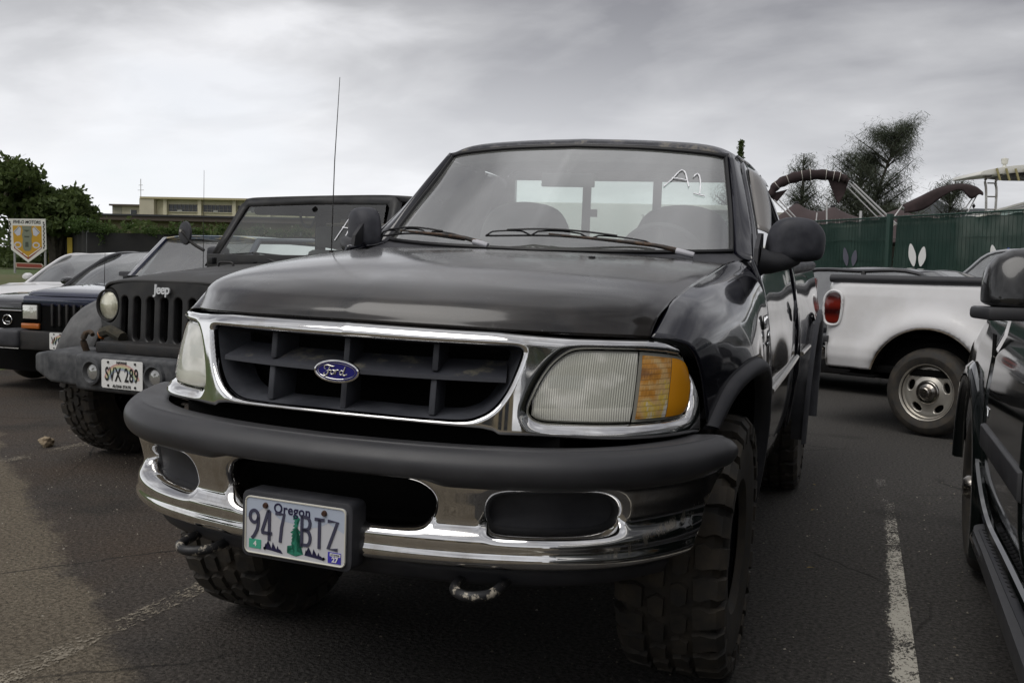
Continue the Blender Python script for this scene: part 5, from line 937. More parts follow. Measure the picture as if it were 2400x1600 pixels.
# bumper
bb = MB(); bb.box((-.42, -.02, .515), (.42, .16, .735)); bb.build('bumper', bmp, jp, bevel=.028, seg=3)
for sg in (1, -1):
    e_ = MB(); e_.add([(sg * x, y, z) for x, y, z in ((.40, .01, .53), (.68, .01, .54), (.93, .10, .585), (.93, .10, .70), (.68, .01, .735), (.40, .01, .73), (.40, .24, .53), (.68, .28, .54), (.97, .36, .585), (.97, .36, .70), (.68, .28, .755), (.40, .24, .745))], [(0, 1, 4, 5), (1, 2, 3, 4), (6, 7, 10, 11)[::-1], (7, 8, 9, 10)[::-1], (5, 4, 10, 11), (4, 3, 9, 10), (0, 1, 7, 6)[::-1], (1, 2, 8, 7)[::-1], (2, 3, 9, 8), (0, 5, 11, 6)]); e_.build('bumper_end', bmp, jp, bevel=.022, seg=3)
    f_ = MB(); f_.lathe([(.0, .046), (-.024, .050), (-.044, .062), (-.040, .076), (.0, .080)], 30, 'y', (sg * .255, .0, .632)); f_.build('fog_lamp_ring', bmp, jp, smooth=True)
    f_ = MB(); f_.lathe([(-.034, 0), (-.032, .025), (-.026, .044), (-.02, .048)], 24, 'y', (sg * .255, .0, .632)); f_.build('fog_lamp', mat('fog_lens', (.35, .35, .34), .08, .5, 1), jp, smooth=True)
    hk_ = MB(); hk_.tube([tuple(p) for p in crs([(sg * .47, .12, .72), (sg * .47, .09, .80), (sg * .46, .10, .845), (sg * .43, .11, .855), (sg * .40, .10, .84)], 4)], [.020] * 4 + [.018] * 5 + [.014] * 8, 8); hk_.build('tow_hook', weathered('rusted_hook', (.03, .022, .015), (.08, .05, .03), .7, .9, 20, .3, 90), jp, smooth=True)
MB().box((-.38, .10, .735), (.38, .34, .80)).build('winch_tray', blk_metal, jp, bevel=.01); MB().box((-.55, .16, .48), (.55, .45, .72)).build('crossmember', black, jp)
plate(jp, (.0, -.03, .632), 0, 'SVX 289', 'HAWAII', 'ALOHA STATE', scale=1.1)
sn_ = MB(); sn_.tube([(-.30, .24, .82), (-.42, .25, .86), (-.52, .28, .84)], .035, 8); sn_.build('winch_strap', weathered('old_strap', (.03, .028, .020), (.06, .052, .036), .9, .95, 30, .5, 120), jp, smooth=True)
# windshield frame
wf = MB()
def wpt(x, z): return (x, 1.46 + (z - 1.30) * .62, z)
fo = [wpt(-.80, 1.27), wpt(-.755, 1.50), wpt(-.71, 1.74), wpt(-.66, 1.785), wpt(0, 1.795), wpt(.66, 1.785), wpt(.71, 1.74), wpt(.755, 1.50), wpt(.80, 1.27)]
fi = [wpt(-.735, 1.34), wpt(-.705, 1.50), wpt(-.665, 1.70), wpt(-.635, 1.728), wpt(0, 1.738), wpt(.635, 1.728), wpt(.665, 1.70), wpt(.705, 1.50), wpt(.735, 1.34)]
Go = np.stack([np.array(fo) + [0, .05, 0], np.array(fo), np.array(fi), np.array(fi) + [0, .04, 0]]); gmesh('windshield_frame', Go, matt, jp, .006, flip=False)
MB().box((-.79, 1.44, 1.25), (.79, 1.50, 1.36)).build('windshield_sill', matt, jp, bevel=.01)
glass_j = glassmat('off_roader_glass', (.66, .73, .69), .06, .035); mesh('windshield', [wpt(-.72, 1.34), wpt(.72, 1.34), wpt(.62, 1.73), wpt(-.62, 1.73)], [(0, 1, 2, 3)], glass_j, jp)
sft = weathered('soft_top', (.016, .016, .018), (.07, .066, .06), .6, .9, 5, .3, 140); rt = [[(-.0, 1.76, 1.80), (.4, 1.76, 1.798), (.67, 1.76, 1.79), (.72, 1.77, 1.75)], [(0, 2.2, 1.83), (.4, 2.2, 1.825), (.69, 2.2, 1.80), (.75, 2.2, 1.75)], [(0, 3.0, 1.82), (.4, 3.0, 1.815), (.69, 3.0, 1.79), (.75, 3.0, 1.74)], [(0, 3.85, 1.78), (.4, 3.85, 1.775), (.67, 3.85, 1.75), (.73, 3.85, 1.70)]]
gmesh('soft_top', full_of(rt), sft, jp, .02)
rb = MB()
for x_ in (-.60, .60): rb.tube([tuple(p) for p in crs([(x_, 1.78, 1.70), (x_, 2.3, 1.72), (x_ * 1.02, 3.0, 1.71), (x_ * 1.05, 3.7, 1.30)], 4)], .035, 8); rb.tube([(x_, 2.55, 1.72), (x_ * 1.1, 2.6, 1.0)], .045, 8)
rb.tube([(-.6, 2.55, 1.71), (.6, 2.55, 1.71)], .035, 8); rb.build('roll_cage', black, jp, smooth=True)
grab = MB(); grab.tube([tuple(p) for p in crs([(-.25, 1.85, 1.68), (-.24, 1.88, 1.60), (-.17, 1.88, 1.58), (-.10, 1.86, 1.66)], 4)], .01, 6); grab.build('grab_handle', inner, jp, smooth=True)
dj = MB(); dj.box((-.70, 1.56, 1.10), (.70, 1.78, 1.345)); dj.build('dashboard', black, jp, bevel=.03)
for x_ in (-.40, .40):
    MB().box((x_ - .22, 2.38, .8), (x_ + .22, 2.50, 1.42)).build('seat_back', cloth_grey, jp, bevel=.04); MB().box((x_ - .135, 2.38, 1.44), (x_ + .135, 2.49, 1.61)).build('headrest', cloth_grey, jp, bevel=.03, seg=3)
im2 = MB(); im2.box((-.02, 1.74, 1.60), (.20, 1.765, 1.655)); im2.tube([(.03, 1.73, 1.66), (.0, 1.70, 1.71)], .022, 8); im2.build('rear_view_mirror', black, jp, bevel=.012)
for sg in (1, -1):
    m_ = MB(); m_.box((sg * .93 - .09, 1.66, 1.24), (sg * .93 + .09, 1.76, 1.42)); m_.build('door_mirror', plast_dusty, jp, bevel=.035, seg=3)
    A_ = MB(); A_.tube([(sg * .80, 1.72, 1.27), (sg * .90, 1.72, 1.27)], .025, 8); A_.build('mirror_arm', plast_dusty, jp, smooth=True)
rm = MB(); Rm = Matrix.Rotation(math.radians(-16), 3, 'Z'); rm.lathe([(-.012, 0), (-.011, .05), (.0, .085), (.014, .09), (.016, .0)], 32, 'y'); rm.v = [tuple(Rm @ Vector(v) + Vector((-1.03, 1.46, 1.515))) for v in rm.v]; rm.build('round_mirror', plast_dusty, jp, smooth=True)
ra = MB(); ra.tube([tuple(p) for p in crs([(-1.03, 1.435, 1.525), (-1.005, 1.44, 1.505), (-.95, 1.46, 1.44), (-.86, 1.49, 1.385)], 5)], .012, 8); ra.build('mirror_bracket', blk_metal, jp, smooth=True)
kn = MB(); kn.lathe([(-.02, 0), (-.02, .012), (.01, .014)], 10, 'y', (-1.035, 1.445, 1.53)); kn.build('bracket_knob', alloy, jp)
for x0, x1 in ((-.62, -.05), (.12, .62)):
    wp = MB(); wp.tube([(x0, 1.475, 1.358), (x0 + .28, 1.468, 1.372), (x1, 1.47, 1.352)], .006, 6); wp.tube([(x0 + .26, 1.46, 1.375), (x0 + .52, 1.44, 1.30)], [.006, .012], 6); wp.build('wiper', rubber_seal, jp, smooth=True)
for k in range(2): MB().box((-.5 + k * .62, 1.38, 1.298), (-.28 + k * .62, 1.42, 1.306)).build('cowl_vent', rubber_seal, jp)
MB().tube([(-.78, 1.40, 1.24), (-.775, 1.40, 1.6), (-.77, 1.40, 1.97)], [.003, .002, .0012], 6).build('antenna', blk_metal, jp)
MB().tube([(-.9, 2.3, 1.0), (-.9, 2.9, 1.0)], .01, 6).build('door_handle', blk_metal, jp)
wj = MB(); jw = [(.36, .60), (.365, .74), (.385, .86), (.40, .89), (.415, .84), (.425, .70), (.43, .62)]
def jgl(pts): wj.tube([wpt(a, 1.34 + .39 * b) for a, b in pts], .0042, 5)
jgl([(a, b) for a, b in ((.30, .33), (.335, .60), (.36, .80), (.375, .83), (.39, .70), (.385, .45), (.372, .32))]); jgl([(.325, .57), (.39, .55)]); jgl([(.45, .78), (.47, .84), (.475, .6), (.47, .4)])
wj.v = [(x, y - .006, z) for x, y, z in wj.v]; wj.build('marker_writing', chalk, jp, smooth=True)
TJ = None
for sg in (1, -1):
    for y_ in (.70, 3.10):
        w_ = wheel_at(jp, sg * .79, y_, .435, .435, .30, .215, darkrim, sg, blocks=True, n=30)
MB().tube([(-.6, .7, .42), (.6, .7, .42)], .05, 10).build('front_axle', blk_metal, jp, smooth=True)
MB().box((-.45, .5, .45), (.45, 3.9, .62)).build('chassis', black, jp)

# ---- white pickup at right
wt = empty('white_pickup', (5.68, 5.36, -.01), math.radians(61), 'white pickup seen from its rear corner, red tail lamp, parked across the aisle', 'pickup truck')
for sg in (1, -1):
    ys = np.linspace(2.9, 4.93, 50); zz = np.linspace(1.27, .52, 40); G = []
    for z_ in zz:
        row = []
        for y_ in ys:
            x_ = np.interp(-z_, [-1.27, -1.24, -1.15, -.95, -.8, -.7, -.62, -.52], [.855, .885, .90, .915, .925, .935, .93, .90])
            d = math.hypot((y_ - 3.98) / 1.0, (z_ - .40)); x_ += .045 * math.exp(-((d - .53) / .11) ** 2) * (d > .40); 
            if z_ < .76: x_ += .012 * math.sin((.76 - z_) * 8) * (y_ > 4.55)
            x_ -= .05 * max(0, (y_ - 4.78) / .15) ** 2
            row.append((sg * x_, y_, z_))
        G.append(row)
    G = np.array(G); vs = G.reshape(-1, 3); kk = G.shape[1]
    okw = lambda p: math.hypot(p[1] - 3.98, p[2] - .40) > .50
    # snap the arch edge to a clean arc
    inside = np.array([not okw(p) for p in vs]).reshape(G.shape[:2]); out_ = ~inside; nb_ = np.zeros_like(inside)
    nb_[1:] |= out_[:-1]; nb_[:-1] |= out_[1:]; nb_[:, 1:] |= out_[:, :-1]; nb_[:, :-1] |= out_[:, 1:]; nb_[1:, 1:] |= out_[:-1, :-1]; nb_[:-1, :-1] |= out_[1:, 1:]; nb_[1:, :-1] |= out_[:-1, 1:]; nb_[:-1, 1:] |= out_[1:, :-1]
    sn2 = (inside & nb_).ravel(); deep2 = (inside & ~nb_).ravel(); vs = vs.copy()
    for i in np.where(sn2)[0]: d = np.array([vs[i][1] - 3.98, vs[i][2] - .40]); d = d / np.hypot(*d) * .50; vs[i][1:] = [3.98 + d[0], max(.52, .40 + d[1])]
    fs = [f for f in grid_faces(G.shape[0], kk, 0, sg > 0) if not any(deep2[a] for a in f) and not all(sn2[a] for a in f)]
    o = mesh('bed_side', [tuple(p) for p in vs], fs, white_paint, wt); md = o.modifiers.new('thickness', 'SOLIDIFY'); md.thickness = .012; md.offset = -1
    a_ = np.linspace(.26, math.pi - .26, 26); MB().tube([(sg * (.955 if True else 0), 3.98 + .495 * math.cos(a), .40 + .495 * math.sin(a)) for a in a_], .008, 6).build('arch_lip', weathered('muddy_lip', (.12, .09, .06), (.3, .28, .25), .8, .9), wt, smooth=True)
    a2_ = np.linspace(.1, math.pi - .1, 20); gmesh('wheel_well', np.array([[(sg * x_, 3.98 + .502 * math.cos(a), .40 + .502 * math.sin(a)) for a in a2_] for x_ in (.935, .5)]), black, wt)
    MB().tube([(sg * .865, 2.92, 1.285), (sg * .868, 4.0, 1.287), (sg * .860, 4.91, 1.29)], .036, 12).build('bed_rail', plast, wt, smooth=True)
    lp = MB(); Lp = crs([(4.80, 1.155), (4.87, 1.165), (4.925, 1.11), (4.93, .97), (4.90, .905), (4.82, .90), (4.785, .95), (4.775, 1.10)], 4, True); lp.prism([tuple(p) for p in Lp], sg * .80, sg * .928, 'x'); lp.build('tail_lamp', red, wt, bevel=.012)
    sr = MB(); sr.tube([(sg * .922, (p[0] - 4.855) * 1.12 + 4.852, (p[1] - 1.03) * 1.10 + 1.03) for p in Lp] + [(sg * .922, (Lp[0][0] - 4.855) * 1.12 + 4.852, (Lp[0][1] - 1.03) * 1.10 + 1.03)], .012, 8, False); sr.build('lamp_surround', white_paint, wt, smooth=True)
    MB().box((sg * .93 - .03, 4.42, .30), (sg * .93 + .03, 4.72, .44)).build('step_plate', black, wt, rot=None) if False else None
    MB().box((sg * .70, 2.9, .50), (sg * .88, 4.9, .56)).build('sill_trim', black, wt, bevel=.01)
    MB().box((sg * .42, 3.35, .45) if sg > 0 else (-.80, 3.35, .45), (sg * .80, 4.62, 1.0) if sg > 0 else (-.42, 4.62, 1.0)).build('inner_wheel_house', black, wt)
    # body ahead of the bed
    MB().box((sg * .90 - .04, .6, .52), (sg * .90 + .03, 2.86, 1.27)).build('cab_side', white_paint, wt, bevel=.03)
    for y_ in (.95, 3.98):
        w_ = empty('wheel', (sg * .80, y_, .375)); w_.parent = wt
        if sg < 0: w_.rotation_euler[2] = math.pi
        if 'wtt' not in simple_ty: simple_ty['wtt'] = tyre_mesh(.375, .25, .225, 28, False).build('tyre', rubber, w_, smooth=True)
        else: link(bpy.data.objects.new('tyre', simple_ty['wtt'].data), w_)
        rp = MB(); rp.lathe([(.07, .205), (.085, .218), (.108, .224), (.116, .232), (.100, .236)], 48, 'x'); rp.build('rim', mat('painted_steel_wheel', (.60, .57, .51), .28, .7), w_, smooth=True)
        # dished disc with five oval windows
        ov = []
        for k in range(5):
            a0_ = k * 2 * math.pi / 5 + .3; ov.append(dict(poly=np.array([(a0_ + .30 * math.cos(t), .158 + .026 * math.sin(t)) for t in np.linspace(0, 2 * math.pi, 22, False)]), r=.008, depth=.006))
        def dsurf(s, z, off=0): s = np.asarray(s, float); z = np.asarray(z, float); x = np.interp(z, [.09, .11, .135, .16, .185, .205, .215], [.088, .080, .070, .068, .072, .068, .06]) + off; return np.stack([x, z * np.cos(s), z * np.sin(s)], -1)
        sheet('wheel_face', dsurf, (0, 2 * math.pi), 200, lambda s: .088 + 0 * s, lambda s: .214 + 0 * s, 36, ov, mat('painted_steel_wheel', (.60, .57, .51), .28, .7), w_, wall=.02)
        rp = MB(); rp.lathe([(.082, .10), (.095, .095), (.100, .088), (.098, .070), (.112, .050), (.150, .044), (.157, .036), (.158, .0)], 40, 'x'); rp.build('hub_cap', weathered('hub_chrome', (.42, .40, .37), (.2, .18, .16), .12, .3, 20, .02, 100, metal=1), w_, smooth=True)
        MB().lathe([(.03, 0), (.03, .214)], 30, 'x').build('brake_disc', black, w_)
mb = MB(); mb.box((-.86, 4.86, .78), (.86, 4.90, 1.27)); mb.build('tailgate', white_paint, wt, bevel=.012); MB().box((-.84, 2.95, .80), (.84, 4.87, .84)).build('bed_floor', black, wt)
MB().box((-.86, 2.90, .8), (.86, 2.94, 1.27)).build('bed_front_wall', black, wt)
bmpb = MB(); bmpb.prism([(4.90, .58), (5.10, .56), (5.13, .62), (5.13, .72), (5.08, .765), (4.90, .765)], -.93, .93, 'x'); bmpb.build('rear_bumper', chrome_b, wt, bevel=.015); bmpc = MB(); bmpc.prism([(4.89, .73), (5.12, .73), (5.12, .785), (4.89, .785)], -.94, .94, 'x'); bmpc.build('bumper_pad', plast, wt, bevel=.01)
MB().box((-.62, 4.50, .44), (.62, 4.62, .52)).build('crossmember', black, wt); sp_ = MB(); sp_.box((-.95, 4.42, .455), (-.62, 4.74, .475)); sp_.build('step_plate', black, wt); MB().box((-.5, .5, .42), (.5, 4.9, .60)).build('chassis', black, wt)
cb_ = MB(); cb_.prism([(1.25, 1.24), (1.95, 1.78), (2.75, 1.80), (2.86, 1.24)], -.74, .74, 'x'); cb_.build('cab', white_paint, wt, bevel=.05, seg=3)
for sg in (1, -1): mesh('side_window', [(sg * .746, 1.45, 1.30), (sg * .746, 1.98, 1.72), (sg * .746, 2.68, 1.73), (sg * .746, 2.74, 1.30)], [(0, 1, 2, 3)], glass_dark, wt)
mesh('windshield', [(-.7, 1.24, 1.27), (.7, 1.24, 1.27), (.62, 1.90, 1.75), (-.62, 1.90, 1.75)], [(0, 1, 2, 3)], glass_dark, wt)
gmesh('hood', full_of([[(0, -.0, .95), (.5, .08, .95), (.85, .3, .93)], [(0, .1, 1.12), (.5, .2, 1.11), (.88, .4, 1.05)], [(0, 1.3, 1.25), (.5, 1.3, 1.24), (.90, 1.3, 1.20)]]), white_paint, wt, .02)
MB().box((-.85, .0, .55), (.85, .4, .95)).build('front_end', white_paint, wt, bevel=.06)

# ---- dark green SUV at the right edge
gsu = mat('dark_green_paint', (.006, .0085, .008), .10, .15, 1); su = empty('dark_suv', (1.735, 2.48, 0), 0, 'dark green SUV with running board and black mirror, cut off by the right edge', 'car')
def suy(rows, nu=5, nv=6): return patch(rows, nu, nv)
# its side faces -x; front is towards +y.  local origin at the front wheel's outer face
R_side = []
ysu = [(.86, .10), (.70, .04), (.40, .006), (0, .0), (-.35, .0), (-.54, .0)]
def sidex(z, y): return np.interp(-z, [-1.16, -1.12, -1.0, -.85, -.70, -.55, -.40], [.14, .075, .022, .004, 0, .006, .03]) + np.interp(-y, [-.86, -.7, -.4, 0, 4], [.13, .05, .008, 0, 0])
ys = np.concatenate([np.linspace(.86, -.54, 44)]); zs = np.linspace(1.13, .34, 40); G = np.array([[(sidex(z_, y_), y_, z_ * (1 - .16 * sstep(.2, .9, y_) * sstep(.75, 1.12, z_))) for y_ in ys] for z_ in zs]); vs = G.reshape(-1, 3)
fs = [f for f in grid_faces(len(zs), len(ys), 0, False) if all(math.hypot(vs[a][1], (vs[a][2] - .38) * .98) > .455 for a in f)]
o = mesh('front_fender', [tuple(p) for p in vs], fs, gsu, su); md = o.modifiers.new('thickness', 'SOLIDIFY'); md.thickness = .01; md.offset = -1; MB().box((.012, -.60, .45), (.016, -.50, 1.08)).build('seam_backing', black, su)
G = np.array([[(sidex(z_, y_), y_, z_ + .03 * (1 if z_ > 1.1 else 0)) for y_ in np.linspace(-.548, -1.62, 12)] for z_ in np.linspace(1.13, .44, 26)]); o = gmesh('door', G, gsu, su, .01)
G2 = np.array([[(sidex(z_, y_), y_, z_ + .03 * (1 if z_ > 1.1 else 0)) for y_ in np.linspace(-1.63, -4.2, 12)] for z_ in np.linspace(1.13, .44, 26)]); gmesh('rear_door', G2, gsu, su, .01)
th = np.linspace(.12, math.pi + .35, 26); Gf_ = []
for o_, rr_ in ((.012, .455), (-.022, .462), (-.034, .490), (-.030, .53), (-.004, .555)): Gf_.append([(o_ + .02 * 0, rr_ * math.cos(a), .38 + rr_ * math.sin(a) * 1.0) for a in th])
gmesh('wheel_arch_flare', np.array(Gf_), gsu, su, 0)
ml = MB(); ml.add([(-.006, -.56, .74), (-.022, -.57, .735), (-.022, -.57, .655), (-.006, -.56, .645), (-.006, -1.60, .74), (-.022, -1.60, .735), (-.022, -1.60, .655), (-.006, -1.60, .645)], [(0, 1, 5, 4), (1, 2, 6, 5), (2, 3, 7, 6), (0, 3, 2, 1), (4, 5, 6, 7)]); ml.build('door_moulding', plast, su, bevel=.004)
ml = MB(); ml.tube([tuple(p) for p in crs([(.0, -.46, .62), (-.014, -.52, .56), (-.014, -.9, .44), (-.012, -1.62, .43), (-.012, -4, .43)], 5)], .018, 8); ml.build('sill_trim', gsu, su, smooth=True)
text('XLT', .052, MATS['badge_grey'], su, 'badge_lettering', .003, 1, .001, 1, 'CENTER', Matrix.Translation((-.006, -.66, .79)) @ Matrix.Rotation(-math.pi / 2, 4, 'Z'))
hd_ = patch([[(.14, .80, .955), (.5, .86, .96), (1.0, .90, .965)], [(.12, .5, 1.07), (.5, .55, 1.10), (1.0, .55, 1.11)], [(.12, 0, 1.145), (.5, 0, 1.19), (1.0, 0, 1.20)], [(.13, -.5, 1.165), (.5, -.45, 1.23), (1.0, -.42, 1.24)]], 5, 5); gmesh('hood', hd_, gsu, su, .01, flip=True)
rb_ = MB(); rbp = crs([(.14, -.80), (.04, -.795), (-.035, -.83), (-.06, -.92), (-.062, -1.2), (-.062, -3.6), (.14, -3.6)], 4); rb_.prism([tuple(p) for p in rbp], .345, .405, 'z'); rbo = rb_.build('running_board', plast, su, bevel=.012, seg=3)
rt_ = MB(); rt_.prism([(.13, -.86), (-.02, -.865), (-.045, -.93), (-.045, -3.5), (.13, -3.5)], .405, .409, 'z'); rt_.build('step_mat', plast_dusty, rbo)
dd = None
for i in range(18):
    for j in range(4):
        x_ = -.018 + j * .036; y_ = -.93 - i * .046 - (j % 2) * .023
        if dd is None:
            d_ = MB(); d_.lathe([(.0, .0172), (.003, .0165), (.004, .013), (.004, 0)], 14, 'z'); dd = d_.build('tread_stud', rubber_seal, rbo, smooth=True); dd.location = (x_, y_, .409)
        else: c_ = bpy.data.objects.new('tread_stud', dd.data); link(c_, rbo); c_.location = (x_, y_, .409)
MB().tube([tuple((p[0], p[1], .375)) for p in rbp[2:-8]], .010, 6).build('board_trim', chrome_b, rbo, smooth=True)
mf = MB(); mf.box((-.01, -.50, .22), (.10, -.47, .62)); mf.build('mud_flap', plast, su, bevel=.01)
# mirror: teardrop shell
r_ = empty('door_mirror', (.005, -1.27, 1.285), math.radians(101)); r_.parent = su
out = crs([(-.085, -.082), (-.080, -.01), (-.050, .065), (-.005, .098), (.06, .092), (.10, .05), (.10, -.06), (.06, -.088), (-.02, -.092)], 5, True); G = []
for t, s_ in ((.108, .0), (.107, .34), (.097, .62), (.074, .83), (.035, .955), (-.005, 1.0), (-.04, 1.0), (-.045, .95), (-.03, .93)): G.append([(p[0] * s_ + .02 * (1 - s_), t, p[1] * s_ - .050 * (1 - s_) - .02 * (1 - s_) ** 2) for p in out])
G = np.array(G); G = np.concatenate([G, G[:, :1]], 1); o = gmesh('mirror_shell', G, mat('gloss_black_plastic', (.012, .012, .012), .22, 0, .6), r_); fixn(o); k = G.shape[1]; mesh('mirror_glass', [tuple(p) for p in G[-1]] + [tuple(np.mean(G[-1], 0))], [(i, (i + 1) % k, k) for i in range(k - 1)], MATS['mirror_silver'], r_)
MB().box((-.10, -.05, -.125), (.10, .125, -.085)).build('mirror_base', plast, r_, bevel=.012)
wh = wheel_at(su, .125, 0, .38, .38, .25, .215, alloy, -1); MB().lathe([(.10, .055), (.13, .050), (.145, .036), (.15, 0)], 24, 'x').build('hub_cap', MATS['hub_chrome'], wh, smooth=True)
wheel_at(su, .125, -2.85, .38, .38, .25, .215, alloy, -1); wheel_at(su, 1.55, 0, .38, .38, .25, .215, alloy, 1)
MB().box((.12, -4, .3), (1.6, .75, .9)).build('underbody', black, su); cbn = MB(); cbn.prism([(-.45, 1.17), (-1.05, 1.75), (-4.0, 1.78), (-4.2, 1.1)], .20, 1.5, 'x'); cbn.build('cabin', glass_dark, su, bevel=.06); MB().box((.2, -4.0, .85), (1.5, -.5, 1.16)).build('cabin_floor', black, su)

# ---- cars beyond the white pickup
car('dark_coupe', (-.25, 10.3, 0), 0, dark_paint, 'dark coupe mostly hidden behind the white pickup, only its roof and windows showing', 'car', roof=1.41, belt=.95, a0=1.0, a1=1.8, c1=3.2, c2=4.0, gl_m=glass_mid)
COUPE = [o for o in COL.objects if o.name == 'dark_coupe'][0]; COUPE.location = (-.72, 11.3, 0); COUPE.rotation_euler[2] = math.radians(-119)
car('silver_car', (0, 0, 0), 0, silver_paint, 'silver car at the right edge beyond the white pickup, windshield and roof edge showing', 'car', roof=1.70, belt=1.10, a0=1.0, a1=1.75, c1=3.4, c2=4.0, gl_m=glass_mid)
SC = [o for o in COL.objects if o.name == 'silver_car'][0]; SC.location = (1.47, 13.1, 0); SC.rotation_euler[2] = math.radians(-119)
# ---- grit: loose chippings on the near asphalt, nobody could count them
R = np.random.RandomState(5); n = 9000; gx1 = R.rand(n) * 7.6 - 4.6; gy1 = -1.6 + 6.2 * R.rand(n) ** 1.1; keep = (np.abs(gx1) > .2) | (gy1 < 0); 
s = .0016 + .0042 * R.rand(n) ** 3; V = []; F = []
base_ = np.array([(-1, -.7, 0), (1, -.8, 0), (.8, .9, 0), (-.9, .7, 0), (-.3, -.2, .9), (.5, .3, .7)])
for i in range(n):
    a = R.rand() * 6.28; ca, sa = math.cos(a), math.sin(a); b_ = base_ * s[i] * (1, .8, .9) ; k = len(V)
    V += [(gx1[i] + p[0] * ca - p[1] * sa, gy1[i] + p[0] * sa + p[1] * ca, p[2] + .0005) for p in b_]; F += [(k, k + 1, k + 5, k + 4), (k + 1, k + 2, k + 5), (k + 2, k + 3, k + 4, k + 5), (k + 3, k, k + 4)]
gm_ = mat('grit_stone', (.3, .27, .22), .9); q = NB(gm_); g_ = q.n('ShaderNodeNewGeometry'); q.col(q.ramp(g_.outputs['Random Per Island'], [(0, (.05, .045, .04)), (.45, (.13, .115, .09)), (.8, (.26, .23, .18)), (1, (.42, .39, .33))]))
mesh('grit', V, F, gm_, None, False, kind='stuff')
# ------------------------------------------------------------------ foliage
leafm = {}
def leafmat(name, c1, c2, sc=.6):
    m = mat(name, c1, .75, spec=.25); q = NB(m); oi = q.n('ShaderNodeNewGeometry'); rnd = oi.outputs['Random Per Island']; a = q.noise(sc, 3, .5); q.col(q.mix(q.math('ADD', q.math('MULTIPLY', rnd, .6), q.math('MULTIPLY', a, .5)), c1, c2))
    t = q.n('ShaderNodeBsdfTranslucent'); t.inputs[0].default_value = (*[x * 1.6 for x in c2], 1); mx_ = q.n('ShaderNodeMixShader'); mx_.inputs[0].default_value = .25; q.l(q.b.outputs[0], mx_.inputs[1]); q.l(t.outputs[0], mx_.inputs[2]); q.l(mx_.outputs[0], q.o.inputs[0]); return m
lf_broad = leafmat('broad_leaves', (.026, .042, .013), (.085, .115, .036)); lf_pink = mat('pink_blossom', (.32, .18, .16), .8); lf_cas = leafmat('needle_leaves', (.045, .055, .038), (.095, .11, .075), 1.2); lf_vine = leafmat('vine_leaves', (.02, .036, .010), (.065, .105, .028), 2); lf_bush = leafmat('hill_bush_leaves', (.05, .075, .012), (.11, .14, .03))
bark = weathered('bark', (.045, .038, .030), (.09, .078, .062), .9, .95, 12, .5, 40)
def leaves(name, blobs, n, size, m, parent, elong=1.6, hollow=.55, seed=1, **k):
    R = np.random.RandomState(seed); vol = np.array([b[3] * b[4] * b[5] for b in blobs]) ** .8; idx = R.choice(len(blobs), n, p=vol / vol.sum()); B_ = np.array(blobs)[idx]
    d = R.normal(size=(n, 3)); d /= np.linalg.norm(d, axis=1)[:, None]; r = (hollow + (1.08 - hollow) * R.rand(n) ** .7)[:, None]; c = B_[:, :3] + d * r * B_[:, 3:6] + R.normal(size=(n, 3)) * size * .7
    a = R.normal(size=(n, 3)); a /= np.linalg.norm(a, axis=1)[:, None]; b = np.cross(a, R.normal(size=(n, 3))); b /= np.linalg.norm(b, axis=1)[:, None] + 1e-9; s = size * (.55 + .9 * R.rand(n))[:, None]
    V = np.stack([c - a * s * elong / 2, c + b * s * .42, c + a * s * elong / 2, c - b * s * .42], 1).reshape(-1, 3)
    me = bpy.data.meshes.new(name); me.vertices.add(len(V)); me.vertices.foreach_set('co', V.ravel()); me.loops.add(4 * n); me.loops.foreach_set('vertex_index', np.arange(4 * n)); me.polygons.add(n); me.polygons.foreach_set('loop_start', np.arange(0, 4 * n, 4)); me.polygons.foreach_set('loop_total', np.full(n, 4)); me.update(calc_edges=True); me.materials.append(m)
    o = bpy.data.objects.new(name, me); link(o, parent); return tag(o, **k) if k else o
def broad_tree(loc, h, rad, label, seed, n=9000, group=None, sz=.13, squash=.62):
    R = np.random.RandomState(seed); t = empty('broadleaf_tree', loc, 0, label, 'tree', group); m_ = MB(); bl = []
    for i in range(5):
        a = i * 1.26 + R.rand() * .6; e_ = (math.cos(a) * rad * .55, math.sin(a) * rad * .55, h * (.62 + .15 * R.rand())); m_.tube([tuple(p) for p in crs([(.05 * math.cos(a), .05 * math.sin(a), 0), (e_[0] * .3, e_[1] * .3, h * .32), e_], 4)], [.16 - .013 * k for k in range(9)], 7)
    m_.build('trunk', bark, t, smooth=True)
    for i in range(34):
        a = R.rand() * 6.28; r = rad * R.rand() ** .5; z = h * (.50 + .42 * R.rand() * (1 - (r / rad) ** 2 * .55)); s = rad * (.16 + .14 * R.rand()); bl.append((r * math.cos(a), r * math.sin(a), z, s, s, s * squash))
    leaves('crown', bl, n, sz, lf_broad, t, seed=seed + 1); leaves('blossom', bl, n // 60, sz * .6, lf_pink, t, 1, .9, seed + 2); return t
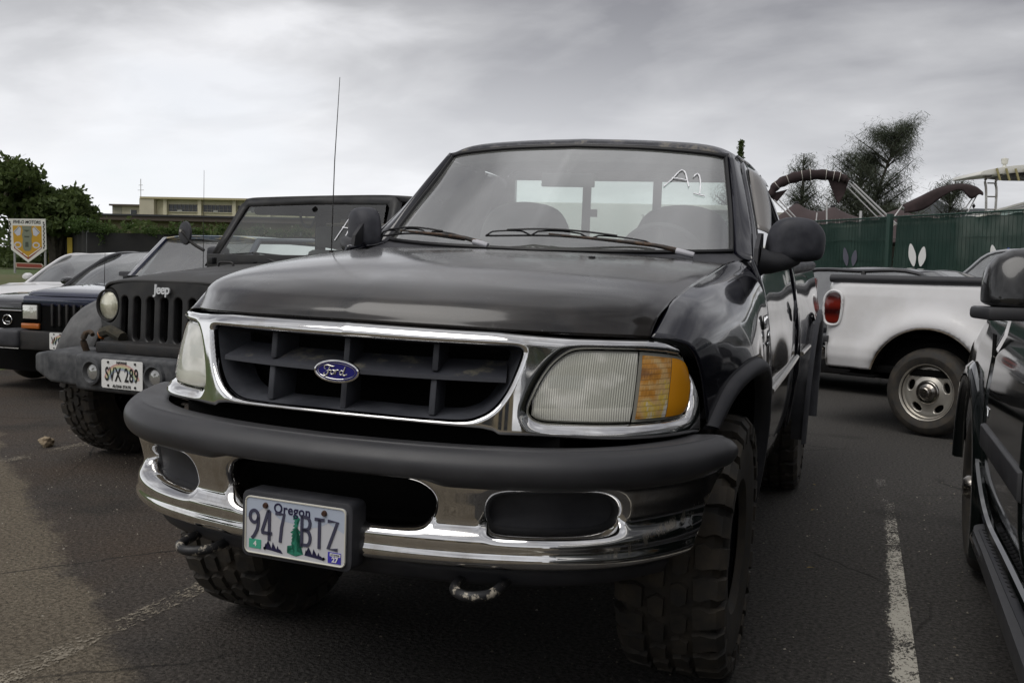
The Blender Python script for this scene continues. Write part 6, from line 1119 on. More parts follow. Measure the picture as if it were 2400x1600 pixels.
# left-hand trees: positions follow the line of the grass bank
broad_tree((-24.1, 20.8, .95), 3.75, 1.75, 'tallest broadleaf tree at the left edge with spreading dark crown', 3, 16000)
broad_tree((-22.1, 21.7, .95), 2.75, 1.0, 'middle broadleaf tree behind the shield-shaped sign', 5, 10000)
leaves('hedge', [(-25.8 + i * .8, 24.0 + i * .2, 1.3 + .4 * (i % 2), .8, .7, 1.0) for i in range(6)] + [(-34 + i * 1.1, 22.5 + i * .62, 1.6, 1.1, .9, 1.1) for i in range(12)], 14000, .14, lf_broad, None, seed=91, kind='stuff')
def casuarina(loc, h, w, label, seed, lean=0, n=5200, kind='feathery_tree', group=None):
    R = np.random.RandomState(seed); t = empty(kind, loc, 0, label, 'tree', group); m_ = MB(); top = (lean * h, 0, h); m_.tube([tuple(p) for p in crs([(0, 0, 0), (lean * h * .3, 0, h * .5), top], 5)], [.14 * (1 - k / 11.5) for k in range(11)], 6)
    P_ = []
    for i in range(80):
        z = h * (.12 + .84 * R.rand() ** .85); a = R.rand() * 6.28; l_ = w * (1.05 - .72 * (z / h) ** 2.2) * (.45 + .7 * R.rand()); x0 = lean * h * (z / h) ** 1.6; e_ = (x0 + l_ * math.cos(a), l_ * math.sin(a), min(z + l_ * .75, h * 1.02)); m_.tube([(x0, 0, z), e_], [.03, .008], 4, False)
        for k in range(n // 80): u = .35 + .65 * R.rand(); P_.append((x0 + (e_[0] - x0) * u + R.normal() * .15, e_[1] * u + R.normal() * .15, z + (e_[2] - z) * u + R.normal() * .11))
    m_.build('trunk', bark, t, smooth=True); P_ = np.array(P_); k = len(P_); L_ = (.10 + .16 * R.rand(k))[:, None]; d = np.stack([R.normal(size=k) * .8, R.normal(size=k) * .8, .55 - 1.5 * R.rand(k)], 1) * L_; s = np.stack([R.normal(size=k), R.normal(size=k), np.zeros(k)], 1); s = s / np.linalg.norm(s, axis=1)[:, None] * .0085
    V = np.stack([P_ - s, P_ + s, P_ + d + s * .5, P_ + d - s * .5], 1).reshape(-1, 3); mesh('crown', V, [tuple(range(4 * i, 4 * i + 4)) for i in range(k)], lf_cas, t, False); return t
casuarina((.75, 34.0, 0), 6.5, 1.7, 'tall feathery tree leaning right behind the boats, its top highest of the group', 21, .20, 26000)
casuarina((.55, 34.5, 0), 5.5, 1.7, 'bushy feathery tree left of the tall leaning one', 22, .06, 22000)
casuarina((-1.05, 33.4, 0), 5.5, .75, 'narrow upright feathery tree right of the rolled brown bimini', 23, 0, 9000)
casuarina((-3.5, 32.6, 0), 4.4, 1.0, 'feathery tree furthest left, beside the pickup mirror', 24, .08, 8000)
casuarina((3.4, 35.2, 0), 4.7, 1.0, 'small feathery tree behind the boats, left of the white hardtop', 25, .1, 8000)
casuarina((1.9, 33.0, 0), 3.6, 1.9, 'low feathery tree filling in behind the brown canopy', 26, 0, 14000)
casuarina((-2.2, 35.0, 0), 3.2, 1.0, 'low sparse feathery tree seen through the rolled bimini', 27, 0, 4000)
# pointed pine
pn = empty('pointed_pine', (-4.5, 44.0, 0), 0, 'narrow pointed pine showing above the pickup cab roof', 'tree'); MB().tube([(0, 0, 0), (0, 0, 7.3)], [.16, .02], 6).build('trunk', bark, pn)
R = np.random.RandomState(4); P_ = []
for z in np.arange(2.5, 7.4, .16):
    w = .02 + .62 * (1 - z / 7.5)
    for k in range(46): a = R.rand() * 6.28; r = w * R.rand() ** .6; P_.append((r * math.cos(a), r * math.sin(a), z + .28 * r + R.normal() * .03, .05, .05, .05))
leaves('crown', P_, 7000, .06, lf_broad, pn, 1.5, .2, 8)

# ------------------------------------------------------------------ mountain, far hill
mt_ = mat('mountain_slope', (.055, .06, .066), .95); q = NB(mt_); q.col(q.mix(q.noise(.01, 5), (.05, .055, .062), (.075, .08, .085)))
pts = [(-150, 40), (-40, 50), (20, 66), (48, 76), (62, 72), (90, 64), (125, 60), (180, 66), (300, 50), (450, 30)]; xs_ = np.array([p[0] for p in pts]); hs_ = np.array([p[1] for p in pts]); X_ = np.linspace(-150, 450, 90); G = []
for j, (yy, f) in enumerate(((880, 0), (920, .5), (978, 1), (1060, .9), (1200, 0))): G.append([(x, yy, f * np.interp(x, xs_, hs_) * (1 + .05 * math.sin(x * .13 + j)) - 1) for x in X_])
gmesh('mountain', np.array(G), mt_, None, 0, kind='structure')
leaves('hillside_bushes', [(4.2 + .55 * i, 34.5 + (i % 2) * .5, .9 + .18 * math.sin(i * 2.3), .75, .7, 1.05) for i in range(9)], 12000, .11, lf_bush, None, seed=41, kind='stuff')

# ------------------------------------------------------------------ green screened fence on the right
FA = np.array([.43, 11.3]); FB = np.array([2.53, 9.1]); fd = (FB - FA) / np.hypot(*(FB - FA)); FL_ = FA - fd * 3.6; flen = 9.6; fyaw = math.atan2(fd[1], fd[0])
def push(o, s):
    """set a thing further off along its own line from where it was measured, keeping its proportions"""
    c = Vector((1.2963, -2.2574, 1.27805)); o.location = c + (o.location - c) * s; o.scale = (s, s, s); return o
gf = empty('green_fence', (FL_[0], FL_[1], 0), fyaw, 'green mesh fence with privacy screen behind the white pickup', 'fence')
scrn = mat('green_screen', (.012, .045, .032), .8, spec=.2); q = NB(scrn); a = q.noise(1.6, 4, .6, q.coord((1, 1, .8)), ); w = q.n('ShaderNodeTexWave'); w.inputs['Scale'].default_value = 6; w.inputs['Distortion'].default_value = 2.5; q.l(q.coord((.4, 1, 1)), w.inputs[0])
q.col(q.mix(q.rng(a, .35, .7, 0, 1), (.022, .044, .037), (.050, .082, .068))); tl = q.n('ShaderNodeBsdfTranslucent'); tl.inputs[0].default_value = (.045, .10, .08, 1); ms = q.n('ShaderNodeMixShader'); ms.inputs[0].default_value = .35; q.l(q.b.outputs[0], ms.inputs[1]); q.l(tl.outputs[0], ms.inputs[2])
tp = q.n('ShaderNodeBsdfTransparent'); ms2 = q.n('ShaderNodeMixShader'); q.l(q.rng(a, .45, .7, .03, .12), ms2.inputs[0]); q.l(ms.outputs[0], ms2.inputs[1]); q.l(tp.outputs[0], ms2.inputs[2]); q.l(ms2.outputs[0], q.o.inputs[0])
wire = mat('green_wire', (.012, .038, .028), .6)
pw = 2.38; posts = [i * pw + .35 for i in range(5)]
# flap openings cut in the screen (leaf-shaped pairs)
flaps = []
for fx, m_ in ((2.72, 'shade'), (4.05, 'dark'), (5.95, 'white'), (7.35, 'blue')): flaps.append((fx, 1.52, m_))
for i in range(4):
    x0, x1 = posts[i] + .05, posts[i + 1] - .05; gx_ = np.linspace(x0, x1, 60); gz_ = np.linspace(.06, 2.0, 40)
    G = np.array([[(x, .03 + .022 * math.sin(x * 3.1 + z * 2.0) + .012 * math.sin(x * 9 + z * 5 + i), z - (.035 * math.sin(math.pi * (x - x0) / (x1 - x0)) + .008 * math.sin(x * 21)) * (z > 1.9)) for x in gx_] for z in gz_]); gmesh('screen_panel', G, scrn, gf)
    wm = MB()
    for x in np.arange(x0, x1, .052): wm.box((x - .0014, .0, .05), (x + .0014, .004, 2.0))
    for z in np.arange(.1, 2.0, .235): wm.box((x0, -.006, z - .003), (x1, .0, z + .003))
    o = wm.build('wire_mesh', wire, gf); o['kind'] = 'stuff'
    MB().tube([(x0, .0, 2.0), (x1, .0, 2.0)], .012, 6).build('top_rail', wire, gf)
for i, x in enumerate(posts):
    dbl = (i == 3)
    for dx_ in ((-.05, .05) if dbl else (0,)): MB().box((x + dx_ - .028, -.03, 0), (x + dx_ + .028, .03, 2.04 if i != 1 else 2.10)).build('fence_post', wire if i != 1 else alloy, gf, bevel=.004)
wh_f = mat('white_flap', (.75, .75, .73), .7); dk_f = mat('grey_flap', (.10, .10, .13), .8); bl_f = mat('blue_flap', (.05, .09, .32), .7)
def flap_at(px, s, kinds, gap=.055):
    for sg, kd in zip((-1, 1), kinds):
        a = .16 * sg; L2 = .21 * s * (1 if sg < 0 else .85); pts = crs([(0, -.02), (.045 * s, L2 * .35), (.028 * s, L2 * .8), (0, L2), (-.028 * s, L2 * .8), (-.045 * s, L2 * .35)], 4, True)
        pr = [(px + sg * gap * s + x * math.cos(a) + z * math.sin(a) * 1.3, 1.45 + z * math.cos(a) - x * math.sin(a)) for x, z in pts]
        v = [(x, -.012 - .05 * max(0, z - 1.45), z) for x, z in pr]; k = len(v); v2 = [(x, y + .004, z) for x, y, z in v]
        o = mesh('screen_flap', v + v2, [tuple(range(k)), tuple(range(2 * k - 1, k - 1, -1))] + [(i, (i + 1) % k, (i + 1) % k + k, i + k) for i in range(k)], {'w': wh_f, 'g': dk_f, 'b': bl_f}[kd], gf, False)
flap_at(3.45, .5, 'ww'); flap_at(4.5, 1, 'gg'); flap_at(5.56, 1.15, 'ww', .045); flap_at(6.66, 1, 'wb', .06)
push(gf, 1.525)
# spiked wall-top railing beyond the fence
sp_m = mat('spike_metal', (.35, .33, .31), .5); sr_ = empty('spiked_railing', (FL_[0] - .3, FL_[1] + 2.2, 0), fyaw, 'pale spiked railing running along the top of the green fence', 'railing'); MB().box((0, -.02, 2.0), (7.5, .02, 2.03)).build('rail', mat('cream_rail', (.5, .48, .42), .6), sr_)
s0 = None
for i in range(88):
    if s0 is None: s0 = MB().tube([(0, 0, 2.02), (0, 0, 2.13)], [.006, .002], 4).build('spike', sp_m, sr_)
    else: link(bpy.data.objects.new('spike', s0.data), sr_)
    COL.objects[-1].location = (.03 + i * .085, 0, 0)
push(sr_, 1.56)

# ------------------------------------------------------------------ boats and canopies behind the fence
VY = math.radians(19.7)
def facing(name, at, label, cat, **k): return empty(name, at, VY + k.pop('dy', 0), label, cat, **k)
cloth_b = weathered('brown_canvas', (.022, .013, .013), (.045, .030, .030), .85, .95, 5, .6, 18); pipe = mat('white_pipe', (.62, .61, .60), .4, .2); rope = mat('pale_rope', (.5, .47, .42), .9)
bm1 = facing('bimini_top', (.52, 13.55, 0), 'rolled dark brown bimini canopy on pale poles, left of the two', 'boat canopy')
arc1 = crs([(-.76, 0, 2.50), (-.66, 0, 2.66), (-.40, 0, 2.78), (-.05, 0, 2.83), (.28, 0, 2.80), (.40, 0, 2.74)], 6); rr_ = [.05 + .008 * math.sin(i * 1.7) + .03 * math.sin(math.pi * i / 30) for i in range(len(arc1))]
MB().tube([tuple(p) for p in arc1], rr_, 12).build('rolled_canvas', cloth_b, bm1, smooth=True)
for i in (6, 10, 14, 16, 20, 22, 24):
    c_ = arc1[i]; t = arc1[i + 1] - arc1[i - 1]; t /= np.linalg.norm(t); R_ = rr_[i] + .006; nrm = np.array([-t[2], 0, t[0]]); MB().tube([tuple(c_ + R_ * (nrm * math.cos(a) + np.array([0, 1, 0]) * math.sin(a)) + t * .02 * math.sin(a)) for a in np.linspace(0, 6.283, 13)], .006, 5, False).build('lashing', rope, bm1, smooth=True)
dr = MB(); dr.add([(.10, 0, 2.76), (.42, .02, 2.76), (.36, .02, 2.55), (.27, 0, 2.40), (.22, .01, 2.50)], [(0, 1, 2, 3, 4)]); o = dr.build('canvas_flap', cloth_b, bm1); o.modifiers.new('thickness', 'SOLIDIFY').thickness = .02
dr = MB(); dr.add([(-.80, 0, 2.52), (-.50, .02, 2.60), (-.66, .02, 2.40)], [(0, 1, 2)]); o = dr.build('canvas_flap', cloth_b, bm1); o.modifiers.new('thickness', 'SOLIDIFY').thickness = .02
for a, b, r in (((.42, 0, 2.72), (1.12, 0, 2.08), .014), ((.50, 0, 2.70), (1.18, 0, 2.10), .014), ((.40, .02, 2.66), (1.02, .02, 2.08), .010), ((-.70, 0, 2.44), (-.42, 0, 2.18), .011), ((-.62, 0, 2.44), (-.36, 0, 2.18), .011), ((.62, 0, 1.9), (.62, 0, 2.30), .02), ((-.06, 0, 1.9), (-.04, 0, 2.26), .010), ((.12, 0, 1.95), (.10, 0, 2.42), .012)): MB().tube([a, b], r, 8).build('canopy_pole', pipe, bm1, smooth=True)
bm2 = facing('bimini_top', (2.40, 16.35, 0), 'sagging dark brown bimini canopy beside the white boat hardtop', 'boat canopy')
arc2 = crs([(-.70, 0, 2.56), (-.42, 0, 2.70), (-.10, 0, 2.86), (.25, 0, 2.94), (.52, 0, 2.90), (.62, 0, 2.84)], 6); G = np.array([arc2, arc2 + np.array([0, -.1, -.05]), arc2 + np.stack([np.zeros(len(arc2)), np.full(len(arc2), -.12), -.09 - .16 * np.exp(-((arc2[:, 0] + .35) / .35) ** 2) - .16 * np.exp(-((arc2[:, 0] - .42) / .12) ** 2)], 1)]); gmesh('canvas', np.array([crs(G[:, j], 4) for j in range(G.shape[1])]), cloth_b, bm2, .03)
for a, b in (((-.70, 0, 2.54), (-.82, 0, 2.36)), ((.56, 0, 2.80), (.36, 0, 2.5)), ((.60, 0, 2.82), (.30, 0, 2.2))): MB().tube([a, b], .012, 8).build('canopy_pole', pipe, bm2, smooth=True)
MB().lathe([(-.05, 0), (0, .03), (.05, 0)], 10, 'z', (.52, 0, 2.56)).build('dangling_weight', rubber_seal, bm2, smooth=True)
tent_m = weathered('brown_shade_cloth', (.055, .040, .040), (.075, .056, .056), .9, .95, 2, .2, 60); tn = facing('shade_tent', (1.0, 19.0, 0), 'long dull brown peaked shade canopy behind the boats', 'canopy')
tx = np.linspace(-1.75, 1.75, 80); pk = [-1.25, -.52, .95, 1.55]; prof = np.array([2.50 + .28 * max(0, 1 - abs(x + 1.25) / .55) ** 1.4 + .22 * max(0, 1 - abs(x + .52) / .6) ** 1.5 + .20 * max(0, 1 - abs(x - .80) / .7) ** 1.6 + .14 * max(0, 1 - abs(x - 1.45) / .4) ** 1.5 - .10 * max(0, (abs(x) - 1.3) / .5) for x in tx])
G = np.array([[(x, y_, (p - 2.0) * f + 2.0) for x, p in zip(tx, prof)] for y_, f in ((-.9, .0), (-.5, .45), (0, 1), (.5, .5), (1.0, 0))]); G[:, :, 2] -= .02; G2 = np.array([crs(G[:, j], 5) for j in range(len(tx))]); gmesh('canopy', G2, tent_m, tn, .02)
for x in pk: MB().lathe([(0, .05), (.03, .05), (.05, .03), (.05, 0)], 12, 'z', (x, 0, np.interp(x, tx, prof) - .02)).build('peak_cap', rubber_seal, tn); MB().tube([(x, 0, 0), (x, 0, np.interp(x, tx, prof) - .03)], .03, 8).build('tent_pole', pipe, tn)
gel = weathered('gelcoat', (.68, .67, .61), (.6, .59, .53), .3, .4, 3, .02, 50, coat=.5); bt = facing('white_boat', (3.1, 13.4, 0), 'white boat with hardtop, rod holders and curved windshield at the right edge', 'boat')
hull = np.array([crs([(x, -.9 * w_, z_) for x, w_, z_ in row], 4) for row in ([(-.85, .25, 2.12), (-.5, .7, 2.16), (.5, 1, 2.20), (1.6, 1, 2.20), (2.6, 1, 2.20)], [(-.80, .2, 1.6), (-.5, .6, 1.5), (.5, .9, 1.4), (1.6, .9, 1.4), (2.6, .9, 1.4)], [(-.4, .1, .8), (-.2, .3, .7), (.5, .5, .6), (1.6, .5, .6), (2.6, .5, .6)])]); gmesh('hull', hull, gel, bt, .02)
MB().prism([(-.70, 2.12), (-.35, 2.24), (.1, 2.36), (.7, 2.44), (2.6, 2.46), (2.6, 2.12)], -.5, .6, 'y').build('deck_house', gel, bt, bevel=.03)
wsb = MB()
for k in range(4):
    x0 = -.42 + k * .36; z0 = lambda x: 2.20 + .20 * min(1, max(0, (x + .55) / 1.2)) ** .7; wsb = MB(); wsb.add([(x0, -.54, 2.14), (x0 + .30, -.54, 2.14), (x0 + .34, -.52, z0(x0 + .34) - .03), (x0 + .05, -.52, z0(x0 + .05) - .03)], [(0, 1, 2, 3)]); wsb.build('windshield_pane', mat('sea_glass', (.36, .46, .42), .1, 0, 1), bt)
MB().tube([tuple(p) for p in crs([(-.72, -.53, 2.14), (-.40, -.53, 2.25), (.05, -.53, 2.38), (.6, -.53, 2.45), (2.6, -.53, 2.47)], 5)], .018, 8).build('windshield_rail', gel, bt, smooth=True)
htp = crs([(-.80, 2.70), (-.70, 2.76), (-.2, 2.84), (.6, 2.87), (2.6, 2.88), (2.6, 2.80), (.6, 2.78), (-.2, 2.74), (-.72, 2.69)], 4, True); MB().prism([tuple(p) for p in htp], -.75, .1, 'y').build('hardtop', gel, bt, bevel=.02)
MB().prism([(-.50, 2.735), (-.15, 2.745), (.6, 2.78), (2.6, 2.79), (2.6, 2.72), (-.1, 2.70)], -.7, .05, 'y').build('hardtop_lining', blk_metal, bt)
for p_ in ([(-.62, -.6, 2.10), (-.64, -.6, 2.5), (-.66, -.6, 2.64), (-.58, -.6, 2.70)], [(-.50, -.6, 2.10), (-.50, -.6, 2.5), (-.52, -.6, 2.62), (-.44, -.6, 2.72)], [(.05, -.6, 2.72), (.22, -.6, 2.45), (.36, -.6, 2.20)], [(.20, -.6, 2.48), (.33, -.6, 2.60), (.28, -.6, 2.72)]): MB().tube([tuple(p) for p in crs(p_, 4)], .017, 8).build('frame_tube', alloy, bt, smooth=True)
for z in (2.25, 2.42, 2.6): MB().tube([(-.63, -.6, z), (-.50, -.6, z)], .010, 6).build('ladder_rung', alloy, bt)
for i in range(5): x = -.60 + i * .125; MB().tube([(x, -.78, 2.78), (x + .045, -.80, 2.62)], .015, 8).build('rod_holder', mat('tan_rod_holder', (.32, .28, .13), .5), bt)
for sx in (-.70, .0): MB().lathe([(-.045, 0), (-.03, .035), (.03, .04), (.045, 0)], 12, 'x', (sx, -.70, 2.69)).build('spreader_light', alloy, bt, smooth=True)
MB().lathe([(2.86, .04), (2.92, .02), (2.93, .04), (3.0, .05), (3.02, .0)], 14, 'z', (-.12, 0, 0)).build('mast_light', gel, bt, smooth=True)
# olive shed behind the tent
sh = facing('olive_shed', (-.9, 20.5, 0), 'olive shed with a pale flat roof edge behind the brown canopy', 'shed'); MB().box((-.9, -1, 0), (.35, 2, 2.55)).build('wall', mat('olive_wall', (.14, .135, .07), .8), sh); MB().box((-1.1, -1.3, 2.55), (.45, 2.2, 2.62)).build('roof', mat('pale_fascia', (.5, .5, .42), .6), sh)

for o_, s_ in ((bm1, 1.35), (bm2, 1.35), (tn, 1.3), (bt, 1.35), (sh, 1.3)): push(o_, s_)
# ------------------------------------------------------------------ pale buildings behind the pickup (seen through its cab)
pw_ = mat('pale_wall', (.52, .55, .50), .8); wn_ = mat('dim_window', (.12, .14, .14), .2, 0, .5); tr_w = mat('white_trim', (.66, .66, .60), .7)
wb = facing('white_building', (-2.4, 22.5, 0), 'pale building with a flat roof and windows, seen through the pickup cab', 'building', dy=math.radians(-8)); MB().box((-6.5, 0, 0), (1.05, 5, 2.85)).build('wall', pw_, wb); MB().box((-6.8, -.35, 2.85), (1.4, 5.2, 2.98)).build('roof', tr_w, wb, bevel=.01)
for i in range(7):
    x = -5.6 + i * .92; w_ = MB(); w_.box((x, -.03, 2.15), (x + .62, .01, 2.62)); o = w_.build('window', wn_, wb)
    for xx in (x - .04, x + .62): MB().box((xx, -.06, 2.10), (xx + .04, .005, 2.68)).build('window_frame', tr_w, o)
cn = facing('white_trailer', (-3.55, 16.4, 0), 'long white box trailer with black numbers behind the black pickup', 'trailer', dy=math.radians(-4)); MB().box((-1.75, 0, .45), (1.35, 2.3, 2.62)).build('trailer_box', mat('trailer_white', (.78, .80, .76), .6), cn, bevel=.02)
text('305', .16, mat('faded_print', (.25, .26, .24), .7), cn, 'number_lettering', .001, 1, .001, 1.1, 'CENTER', Matrix.Translation((.80, -.006, 2.35)))
for x in (-1.1, -.3, .9): MB().lathe([(-.12, 0), (-.12, .3), (-.08, .38), (.08, .38), (.12, .3)], 20, 'y', (x, .1, .38)).build('wheel', rubber, cn, smooth=True)

# ------------------------------------------------------------------ left background
cream = weathered('cream_wall', (.64, .59, .43), (.54, .50, .37), .8, .9, .5, .05, 8); brownf = mat('brown_fascia', (.10, .080, .065), .8); dkwin = mat('dark_pane', (.035, .038, .045), .25, 0, .3); frm = mat('aluminium_frame', (.20, .19, .17), .5)
def ex(x0, x1, z0, z1, y0, y1): return (x0, y0, z0), (x1, y1, z1)
cb = empty('cream_building', (-46.196, 55.608, 0), math.radians(17.5), 'cream two-storey building with long dark window bands behind the off-roader', 'building')
MB().box((0, 0, 0), (26, 9, 5.80)).build('wall', cream, cb); MB().box((-1.0, -.55, 5.80), (26.5, 9.4, 5.94)).build('roof', mat('roof_edge', (.42, .37, .22), .8), cb); MB().box((-1.05, -.5, 0), (-.02, 7, 5.80)).build('side_wall', weathered('tan_wall', (.52, .48, .37), (.44, .40, .31), .8, .9, .8, .1, 20), cb)
for i in range(6): MB().box((.55 + i * 2.45, -.30, 0), (.80 + i * 2.45, .02, 5.80)).build('pillar', cream, cb)
for i in range(6):
    x0 = .88 + i * 2.45 - .0; wd = empty('window'); wd.parent = cb; MB().box((x0, -.05, 4.98), (x0 + 2.05, -.01, 5.46)).build('window_opening', dkwin, wd)
    for k in range(8): MB().box((x0 + k * .285, -.09, 4.96), (x0 + k * .285 + .03, -.045, 5.48)).build('mullion', frm, wd)
    MB().box((x0 - .05, -.10, 4.92), (x0 + 2.1, -.04, 4.97)).build('sill', cream, wd); MB().box((x0, -.085, 5.12), (x0 + 2.05, -.055, 5.14)).build('transom', frm, wd)
    MB().box((x0 + .62 + (i % 2) * .1, -.12, 4.97), (x0 + .95 + (i % 2) * .1, -.05, 5.09)).build('air_conditioner', mat('ac_grey', (.4, .4, .37), .6), wd)
MB().box((0, -.04, 4.55), (26, -.005, 4.60)).build('string_course', cream, cb)
sb = empty('small_building', (-55.6, 62.9, 0), math.radians(17.5), 'smaller tan building with two dark windows, left of the cream one', 'building'); MB().box((0, 0, 0), (3.4, 6, 5.85)).build('wall', MATS['tan_wall'], sb); MB().box((-.8, -.0, 0), (-.02, 6, 5.85)).build('side_wall', weathered('grey_wall', (.36, .34, .28), (.3, .29, .24), .8, .9, .8, .1, 20), sb); MB().box((-.9, -.4, 5.85), (3.6, 6.2, 5.98)).build('roof', brownf, sb)
for x in (.75, 1.55): w_ = MB(); w_.box((x, -.05, 4.9), (x + .45, -.01, 5.55)); o = w_.build('window', dkwin, sb); MB().box((x - .06, -.08, 4.84), (x - .01, -.02, 5.6)).build('window_frame', tr_w, o)
ml_ = empty('radio_mast', (-54.5, 64.5, 5.85), 0, 'thin lattice mast on the small tan building roof', 'mast'); MB().tube([(-.6, 0, 0), (-.6, 0, 2.3)], .03, 5).tube([(-.9, 0, 1.4), (-.3, 0, 1.4)], .02, 4).tube([(-.8, 0, 1.8), (-.4, 0, 1.8)], .02, 4).build('mast_pole', mat('mast_grey', (.5, .5, .5), .6), ml_)
lr = empty('long_low_building', (-31.5, 30.9, 0), math.radians(19.6), 'long low building with a brown fascia roof above the vine-topped fence', 'building'); MB().box((.5, .3, 0), (30, 6, 3.08)).build('wall', weathered('stained_wall', (.30, .26, .17), (.22, .19, .13), .85, .95, .9, .2, 12), lr); MB().box((-.3, -.35, 3.08), (31, 6.4, 3.26)).build('roof', brownf, lr); MB().box((-.35, -.42, 3.26), (31.1, 6.5, 3.33)).build('roof_edge', mat('dark_roofing', (.045, .045, .05), .8), lr)
blkf = weathered('black_screen', (.010, .010, .011), (.020, .019, .018), .8, .9, 2, .5, 9)
bf = empty('black_fence', (-19.5, 20.15, 0), math.radians(19.5), 'black screened fence topped with green vines behind the parked cars', 'fence')
gx_ = np.linspace(0, 16, 160); gz_ = np.linspace(0, 2.12, 14); gmesh('screen', np.array([[(x, .02 * math.sin(x * 1.7) + .012 * math.sin(x * 6 + z * 3), z) for x in gx_] for z in gz_]), blkf, bf)
gx_ = np.linspace(0, 7.5, 60); A_ = math.radians(143.5 - 19.5); gmesh('screen', np.array([[(x * math.cos(A_), x * math.sin(A_) + .02 * math.sin(x * 9), z + .08) for x in gx_] for z in gz_]), blkf, bf)
for x in (0, 3.0, 6.0, 9.0, 12.0, 15.0): MB().tube([(x, .05, 0), (x, .05, 2.5 if x == 0 else 2.28)], .03, 8).build('fence_post', mat('galvanised', (.30, .31, .32), .5, .5), bf, smooth=True)
MB().box((-1.25, -.02 + 1.55, .85), (-1.10, .02 + 1.55, 2.0)).build('yellow_strip', mat('yellow_print', (.38, .27, .03), .7), bf)
MB().box((-2.45, 2.9, 1.25), (-1.85, 2.93, 1.95)).build('yellow_banner', MATS['yellow_print'], bf)
R = np.random.RandomState(77); vb = []
for i in range(90):
    x = R.rand() * 15.5; vb.append((x, .05 * R.normal(), 2.14 + .16 * R.rand() * (1.4 - .5 * min(1, x / 5)), .16 + .15 * R.rand(), .10, .07 + .08 * R.rand()))
for i in range(50): u = R.rand() * 7; vb.append((u * math.cos(A_), u * math.sin(A_), 2.28 + .14 * R.rand(), .26, .26, .15))
for x in (.45, 5.2, 6.8, 9.3): vb.append((x, -.06, 1.98, .07, .05, .2))
vo_ = leaves('vines', vb, 24000, .052, lf_vine, bf, 1.3, .1, 78); vo_['kind'] = 'stuff'
leaves('vine_flowers', vb, 90, .05, mat('pale_flower', (.6, .62, .5), .8), bf, 1, .8, 79)['kind'] = 'stuff'
# shield-shaped dealership sign
sg_ = facing('dealer_sign', (-14.71, 13.365, 0), 'shield-shaped FIVE-O MOTORS sign on two posts with a red arrow below', 'sign')
gal = mat('sign_post_grey', (.38, .38, .37), .5, .4)
for x in (-.27, .345): MB().tube([(x, .03, .85), (x, .03, 2.0)], .022, 8).build('sign_post', gal, sg_, smooth=True)
shl = [(-.37, 2.12), (.37, 2.13), (.385, 1.52), (0.02, 1.25), (-.32, 1.50)]; MB().prism(shl, -.01, .015, 'y').build('sign_board', mat('sign_white', (.66, .65, .60), .5), sg_)
yel = mat('sign_yellow', (.48, .27, .02), .5); rdm = mat('sign_red', (.24, .05, .03), .6); blkp = mat('sign_black', (.015, .015, .015), .5); slv = mat('sign_silver', (.48, .49, .55), .5); tik = mat('sign_grey_green', (.17, .19, .14), .6)
def sf(name, pts, y, m): o = mesh(name, [(x, y, z) for x, z in pts], [tuple(range(len(pts)))], m, sg_, False); fixn(o); return o
sf('shield_field', [(-.285, 1.985), (.295, 1.985), (.30, 1.58), (.02, 1.35), (-.265, 1.57)], -.0125, yel); sf('shield_point', [(-.262, 1.58), (.30, 1.58), (.30, 1.54), (.02, 1.31), (-.262, 1.53)], -.0118, rdm)
for pts in ([(-.24, 1.535), (-.10, 1.435), (-.09, 1.45), (-.23, 1.55)], [(-.08, 1.42), (.005, 1.36), (.012, 1.375), (-.07, 1.436)], [(.29, 1.545), (.04, 1.365), (.035, 1.382), (.28, 1.56)]): sf('white_bar', pts, -.0135, MATS['sign_white'])
text('FIVE-O MOTORS', .088, blkp, sg_, 'sign_lettering', .001, .86, .0022, 1.0, 'CENTER', Matrix.Translation((0, -.0125, 2.055)), shear=.15)
for x0, x1 in ((-.345, -.325), (.335, .345)):
    for k in range(13): sf('checker', [(x0 + (k % 2) * .012 - .012, 2.07 - k * .042), (x0 + (k % 2) * .012 + .016, 2.07 - k * .042), (x0 + (k % 2) * .012 + .016, 2.035 - k * .042), (x0 + (k % 2) * .012 - .012, 2.035 - k * .042)], -.0125, blkp)
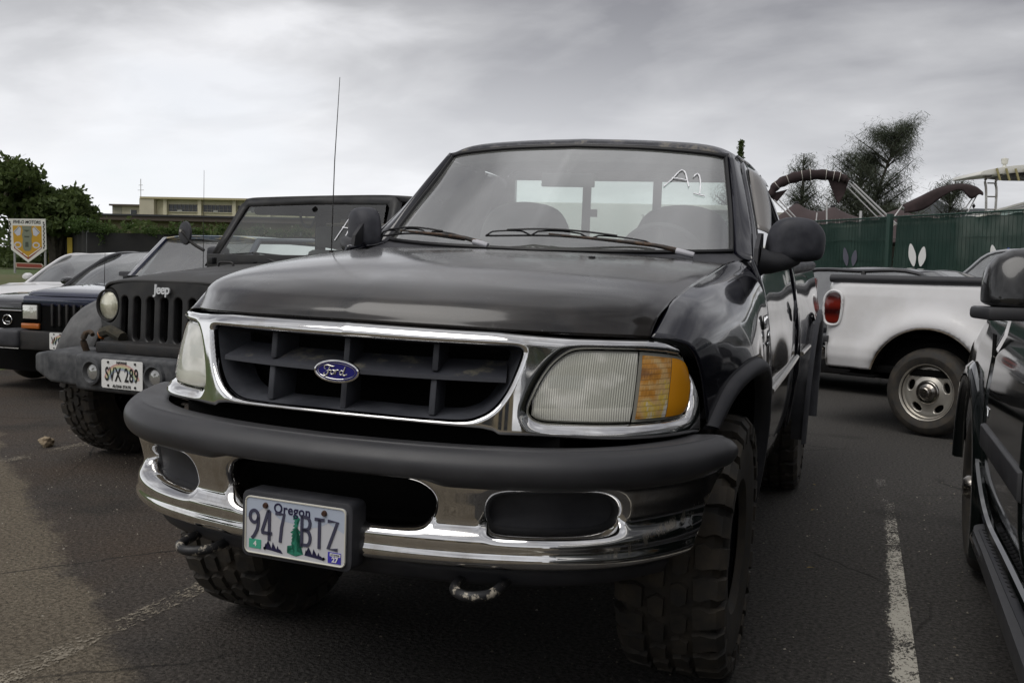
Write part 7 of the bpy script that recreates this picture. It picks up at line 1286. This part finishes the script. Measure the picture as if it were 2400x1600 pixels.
for s_ in (-1, 1):
    sf('piston_print', [(s_ * .27, 1.86), (s_ * .16, 1.975), (s_ * .115, 1.93), (s_ * .13, 1.80), (s_ * .19, 1.78)], -.0135, slv); sf('piston_ring', [(s_ * .262, 1.852), (s_ * .152, 1.968), (s_ * .143, 1.96), (s_ * .252, 1.842)], -.0142, tik)
    ring = [(s_ * .185 + .075 * math.cos(a), 1.60 + .062 * math.sin(a)) for a in np.linspace(0, 6.283, 20, False)]; sf('rod_print', ring, -.0135, slv); sf('rod_bore', [(s_ * .185 + .048 * math.cos(a), 1.60 + .036 * math.sin(a)) for a in np.linspace(0, 6.283, 18, False)], -.0142, yel)
sf('carved_figure', [(-.10, 1.98), (.10, 1.98), (.09, 1.88), (.11, 1.80), (.09, 1.72), (.10, 1.62), (.085, 1.52), (.05, 1.48), (-.04, 1.48), (-.075, 1.52), (-.09, 1.62), (-.08, 1.72), (-.10, 1.80), (-.08, 1.88)], -.015, tik)
for pts in ([(-.07, 1.90), (.07, 1.90), (0, 1.86)], [(-.06, 1.78), (.06, 1.78), (.04, 1.75), (-.04, 1.75)], [(-.03, 1.66), (.03, 1.66), (.035, 1.56), (-.035, 1.56)]): sf('carved_mark', pts, -.0158, mat('sign_dark_green', (.06, .07, .05), .7))  # dark green marks printed on the figure
arw = MB(); arw.prism([(-.24, 1.245), (.28, 1.235), (.335, 1.18), (.285, 1.13), (-.235, 1.14)], -.012, .005, 'y'); arw.build('arrow_board', mat('arrow_edge', (.42, .35, .27), .6), sg_); sf('arrow_print', [(-.215, 1.228), (.27, 1.218), (.312, 1.18), (.275, 1.148), (-.21, 1.158)], -.0135, rdm)

# ------------------------------------------------------------------ the far side of the lot, behind the photographer (seen only in reflections)
rbk = empty('low_shop_building', (-14, -34, 0), 0, 'long low tan shop building across the lot', 'building'); MB().box((-8, -6, 0), (34, 0, 4.2)).build('wall', mat('tan_stucco', (.46, .38, .26), .85), rbk); MB().box((-8.5, -6.5, 4.2), (34.5, .7, 4.55)).build('roof', brownf, rbk)
for i in range(9): MB().box((-6 + i * 4.3, -.02, 1.0), (-3.4 + i * 4.3, .06, 2.9)).build('window', dkwin, rbk)
broad_tree((-26, -20, 0), 7, 4.5, 'broad tree across the lot, beyond the shop building corner', 55, 5000, None, .3); broad_tree((24, -25, 0), 8, 5, 'broad tree across the lot on the far right', 57, 5000, None, .3)
